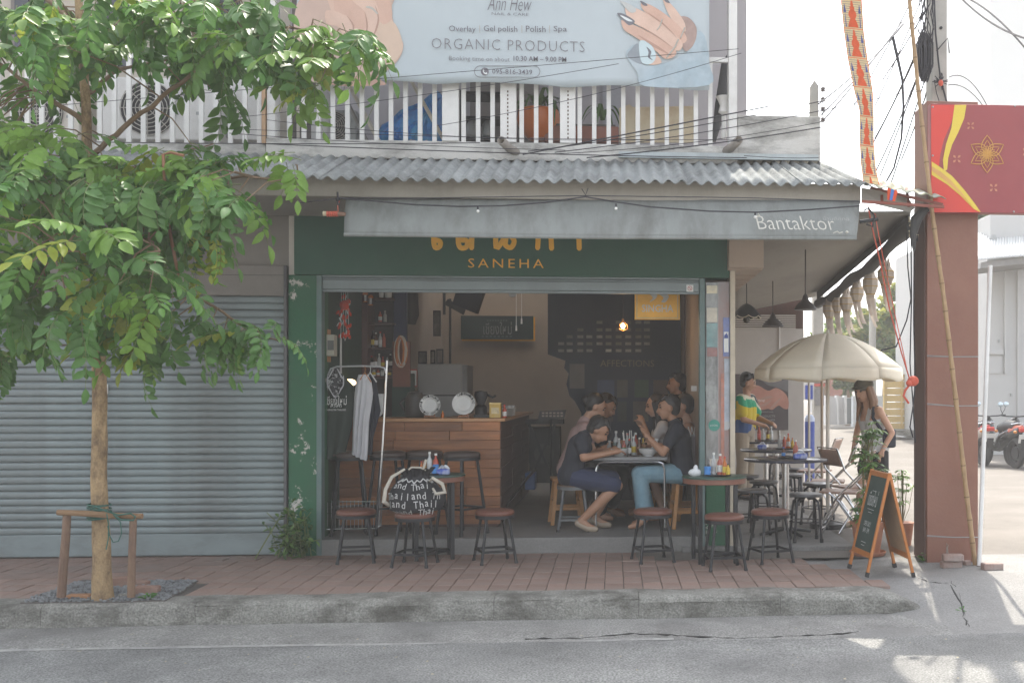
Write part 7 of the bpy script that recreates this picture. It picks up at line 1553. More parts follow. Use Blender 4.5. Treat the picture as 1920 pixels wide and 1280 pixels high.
# ================================================================== clothes rack with garments
YCk = 9.98
cr = thing('clothes_rack', 'chrome clothes rack with wire basket standing at the cafe opening', 'clothes rack', Vector((X_(665, YCk), YCk, ZI)))
g = G(); g.tube([at(u, v, YCk) for u, v in ((604, 960), (606, 880), (609, 780), (614, 705), (620, 691), (632, 687), (680, 686), (712, 687), (721, 690), (724, 700))] , .008, 8); g.build('hanging_frame', mat('rack_chrome', (.60, .61, .62), .35, .05, 9, metal=.45), cr)
g = G(); g.tube([at(u, v, YCk) for u, v in ((726, 676), (723, 740), (718, 830), (712, 925), (710, 985))], .010, 8); g.build('upright', steel, cr)
g = G(); g.tube([at(u, v, YCk) for u, v in ((600, 945), (600, 985), (606, 992), (706, 990), (714, 984), (716, 942))], .008, 8); g.tube([at(604, 940, YCk), at(714, 940, YCk)], .006, 6); g.tube([at(604, 962, YCk), at(712, 962, YCk)], .004, 5); g.build('basket_frame', steel, cr)
for k in range(15):
    u = 607 + k * 7.2; g = G(); g.tube([at(u, 938, YCk + .25), at(u, 940, YCk), at(u, 986, YCk), at(u, 988, YCk + .25)], .0025, 4); g.build('basket_wire', greymet, cr)
for u in (612, 684): g = G(); c = at(u, 995, YCk); g.cyl(c + Vector((-.008, 0, 0)), c + Vector((.008, 0, 0)), .022, n=12); g.build('caster', black, cr)
def garment(pts_front, Y, name, label, cat, m, depth=.07, fold=6, amp=.02, group=None):
    """hanging cloth: outline in the plane Y filled as a folded sheet, front and back"""
    t = thing(name, label, cat, at(pts_front[0][0][0], pts_front[0][0][1], Y), 0, group)
    # pts_front: rows of (left, right) points from top to bottom
    def fn(sgn):
        def f(a, b):
            q = b * (len(pts_front) - 1); k = min(int(q), len(pts_front) - 2); tt = q - k
            L = Vector((*pts_front[k][0], 0)).lerp(Vector((*pts_front[k + 1][0], 0)), tt); Rr_ = Vector((*pts_front[k][1], 0)).lerp(Vector((*pts_front[k + 1][1], 0)), tt)
            p = L.lerp(Rr_, a); c = at(p.x, p.y, Y)
            return c + Vector((0, sgn * depth * .5 * math.sin(math.pi * a) ** .6 * (.4 + .6 * b) + amp * math.sin(a * fold * 3.14 + b * 2) * b * math.sin(math.pi * a), 0))
        return f
    g = G(); g.grid(fn(-1), 24, 16); g.grid(fn(1), 24, 16); g.build('cloth', m, t, ang=80); return t
shirtw = mat('shirt_grey_white', (.50, .50, .52), .85, .07, 8, .1, 60); shirtn = mat('shirt_navy_black', (.022, .025, .038), .85, .1, 8); darkg = mat('apron_green_black', (.022, .035, .028), .85, .12, 6)
garment([((672, 702), (690, 702)), ((668, 715), (697, 715)), ((664, 740), (700, 740)), ((662, 790), (692, 790)), ((660, 845), (690, 845)), ((659, 850), (688, 864))], YCk - .02, 'shirt', 'pale grey shirt hanging on the clothes rack', 'shirt', shirtw, .10, 7, .03)
garment([((692, 702), (698, 702)), ((690, 715), (706, 718)), ((691, 760), (714, 770)), ((690, 820), (700, 820)), ((690, 852), (698, 852))], YCk + .05, 'shirt', 'navy black shirt hanging behind the pale grey one', 'shirt', shirtn, .08, 5, .02)
for (u, lab) in ((684, 'wooden clothes hanger holding the pale grey shirt'), (694, 'white plastic clothes hanger with striped shoulder')): 
    g = G(); g.tube([at(u, 686, YCk - .04), at(u + 1, 693, YCk - .04), at(u, 698, YCk - .04)], .003, 5); g.tube([at(u - 9, 712, YCk - .04), at(u, 698, YCk - .04), at(u + 12, 716, YCk - .04)], .006, 6); tag(g.build('hanger', mat('hanger_wood', (.4, .17, .05), .5) if u == 684 else plm), lab, 'hanger')
ap = garment([((622, 700), (640, 700)), ((612, 722), (662, 722)), ((606, 760), (664, 760)), ((604, 800), (660, 800)), ((606, 860), (645, 860))], YCk + .03, 'shirt', 'black T-shirt with white printed lettering hanging beside the pier', 'shirt', darkg, .10, 4, .02)
for s_, v, w_, h_ in (('เชียงใหม่', 750, .19, .085), ('สวัสดี', 760, .10, .03), ('CHIANG MAI THAILAND', 768, .18, .018)):
    g = text_g(s_, w_, at(630, v, YCk - .045), .002, height=h_); g.build('lettering', MATS['print_white'], ap, flat=True)
bd = thing('bandana', 'black and white paisley bandana hung over the printed T-shirt', 'bandana', at(630, 690, YCk - .06))
g = G()
def bdf(a, b):
    wv_ = [(0, 3), (.35, 15), (.62, 15.5), (1, .8)]; 
    for i in range(3):
        if wv_[i][0] <= b <= wv_[i + 1][0]: w_ = lerp(wv_[i][1], wv_[i + 1][1], (b - wv_[i][0]) / (wv_[i + 1][0] - wv_[i][0])); break
    return at(629 + (a * 2 - 1) * w_, lerp(690, 755, b) + abs(a * 2 - 1) * -9 * (b > .3), YCk - .085 + .012 * math.sin(a * 9 + b * 4))
g.grid(bdf, 16, 16); g.build('cloth', mat('bandana_print', (.04, .042, .045), .8, .2, 60, wear=((.5, .5, .5), 26, .53)), bd, thick=.002)
g = G(); g.tube([bdf(0, b / 14 * .96 + .02) - Vector((0, .004, 0)) for b in range(15)], .006, 5); g.tube([bdf(1, b / 14 * .96 + .02) - Vector((0, .004, 0)) for b in range(15)], .006, 5); g.build('hem', shirtw, bd)
t = thing('tote_bag', 'white tote bag hanging behind the chrome upright', 'bag', at(713, 745, 10.2)); garm = G(); garm.prism([at(u, v, 10.2) for u, v in ((704, 738), (719, 738), (717, 775), (712, 780), (707, 775))], (0, .03, 0)); garm.build('bag_body', plm, t)

# ================================================================== trays of condiments and tissues
tray = mat('tray_black', (.02, .02, .022), .35)
def condiments(tb, zt__, dx, dy, label, items, grpn='condiment trays'):
    p = Vector((tb.x + dx, tb.y + dy, zt__)); t = thing('condiment_tray', label, 'tray', p)
    g = G(); g.lathe([(0, 0), (.115, 0), (.125, .012), (.118, .014), (.11, .005), (0, .005)], p, 24); g.build('tray', tray, t)
    for (x, y, r, h, k, cp, lb_, nm) in items:
        b = thing('bottle', nm, 'bottle', p + Vector((x, y, .006))); bottle(b, p + Vector((x, y, .006)), r, h, sauce[k], cp, lb_)
    return p
H = .733
L_ = tb0.location; p = condiments(L_, H, -.02, -.03, 'black condiment tray on the round table beside the drawstring bag', ((-.075, .0, .016, .11, 'chilli', capr, None, 'slim red capped chilli bottle on the tray by the drawstring bag'), (-.045, -.05, .018, .10, 'mustard', capr, laby, 'orange labelled sauce bottle on the tray by the drawstring bag'), (-.01, .03, .024, .19, 'clear', capw, None, 'tall clear bottle on the tray by the drawstring bag'), (.045, .02, .025, .175, 'ketchup', capw, labb, 'red sauce bottle with white cap on the tray by the drawstring bag')))
g = G(); g.lathe([(0, 0), (.026, 0), (.026, .062), (.02, .07), (0, .07)], p + Vector((.05, -.06, .006)), 14); t = tag(g.build('jar', labb), 'small blue labelled jar at the tray edge by the drawstring bag', 'jar')
def tissue(p, label, w_=.11):
    t = thing('tissue_pack', label, 'tissue pack', p); g = G(); g.box(p + Vector((0, 0, .026)), (w_, .075, .05)); g.build('pack', mat('tissue_blue', (.07, .13, .52), .5, .25, 22, dirt=(.6, .62, .66), dsc=16, damt=.9), t, bev=.012)
    g = G(); g.grid(lambda a, b: p + Vector(((a - .5) * w_ * .8 + .015 * math.sin(b * 7), (b - .5) * .05 + .01 * math.sin(a * 9), .05 + .035 * math.sin(a * 3.14) * (.6 + .5 * math.sin(b * 5 + a * 4)))), 10, 6); g.build('tissue', mat('tissue_white', (.68, .69, .71), .8), t)
tissue(L_ + Vector((.10, -.08, H)), 'blue and white tissue pack on the round table beside the drawstring bag')
R_ = tbR.location; p = condiments(R_, H, .03, .0, 'black condiment tray on the round table at the pier', ((-.03, .04, .022, .19, 'clear', capw, None, 'tall clear bottle on the tray at the pier'), (.025, .03, .026, .18, 'pink', capw, labw, 'pinkish red sauce bottle on the tray at the pier'), (.06, -.02, .020, .16, 'chilli', capr, laby, 'orange bottle with yellow label on the tray at the pier'), (.085, -.05, .018, .10, 'mustard', black, laby, 'short yellow labelled bottle at the tray edge at the pier'), (-.075, .02, .014, .13, 'soy', black, None, 'thin dark bottle on the tray at the pier')))
g = G(); g.lathe([(0, 0), (.028, 0), (.028, .055), (.03, .057), (.03, .075), (0, .078)], p + Vector((-.09, -.03, .006)), 14); tag(g.build('jar', labb), 'blue lidded jar on the tray at the pier', 'jar')
g = G()
for k in range(7): g.cyl(p + Vector((-.06 + k * .006, -.02, .02)), p + Vector((-.085 + k * .012, -.02 + .01 * (k % 2), .15)), .002, n=4)
tag(g.build('cutlery_bundle', steel), 'bundle of cutlery standing on the tray at the pier', 'cutlery')
p = R_ + Vector((-.17, -.02, H)); g = G(); g.ball(p + Vector((0, 0, .03)), (.055, .04, .035), 12, 8); g.ball(p + Vector((.01, 0, .065)), (.02, .02, .03), 8, 6); g.v = [q + Vector((.006 * mnoise.noise(q * 60), 0, .008 * mnoise.noise(q * 55))) for q in g.v]; tag(g.build('napkin', mat('napkin_white', (.66, .67, .68), .85), flat=True), 'crumpled white napkin on the round table at the pier', 'napkin')
for tb_, dx, lab, its in ((pt0.location, .05, 'black condiment tray on the nearest patio table', ((.06, .04, .026, .17, 'pink', capw, None, 'tall orange red sauce bottle on the nearest patio table'), (-.06, .05, .02, .10, 'fish', capb, labb, 'small blue capped bottle on the nearest patio table'))),
                          (pt1.location, .12, 'black condiment tray on the middle patio table', ((-.07, .03, .022, .16, 'clear', capw, None, 'clear bottle on the middle patio table'), (-.02, .0, .022, .15, 'ketchup', capw, None, 'dark red bottle on the middle patio table'), (.03, .03, .022, .17, 'chilli', capr, labw, 'red capped chilli bottle on the middle patio table'), (.07, -.02, .018, .12, 'mustard', capr, laby, 'yellow labelled bottle on the middle patio table'))),
                          (pt2.location, .0, 'black condiment tray on the back patio table', ((-.09, .0, .024, .2, 'ketchup', capy, labr, 'red and yellow sauce bottle on the back patio table'), (-.03, .03, .028, .15, 'clear', capw, None, 'round clear jar with white lid on the back patio table'), (.03, .0, .022, .17, 'fish', capw, laby, 'brown bottle with yellow label on the back patio table'), (.08, .02, .024, .18, 'clear', capw, labw, 'tall clear bottle on the back patio table')))):
    condiments(tb_, ZP + .751, dx, .02, lab, its)
tissue(pt0.location + Vector((.12, -.14, ZP * 0 + .751)), 'blue tissue pack with loose white tissue on the nearest patio table', .13)
tissue(pt1.location + Vector((-.17, -.05, .751)), 'blue tissue pack on the middle patio table', .10)
tissue(pt2.location + Vector((-.22, -.02, .751)), 'small blue tissue box on the back patio table', .10)

# ================================================================== drawstring bag on the stool
sbp = bpy.data.objects['stool.001'].location if 'stool.001' in bpy.data.objects else atz(778, 1059, 0)
bag = thing('drawstring_bag', 'black drawstring bag printed with white lettering resting on a stool', 'bag', sbp + Vector((0, -.03, .452)))
b0 = bag.location.copy()
def bagf(th, b):
    r_ = [(0, .13), (.04, .19), (.2, .21), (.45, .20), (.62, .165), (.76, .115), (.84, .085), (.92, .105), (1, .13)]
    for i in range(len(r_) - 1):
        if r_[i][0] <= b <= r_[i + 1][0]: rr_ = lerp(r_[i][1], r_[i + 1][1], (b - r_[i][0]) / (r_[i + 1][0] - r_[i][0])); break
    wob = 1 + .06 * math.sin(th * 3 + b * 5) + (.16 * math.sin(th * 11) * max(0, (b - .6) / .4))
    return b0 + Vector((rr_ * 1.1 * wob * math.cos(th) + .02 * b, rr_ * .72 * wob * math.sin(th), .36 * b + .012 * math.sin(th * 5) * b))
bagm = mat('bag_black', (.018, .018, .022), .85, .12, 12, .1, 60)
g = G(); g.grid(lambda a, b: bagf(a * 6.2832, b), 60, 26); bb_ = g.build('body', bagm, bag, ang=80)
bw = mat('bag_print_white', (.55, .55, .54), .8)
def bagtext(s, th, b, h, tiltz=0.0):
    n = len(s); step = .205; th0 = th - step * n / 2
    for i, ch in enumerate(s):
        if ch == ' ': continue
        a = th0 + step * (i + .5)
        if not (-2.9 < a < -.25): continue
        p = bagf(a, b + tiltz * (i - n / 2)); q = bagf(a + .05, b + tiltz * (i - n / 2 + .3)); u_ = bagf(a, min(1, b + .05))
        xd = (q - p).normalized(); yd = (u_ - p).normalized(); nd = xd.cross(yd).normalized(); yd = nd.cross(xd)
        g = text_g(ch, h * {'T': .62, 'i': .14, 'l': .12}.get(ch, .5), p + nd * .005, .001, xd, yd, height=h * (1.0 if ch in 'Thldi' else .72))
        if g.v: g.build('letter', bw, bb_, flat=True)
for s_, b, th in (('and Thai', .60, -1.66), ('Thailand Th', .39, -1.52), (' land Thail', .20, -1.62), ('ailand Thai', .03, -1.62)): bagtext(s_, th, b, .058, .002)
g = G()
for k in range(7): a = -2.6 + k * .35; p = bagf(a, .70) + Vector((0, -.006, 0)); q = bagf(a + .17, .76) + Vector((0, -.006, 0)); r_ = bagf(a + .34, .70) + Vector((0, -.006, 0)); g.tube([p, q, r_], .006, 5)
g.build('zigzag_print', bw, bag)
strm = mat('bag_strap_cream', (.50, .46, .39), .85, .1, 20)
g = G(); g.tube([bagf(-2.2, .97), b0 + Vector((-.16, -.12, .30)), b0 + Vector((-.205, -.15, .20)), b0 + Vector((-.22, -.14, .10)), bagf(-2.75, .18)], [.010, .014, .016, .018, .018], 8); g.tube([bagf(-2.0, .97), bagf(-1.9, 1.0) + Vector((.01, 0, .015)), bagf(-1.2, 1.0) + Vector((0, -.01, .01)), bagf(-.9, .95)], .008, 6)
g.tube([bagf(-.6, .72), b0 + Vector((.17, -.12, .29)), b0 + Vector((.25, -.12, .24)), b0 + Vector((.27, -.11, .17)), b0 + Vector((.20, -.13, .16)), bagf(-.7, .55)], [.010, .014, .016, .018, .014, .01], 8); g.tube([bagf(-1.1, .98), bagf(-1.05, 1.0) + Vector((.01, -.01, .07))], .011, 6); g.build('strap', strm, bag)
# dining table with chrome legs, food and bottles
DT = thing('dining_table', 'grey folding dining table with chrome tube legs inside the cafe', 'table', Vector((X_(1182, 10.2), 10.85, ZI)))
dx0, dx1 = X_(1112, 10.1), X_(1252, 10.1); zD = Z_(856, 10.1, 1180); dy0, dy1 = 10.08, 11.55
g = G(); g.bx((dx0, dy0, zD - .035), (dx1, dy1, zD)); g.build('tabletop', mat('table_grey', (.19, .19, .195), .3, .08, 8), DT, bev=.008)
for y in (dy0 + .03, dy1 - .05):
    g = G(); g.tube([(dx0 + .025, y, ZI), (dx0 + .03, y, zD - .12), (dx0 + .05, y, zD - .065), (dx0 + .10, y, zD - .048), (dx1 - .10, y, zD - .048), (dx1 - .05, y, zD - .065), (dx1 - .03, y, zD - .12), (dx1 - .025, y, ZI)], .0115, 8); g.build('leg_frame', steel, DT)
for x in (dx0 + .025, dx1 - .025):
    for y in (dy0 + .03, dy1 - .05): g = G(); g.cyl((x, y, ZI), (x, y, ZI + .03), .017, n=8); g.build('foot_cap', black, DT)
def ont(u, Y): return Vector((X_(u, Y), Y, zD + .001))
bowlm = mat('bowl_white', (.60, .60, .59), .25, .03, 6)
for u, Y, r_, lab in ((1161, 10.22, .085, 'white soup bowl in front of the man in shorts'), (1216, 10.22, .10, 'white soup bowl with spoon in front of the man in jeans'), (1150, 10.9, .08, 'white bowl farther along the dining table')):
    t = thing('bowl', lab, 'bowl', ont(u, Y)); g = G(); g.lathe([(0, 0), (r_ * .5, 0), (r_ * .52, .01), (r_ * .85, .035), (r_, .068), (r_ * .96, .068), (r_ * .8, .04), (0, .03)], ont(u, Y), 24); g.build('bowl_body', bowlm, t); g = G(); g.lathe([(0, .048), (r_ * .85, .048)], ont(u, Y), 16); g.build('soup', sauce['chilli'], t)
g = G(); g.tube([ont(1222, 10.24) + Vector((0, 0, .05)), ont(1232, 10.26) + Vector((0, 0, .16))], [.012, .022], 8); tag(g.build('ladle', plm), 'white ladle standing in the bowl before the man in jeans', 'ladle')
for i, (u, Y, r_, h, k, cp, lb_, lab) in enumerate(((1155, 10.75, .028, .22, 'clear', capw, labw, 'tall clear water bottle on the dining table'), (1161, 10.45, .022, .16, 'clear', capw, None, 'clear bottle left of the row on the dining table'.replace(' left of', ' at the start of')), (1170, 10.4, .022, .155, 'pink', capw, labg, 'pink sauce bottle with green label on the dining table'), (1180, 10.3, .02, .16, 'soy', capr, labw, 'black soy bottle with red cap on the dining table'), (1188, 10.4, .026, .18, 'clear', capw, laby, 'clear jar with yellow label on the dining table'), (1199, 10.36, .024, .17, 'fish', capw, None, 'brown fish sauce bottle on the dining table'), (1143, 10.6, .028, .13, 'clear', capw, None, 'short clear glass bottle near the bowed heads on the dining table'), (1192, 10.8, .025, .2, 'ketchup', capw, None, 'red bottle deeper on the dining table'), (1176, 10.9, .025, .19, 'clear', capr, None, 'red capped clear bottle deeper on the dining table'), (1206, 10.7, .022, .15, 'mustard', capy, None, 'yellow bottle behind the ladle on the dining table'))):
    t = thing('bottle', lab, 'bottle', ont(u, Y)); bottle(t, ont(u, Y), r_, h, sauce[k], cp, lb_)
for u, Y, lab in ((1152, 10.5, 'tumbler with orange drink on the dining table'), (1207, 10.4, 'tumbler with yellow drink on the dining table')): 
    t = thing('tumbler', lab, 'glass', ont(u, Y)); g = G(); g.lathe([(0, 0), (.028, 0), (.033, .12), (.031, .12), (.027, .004), (0, .004)], ont(u, Y), 14); g.build('cup_wall', glass('thin_glass'), t); g = G(); g.lathe([(0, .005), (.025, .005), (.029, .085), (0, .085)], ont(u, Y), 12); g.build('drink', sauce['chilli'] if u < 1200 else sauce['mustard'], t)
g = G(); 
for k in range(9): b = ont(1178, 10.62); g.bar(b + Vector((.03 * (k % 3 - 1), .02 * (k // 3 - 1), .02)), b + Vector((.05 * (k % 3 - 1) + .02 * math.sin(k), .02 * (k // 3 - 1), .21 + .02 * (k % 2))), .007)
tag(g.build('cutlery_bundle', plm), 'bundle of white chopsticks and straws on the dining table', 'cutlery')
t = thing('phone', 'dark phone lying on the dining table edge', 'phone', ont(1187, 10.14)); g = G(); g.box(ont(1187, 10.14) + Vector((0, 0, .005)), (.12, .07, .009)); g.build('phone_body', black, t, bev=.003)
# wooden stools round the dining table
wst = mat('stool_wood_honey', (.42, .20, .065), .5, .15, 7, stretch=(1, 1, .25))
def make_wstool():
    t = thing('wooden_stool', None, None); h = .46
    g = G(); g.box((0, 0, h - .015), (.30, .30, .03)); g.build('seat', wst, t, bev=.006)
    for sx in (-1, 1):
        for sy in (-1, 1): g = G(); g.bar((sx * .11, sy * .11, h - .031), (sx * .155, sy * .155, 0), .035); g.build('leg', wst, t)
    for s in (-1, 1):
        g = G(); g.bar((-.135, s * .135, .16), (.135, s * .135, .16), .02, .03); g.build('stretcher', wst, t); g = G(); g.bar((s * .128, -.128, .24), (s * .128, .128, .24), .02, .03); g.build('stretcher', wst, t)
    return t
ws0 = make_wstool()
for i, (u, Y, rz, lab) in enumerate(((1288, 10.35, .1, 'honey wooden stool under the man in jeans'), (1292, 11.0, .2, 'honey wooden stool under the woman in the white top'), (1062, 10.75, .15, 'honey wooden stool under the diner in pink'), (1240, 11.5, .3, 'honey wooden stool at the far side of the dining table'))):
    p = Vector((X_(u, Y), Y, ZI))
    if i == 0: o = ws0; o.location = p; o.rotation_euler = (0, 0, rz)
    else: o = dup(ws0, p, rz)
    tag(o, lab, 'stool', 'honey wooden stools at the dining table')
gs0 = make_stool(.45, .16, .16, 'stool', mat('seat_tan_dark', (.13, .09, .06), .5, .1, 9), mat('stool_grey_leg', (.13, .135, .14), .45, .1, 9, metal=.3), .012, .12, .03); gs0.location = Vector((X_(1076, 10.2), 10.2, ZI)); tag(gs0, 'grey legged stool under the man in shorts', 'stool')
# ================================================================== people
def cap(g, p, q, r1, r2=None, n=12):
    p, q = Vector(p), Vector(q); r2 = r1 if r2 is None else r2; g.ball(p, r1, n, 8); g.ball(q, r2, n, 8)
    if (q - p).length > 1e-4: g.cyl(p, q, r1, r2, n)
def remeshed(g, name, m, parent, voxel=.011, it=3):
    me = bpy.data.meshes.new('tmp'); me.from_pydata([tuple(p) for p in g.v], [], g.f)
    o = bpy.data.objects.new('tmp', me); COL.objects.link(o)
    bm = bmesh.new(); bm.from_mesh(me); bmesh.ops.recalc_face_normals(bm, faces=bm.faces); bm.to_mesh(me); bm.free()
    r = o.modifiers.new('r', 'REMESH'); r.mode = 'VOXEL'; r.voxel_size = voxel; r.use_smooth_shade = True
    s = o.modifiers.new('s', 'SMOOTH'); s.factor = .5; s.iterations = it
    dg = bpy.context.evaluated_depsgraph_get(); dg.update(); nm = bpy.data.meshes.new_from_object(o.evaluated_get(dg)); bpy.data.objects.remove(o); bpy.data.meshes.remove(me)
    nm.name = name; nm.materials.clear(); nm.materials.append(m); nm.polygons.foreach_set('use_smooth', [True] * len(nm.polygons))
    ob = bpy.data.objects.new(name, nm); COL.objects.link(ob); ob.parent = parent; return ob
skins = [mat('skin_tan', (.36, .19, .115), .5, .06, 12), mat('skin_fair', (.48, .28, .19), .5, .06, 12)]
hairs = {'black': mat('hair_black', (.018, .015, .014), .45, .2, 40, stretch=(1, 1, .2)), 'brown': mat('hair_brown', (.20, .105, .055), .5, .25, 40, stretch=(1, 1, .15))}
eyem = mat('eye_dark', (.02, .015, .012), .3); lipm = mat('lip', (.30, .11, .08), .5)
def hand(g, w_, d, n, s=1.0, curl=.5):
    """palm and five separate bent fingers; d points along the fingers, n out of the back of the hand"""
    d = d.normalized(); n = (n - d * n.dot(d)).normalized(); x = d.cross(n)
    cap(g, w_, w_ + d * .045 * s, .024 * s, .030 * s, 8); g.ball(w_ + d * .06 * s, (.034 * s, .034 * s, .022 * s), 8, 6)
    for k, (o_, L) in enumerate(((-.028, .062), (-.010, .072), (.009, .068), (.027, .054))):
        p0 = w_ + d * .075 * s + x * o_ * s; p1 = p0 + (d * math.cos(curl * .6) - n * math.sin(curl * .6)) * L * .5 * s; p2 = p1 + (d * math.cos(curl * 1.6) - n * math.sin(curl * 1.6)) * L * .5 * s
        cap(g, p0, p1, .0095 * s, .009 * s, 6); cap(g, p1, p2, .009 * s, .0075 * s, 6)
    p0 = w_ + d * .02 * s - x * .026 * s; p1 = p0 + (d * .7 - x * .6 - n * .2).normalized() * .036 * s; cap(g, p0, p1, .012 * s, .010 * s, 6); cap(g, p1, p1 + (d * .9 - x * .1 - n * .3).normalized() * .03 * s, .010 * s, .008 * s, 6)
def person(label, loc, rz, J, skin=0, hair='black', hairstyle='short', top=None, sleeve=.55, bottom=None, leglen=.45, shoes=None, female=False, tank=False, extra=None, look=(1, 0, 0), s=1.0, toplen=0.0, curl=.6):
    t = thing('person', label, 'person', loc, rz); V = {k: Vector(v) for k, v in J.items()}; lk = Vector(look).normalized()
    sm = skins[skin]; g = G(); fw = .92 if female else 1.0
    pe, ch, nk, hd = V['pelvis'], V['chest'], V['neck'], V['head']
    side = Vector((0, 1, 0))
    def torso(g, e, neckhole=False):
        for o_ in (-.065, .065):
            a = side * o_ * fw; wst_ = pe.lerp(ch, .45)
            cap(g, pe + a * 1.15, wst_ + a * .9, (.105 * fw + (.008 if female else 0)) + e, .092 * fw + e); cap(g, wst_ + a * .9, ch + a * 1.12, .092 * fw + e, .102 * fw + e)
        for k in ('L', 'R'): cap(g, ch.lerp(nk, .45), V['sh' + k], .07 * fw + e, .052 * fw + e); cap(g, ch + (V['sh' + k] - ch) * .45, V['sh' + k] + (ch - nk) * .22, .075 * fw + e, .052 * fw + e)
    torso(g, 0)
    cap(g, ch.lerp(nk, .5), nk, .065 * fw, .052 * fw); up = (hd - nk).normalized(); up = (up - lk * up.dot(lk)).normalized(); rt = lk.cross(up)
    cap(g, nk, hd - up * .05 - lk * .012, .050 * fw, .048 * fw)
    RM = Matrix((lk, -rt, up)).transposed()
    g.ball(hd + up * .02 - lk * .008, (.098, .078, .098), 16, 12, rot=RM); g.ball(hd - up * .045 + lk * .026, (.062, .056, .062), 12, 8, rot=RM); g.ball(hd - up * .085 + lk * .055, (.024, .03, .022), 8, 6, rot=RM)
    cap(g, hd + lk * .088 + up * .012, hd + lk * .106 - up * .028, .011, .016, 8); g.ball(hd + lk * .075 - up * .03, (.025, .045, .03), 8, 6, rot=RM); g.ball(hd + lk * .084 - up * .058, (.014, .024, .012), 8, 6, rot=RM); g.ball(hd + lk * .082 + up * .034, (.018, .05, .014), 8, 6, rot=RM)
    for sg in (-1, 1): g.ball(hd + rt * sg * .079 - lk * .005 - up * .01, (.022, .012, .032), 8, 6, rot=RM)
    for k in ('L', 'R'):
        cap(g, V['sh' + k], V['el' + k], .047 * fw, .038 * fw); cap(g, V['el' + k], V['ha' + k], .039 * fw, .026 * fw)
        d = (V['ha' + k] - V['el' + k]).normalized(); hand(g, V['ha' + k], (V['hd' + k] if 'hd' + k in V else d), V.get('hn' + k, Vector((0, 0, 1))), .95, curl)
        cap(g, V['hip' + k], V['kn' + k], .082 * fw, .056 * fw); sh_ = V['kn' + k].lerp(V['an' + k], .35); cap(g, V['kn' + k], sh_, .054 * fw, .054 * fw); cap(g, sh_, V['an' + k], .054 * fw, .036)
        to = V['to' + k]; cap(g, V['an' + k], V['an' + k].lerp(to, .55) + Vector((0, 0, -.012)), .038, .034); cap(g, V['an' + k].lerp(to, .5) + Vector((0, 0, -.015)), to, .034, .024)
    remeshed(g, 'body', sm, t, .0095, 2)
    # face
    for sg in (-1, 1):
        g = G(); g.ball(hd + lk * .082 + rt * sg * .030 + up * .012, (.010, .017, .009), 8, 6, rot=RM); g.build('eye', eyem, t, world=False)
        g = G(); g.tube([hd + lk * .089 + rt * sg * .016 + up * .034, hd + lk * .088 + rt * sg * .032 + up * .038, hd + lk * .078 + rt * sg * .046 + up * .034], .0055, 5); g.build('eyebrow', hairs[hair], t, world=False)
    g = G(); g.ball(hd + lk * .094 - up * .058, (.006, .022, .006), 8, 5, rot=RM); g.build('mouth', lipm, t, world=False)
    # hair
    g = G(); g.ball(hd + up * .052 - lk * .034, (.096, .087, .088), 16, 10, rot=RM); g.ball(hd + up * .0 - lk * .050, (.072, .082, .085), 12, 8, rot=RM)
    if hairstyle == 'short':
        for i in range(26): a = rnd.uniform(1.5, 4.78); z = rnd.uniform(.0, .12); c = hd + up * z + (lk * math.cos(a) * .09 + rt * math.sin(a) * .078) * (1 - max(0, z - .06) * 5); g.ball(c - lk * .012, .022, 6, 5)
        for i in range(7): a = -.8 + i * .27; cap(g, hd + up * .115 + lk * .03 + rt * a * .05, hd + up * rnd.uniform(.062, .08) + lk * .078 + rt * a * .075, .022, .010, 6)
    if hairstyle in ('long', 'tied'):
        for i in range(9):
            a = 1.35 + i * .45; b = lk * math.cos(a) * .075 + rt * math.sin(a) * .08
            if hairstyle == 'long': cap(g, hd + b + up * .03, hd + b * 1.15 - up * .12 - lk * .015, .032, .034, 8); cap(g, hd + b * 1.15 - up * .12 - lk * .015, hd + b * 1.3 - Vector((0, 0, .30 if i in (0, 1, 7, 8) else .26)) - lk * .03, .034, .016, 8)
        if hairstyle == 'tied': g.ball(hd - lk * .12 + up * .02, .045, 8, 6)
    remeshed(g, 'hair', hairs[hair], t, .0085, 2)
    if top:
        g = G(); torso(g, .014); 
        if toplen:
            for o_ in (-.07, .07): cap(g, pe + side * o_, pe + side * o_ + (pe - ch).normalized() * toplen, .125, .125)
        if not tank:
            for k in ('L', 'R'): cap(g, V['sh' + k], V['sh' + k].lerp(V['el' + k], sleeve), .064 * fw, .060 * fw)
            cap(g, nk - (nk - ch) * .28, nk - (nk - ch) * .12, .075, .066)
        sob = remeshed(g, 'shirt', top, t, .011, 4)
        if tank:                                     # cut shoulders and neckline away
            bm = bmesh.new(); bm.from_mesh(sob.data); kill = []
            for v in bm.verts:
                q = v.co; ax = (q - ch).dot((nk - ch).normalized()); lat = abs(q.y - ch.y)
                if ax > .015 and (lat > .125 or lat < .055 or ax > .14): kill.append(v)
            bmesh.ops.delete(bm, geom=kill, context='VERTS'); bm.to_mesh(sob.data); bm.free()
    if bottom:
        g = G(); cap(g, pe + side * -.05, pe + side * .05, .128 * fw, .128 * fw); cap(g, pe.lerp(ch, .2) - side * .05, pe.lerp(ch, .2) + side * .05, .112 * fw, .112 * fw)
        for k in ('L', 'R'):
            f = min(1, leglen / .5); e_ = .022 if leglen <= .5 else .018
            cap(g, V['hip' + k], V['hip' + k].lerp(V['kn' + k], f), .085 * fw + e_, .085 * fw * (1 - f) + .060 * f + e_)
            if leglen > .5: f2 = (leglen - .5) / .5; cap(g, V['kn' + k], V['kn' + k].lerp(V['an' + k], f2), .060 + e_, .056 + e_ * 1.3)
        remeshed(g, 'trousers', bottom, t, .011, 4)
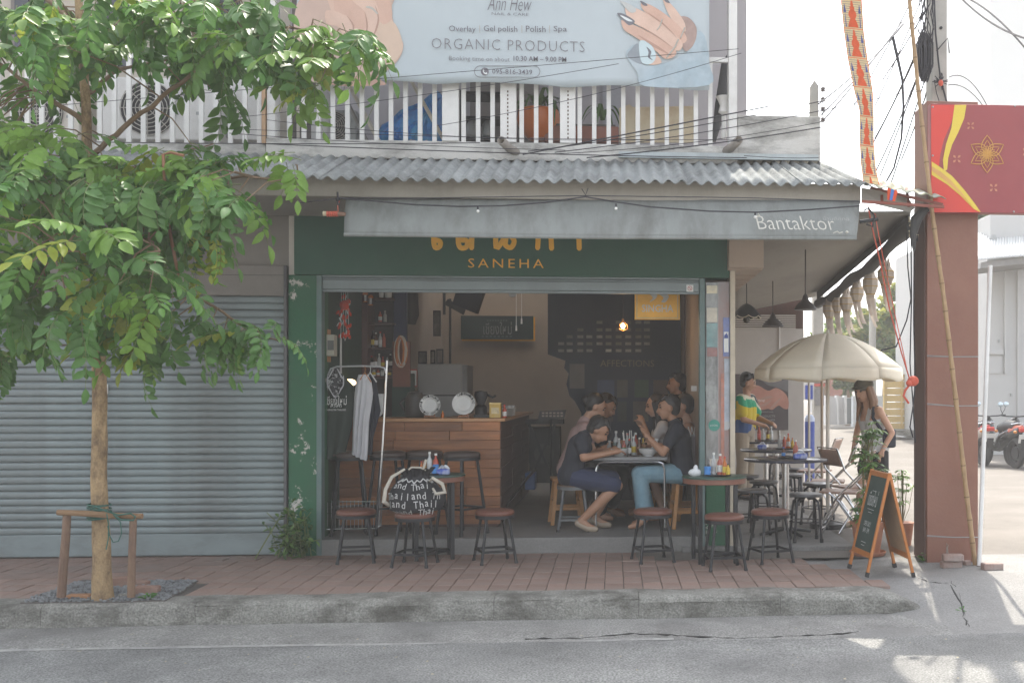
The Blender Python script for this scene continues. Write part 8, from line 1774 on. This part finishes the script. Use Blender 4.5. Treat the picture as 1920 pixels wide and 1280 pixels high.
    if shoes:
        for k in ('L', 'R'): g = G(); a_ = V['an' + k]; to = V['to' + k]; q = Vector((0, 0, -.03)); cap(g, a_ + q - (to - a_).normalized() * .03, a_.lerp(to, .5) + q, .036, .038); cap(g, a_.lerp(to, .5) + q, to + Vector((0, 0, -.004)), .038, .030); remeshed(g, 'shoe', shoes, t, .01, 2)
    return t
def seated(lean=.15, head=.08, hz=1.0, armx=.34, armz=.72, kz=.47, ax=.3, spread=.10, pz=.53):
    return dict(pelvis=(0, 0, pz), chest=(lean * .75, 0, pz + .34), neck=(lean * 1.1, 0, pz + .50), head=(lean * 1.1 + head, 0, pz + .63), shL=(lean, .175, pz + .42), shR=(lean, -.175, pz + .42), elL=(lean + .08, .23, pz + .16), elR=(lean + .08, -.23, pz + .16), haL=(armx, .12, armz), haR=(armx, -.12, armz), hipL=(.03, .09, pz - .01), hipR=(.03, -.09, pz - .01), knL=(.43, spread, kz), knR=(.43, -spread, kz), anL=(ax, spread, .085), anR=(ax, -spread, .085), toL=(ax + .14, spread + .02, .03), toR=(ax + .14, -spread - .02, .03))
tee = mat('tee_black', (.024, .026, .036), .9, .12, 9, .15, 30); denim = mat('denim_light', (.16, .27, .33), .9, .14, 9, .15, 60, dirt=(.26, .36, .40), dsc=5, damt=.6); navyshort = mat('shorts_navy', (.028, .036, .075), .9, .12, 9, .1, 40); pinkm = mat('shirt_pink', (.42, .28, .26), .9, .1, 9); whitem = mat('top_white', (.55, .54, .54), .9, .08, 9); blackm = mat('cloth_black', (.02, .02, .022), .9, .12, 9); sandal = mat('sandal_beige', (.36, .29, .22), .7)
J = dict(pelvis=(0, 0, .52), chest=(.085, 0, .80), neck=(.16, 0, .905), head=(.262, 0, .945), shL=(.11, .175, .875), shR=(.11, -.175, .875), elL=(.17, .24, .70), elR=(.13, -.235, .70), haL=(.38, .10, .755), haR=(.40, -.14, .745), hipL=(.03, .09, .51), hipR=(.03, -.09, .51), knL=(.42, .12, .47), knR=(.44, -.12, .43), anL=(.22, .13, .10), anR=(.10, -.13, .10), toL=(.36, .13, .035), toR=(.235, -.14, .03))
A = person('man in black T-shirt and navy shorts bending over his bowl', Vector((X_(1070, 10.2), 10.2, ZI)), 0, J, 0, 'black', 'short', tee, .6, navyshort, .46, sandal, look=(.82, -.12, -.58))
for (u, v) in ((1048, 838), (1046, 846), (1052, 826)): pass
J = dict(pelvis=(0, 0, .54), chest=(.035, 0, .87), neck=(.085, 0, 1.03), head=(.14, 0, 1.155), shL=(.06, .185, .965), shR=(.06, -.185, .965), elL=(.20, .235, .74), elR=(.16, -.23, .74), haL=(.36, .16, .90), haR=(.34, -.12, .78), hdL=(.35, -.1, .9), hipL=(.03, .09, .53), hipR=(.03, -.09, .53), knL=(.42, .11, .53), knR=(.42, -.13, .52), anL=(.37, .12, .10), anR=(.33, -.13, .10), toL=(.51, .13, .03), toR=(.47, -.15, .03))
B = person('man in black T-shirt and light blue jeans eating at the chrome legged table', Vector((X_(1280, 10.3), 10.3, ZI)), math.pi, J, 0, 'black', 'short', tee, .62, denim, .93, None, look=(1, .12, -.05))
# white print on the back of his shirt
g = text_g('W', .10, Vector((-.085, .10, .93)), .002, Vector((.75, .66, 0)), Vector((.1, 0, 1)), height=.10); o = g.build('shirt_print', MATS['print_white'], B, world=False, flat=True)
g = G(); g.tube([Vector((.335, .16, .865)) + Vector((.032 * math.cos(a / 10 * 6.283), .032 * math.sin(a / 10 * 6.283), .02 * math.cos(a / 10 * 6.283))) for a in range(11)], .008, 6); g.build('wrist_watch', black, B, world=False)
person('diner in pink shirt bowed low beside the man in shorts', Vector((X_(1064, 10.95), 10.95, ZI)), .1, seated(.17, .10, armx=.42, armz=.76), 1, 'black', 'tied', pinkm, .5, blackm, .95, None, True, look=(.85, 0, -.5))
person('dark haired diner in black at the far side of the table, face down', Vector((X_(1090, 11.35), 11.3, ZI)), .05, seated(.16, .09, armx=.40, armz=.76), 0, 'black', 'short', blackm, .6, blackm, .9, None, look=(.85, -.2, -.5))
person('woman in white strappy top with bare shoulders behind the man in jeans', Vector((X_(1300, 10.95), 10.9, ZI)), math.pi - .05, seated(.06, .05, armx=.40, armz=.78), 1, 'black', 'tied', whitem, .1, blackm, .45, None, True, True, look=(1, .1, -.1))
person('dark haired diner raising both hands across the table', Vector((X_(1258, 11.45), 11.4, ZI)), math.pi, {**seated(.10, .06), 'haL': (.30, .10, .98), 'haR': (.32, -.08, .94), 'elL': (.22, .2, .76), 'elR': (.22, -.2, .76)}, 1, 'black', 'long', whitem, .5, blackm, .95, None, True, look=(1, .15, -.2))
def standing(h=1.66, lean=.0):
    k = h / 1.72
    return {a: tuple(q * k for q in b) for a, b in dict(pelvis=(0, 0, .92), chest=(.02 + lean, 0, 1.26), neck=(.03 + lean, 0, 1.43), head=(.05 + lean * 1.3, 0, 1.58), shL=(.02 + lean, .185, 1.36), shR=(.02 + lean, -.185, 1.36), elL=(.0, .24, 1.08), elR=(.0, -.24, 1.08), haL=(.12, .23, .86), haR=(.12, -.23, .86), hipL=(0, .09, .90), hipR=(0, -.09, .90), knL=(.03, .1, .49), knR=(.01, -.1, .49), anL=(-.02, .1, .09), anR=(-.02, -.1, .09), toL=(.14, .12, .03), toR=(.14, -.12, .03)).items()}
person('person in dark clothes standing behind the man in jeans by the partition', Vector((X_(1276, 12.1), 12.1, ZI)), math.pi - .2, standing(1.52), 0, 'black', 'short', blackm, .6, blackm, .95, blackm, look=(1, .2, 0))
# standing man in the bright patterned shirt on the patio
ms = person('man standing on the patio in a colourful green yellow and blue shirt and beige trousers', Vector((X_(1396, 13.9), 13.9, ZP)), -.5, {**standing(1.66), 'elL': (.1, .25, 1.06), 'haL': (.3, .15, 1.0), 'elR': (.08, -.25, 1.05), 'haR': (.28, -.12, .98)}, 0, 'black', 'short', None, .5, mat('trousers_beige', (.34, .28, .21), .9, .1, 9), .95, blackm, look=(1, .4, -.3))
shm_ = bpy.data.materials.new('shirt_patchwork'); shm_.use_nodes = True; MATS['shirt_patchwork'] = shm_; nt2 = shm_.node_tree; nn_ = nt2.nodes; LL = nt2.links
tc = nn_.new('ShaderNodeTexCoord'); sx = nn_.new('ShaderNodeSeparateXYZ'); nz_ = nn_.new('ShaderNodeTexNoise'); nz_.inputs['Scale'].default_value = 4; LL.new(tc.outputs['Object'], nz_.inputs['Vector']); LL.new(tc.outputs['Object'], sx.inputs[0])
ma = nn_.new('ShaderNodeMath'); ma.operation = 'MULTIPLY_ADD'; ma.inputs[1].default_value = .35; LL.new(nz_.outputs[0], ma.inputs[0]); LL.new(sx.outputs['Z'], ma.inputs[2])
mb = nn_.new('ShaderNodeMath'); mb.operation = 'MULTIPLY_ADD'; mb.inputs[1].default_value = .35; LL.new(sx.outputs['Y'], mb.inputs[0]); LL.new(ma.outputs[0], mb.inputs[2])
cr_ = nn_.new('ShaderNodeValToRGB'); cr_.color_ramp.interpolation = 'CONSTANT'; el = cr_.color_ramp.elements; mr_ = nn_.new('ShaderNodeMapRange'); mr_.inputs[1].default_value = .85; mr_.inputs[2].default_value = 1.7; LL.new(mb.outputs[0], mr_.inputs[0]); LL.new(mr_.outputs[0], cr_.inputs[0])
el[0].position = 0; el[0].color = (.035, .085, .24, 1); el[1].position = .32; el[1].color = (.50, .38, .02, 1)
for p_, c_ in ((.58, (.02, .26, .13, 1)), (.70, (.50, .46, .34, 1)), (.78, (.03, .04, .05, 1)), (.84, (.5, .46, .36, 1))): e = el.new(p_); e.color = c_
LL.new(cr_.outputs[0], nn_['Principled BSDF'].inputs['Base Color']); nn_['Principled BSDF'].inputs['Roughness'].default_value = .85
g = G(); V = {k: Vector(v) for k, v in {**standing(1.66), 'elL': (.1, .25, 1.06), 'elR': (.08, -.25, 1.05)}.items()}
for o_ in (-.07, .07): a = Vector((0, o_, 0)); cap(g, V['pelvis'] + a * 1.1 + Vector((0, 0, .04)), V['chest'] + a * 1.15, .125, .118)
for k in 'LR': cap(g, V['chest'].lerp(V['neck'], .4), V['sh' + k], .085, .07); cap(g, V['sh' + k], V['sh' + k].lerp(V['el' + k], .7), .07, .075)
remeshed(g, 'shirt', shm_, ms, .011, 4)
# walking woman
J = {**standing(1.60, .03)}
J.update(head=(.14, 0, 1.46), neck=(.095, 0, 1.315), chest=(.05, 0, 1.16), shL=(.05, .165, 1.255), shR=(.06, -.165, 1.255), elL=(-.07, .22, 1.02), haL=(.04, .22, .84), elR=(.10, -.22, 1.00), haR=(.15, -.21, .80), knL=(-.02, .09, .47), anL=(-.13, .10, .10), toL=(.03, .11, .03), knR=(.12, -.09, .47), anR=(.14, -.09, .09), toR=(.30, -.10, .03))
W = person('woman in grey tank top, black shorts and cap walking along the alley', Vector((X_(1641, 11.3), 11.3, .0)), math.pi + .3, J, 1, 'brown', 'long', mat('tank_grey', (.05, .05, .054), .9, .08, 9), .1, blackm, .30, sandal, True, True, look=(.93, .3, -.18), curl=.4)
g = G(); hd = Vector(J['head']); lk = Vector((.93, .3, -.18)).normalized(); up = (Vector((0, 0, 1)) - lk * lk.z).normalized(); rt = lk.cross(up); RM = Matrix((lk, -rt, up)).transposed()
g.ball(hd + up * .062 - lk * .01, (.115, .098, .078), 16, 10, rot=RM); g.grid(lambda a, b: hd + up * (.058 - .012 * b) + lk * (.075 + .075 * b) * (1 - .25 * abs(a - .5) * 2 * b) + rt * (a - .5) * .15, 10, 5)
g.build('baseball_cap', mat('cap_olive_grey', (.10, .095, .075), .8, .1, 12), W, world=False, thick=.004)
g = G(); g.tube([Vector((.09, .12, 1.29)), Vector((.12, .15, 1.18)), Vector((.03, .21, 1.02)), Vector((-.06, .2, .95))], .018, 8); g.tube([Vector((.05, .12, 1.30)), Vector((-.05, .13, 1.2)), Vector((-.1, .18, 1.0))], .016, 8); g.build('bag_strap', mat('bag_navy', (.015, .018, .03), .8), W, world=False)
g = G(); g.box((-.06, .185, .96), (.15, .06, .20)); g.build('shoulder_bag', MATS['bag_navy'], W, world=False, bev=.025)
g = G(); g.tube([Vector((.025, .22, .86)) + Vector((.027 * math.cos(a / 10 * 6.283), .027 * math.sin(a / 10 * 6.283), 0)) for a in range(11)], .005, 5); g.build('bracelet', greymet, W, world=False)
# ================================================================== haze: the smoky air of the street
hm = bpy.data.materials.new('haze'); hm.use_nodes = True
n = hm.node_tree.nodes; n.clear()
pv = n.new('ShaderNodeVolumePrincipled'); pv.inputs['Color'].default_value = (.95, .93, .90, 1); pv.inputs['Density'].default_value = .0042
ho = n.new('ShaderNodeOutputMaterial'); hm.node_tree.links.new(pv.outputs[0], ho.inputs['Volume'])
g = G(); g.bx((-45, -4, -1.6), (45, 90, 11)); tag(g.build('haze', hm), 'pale smoky haze in the air of the street', kind='stuff')
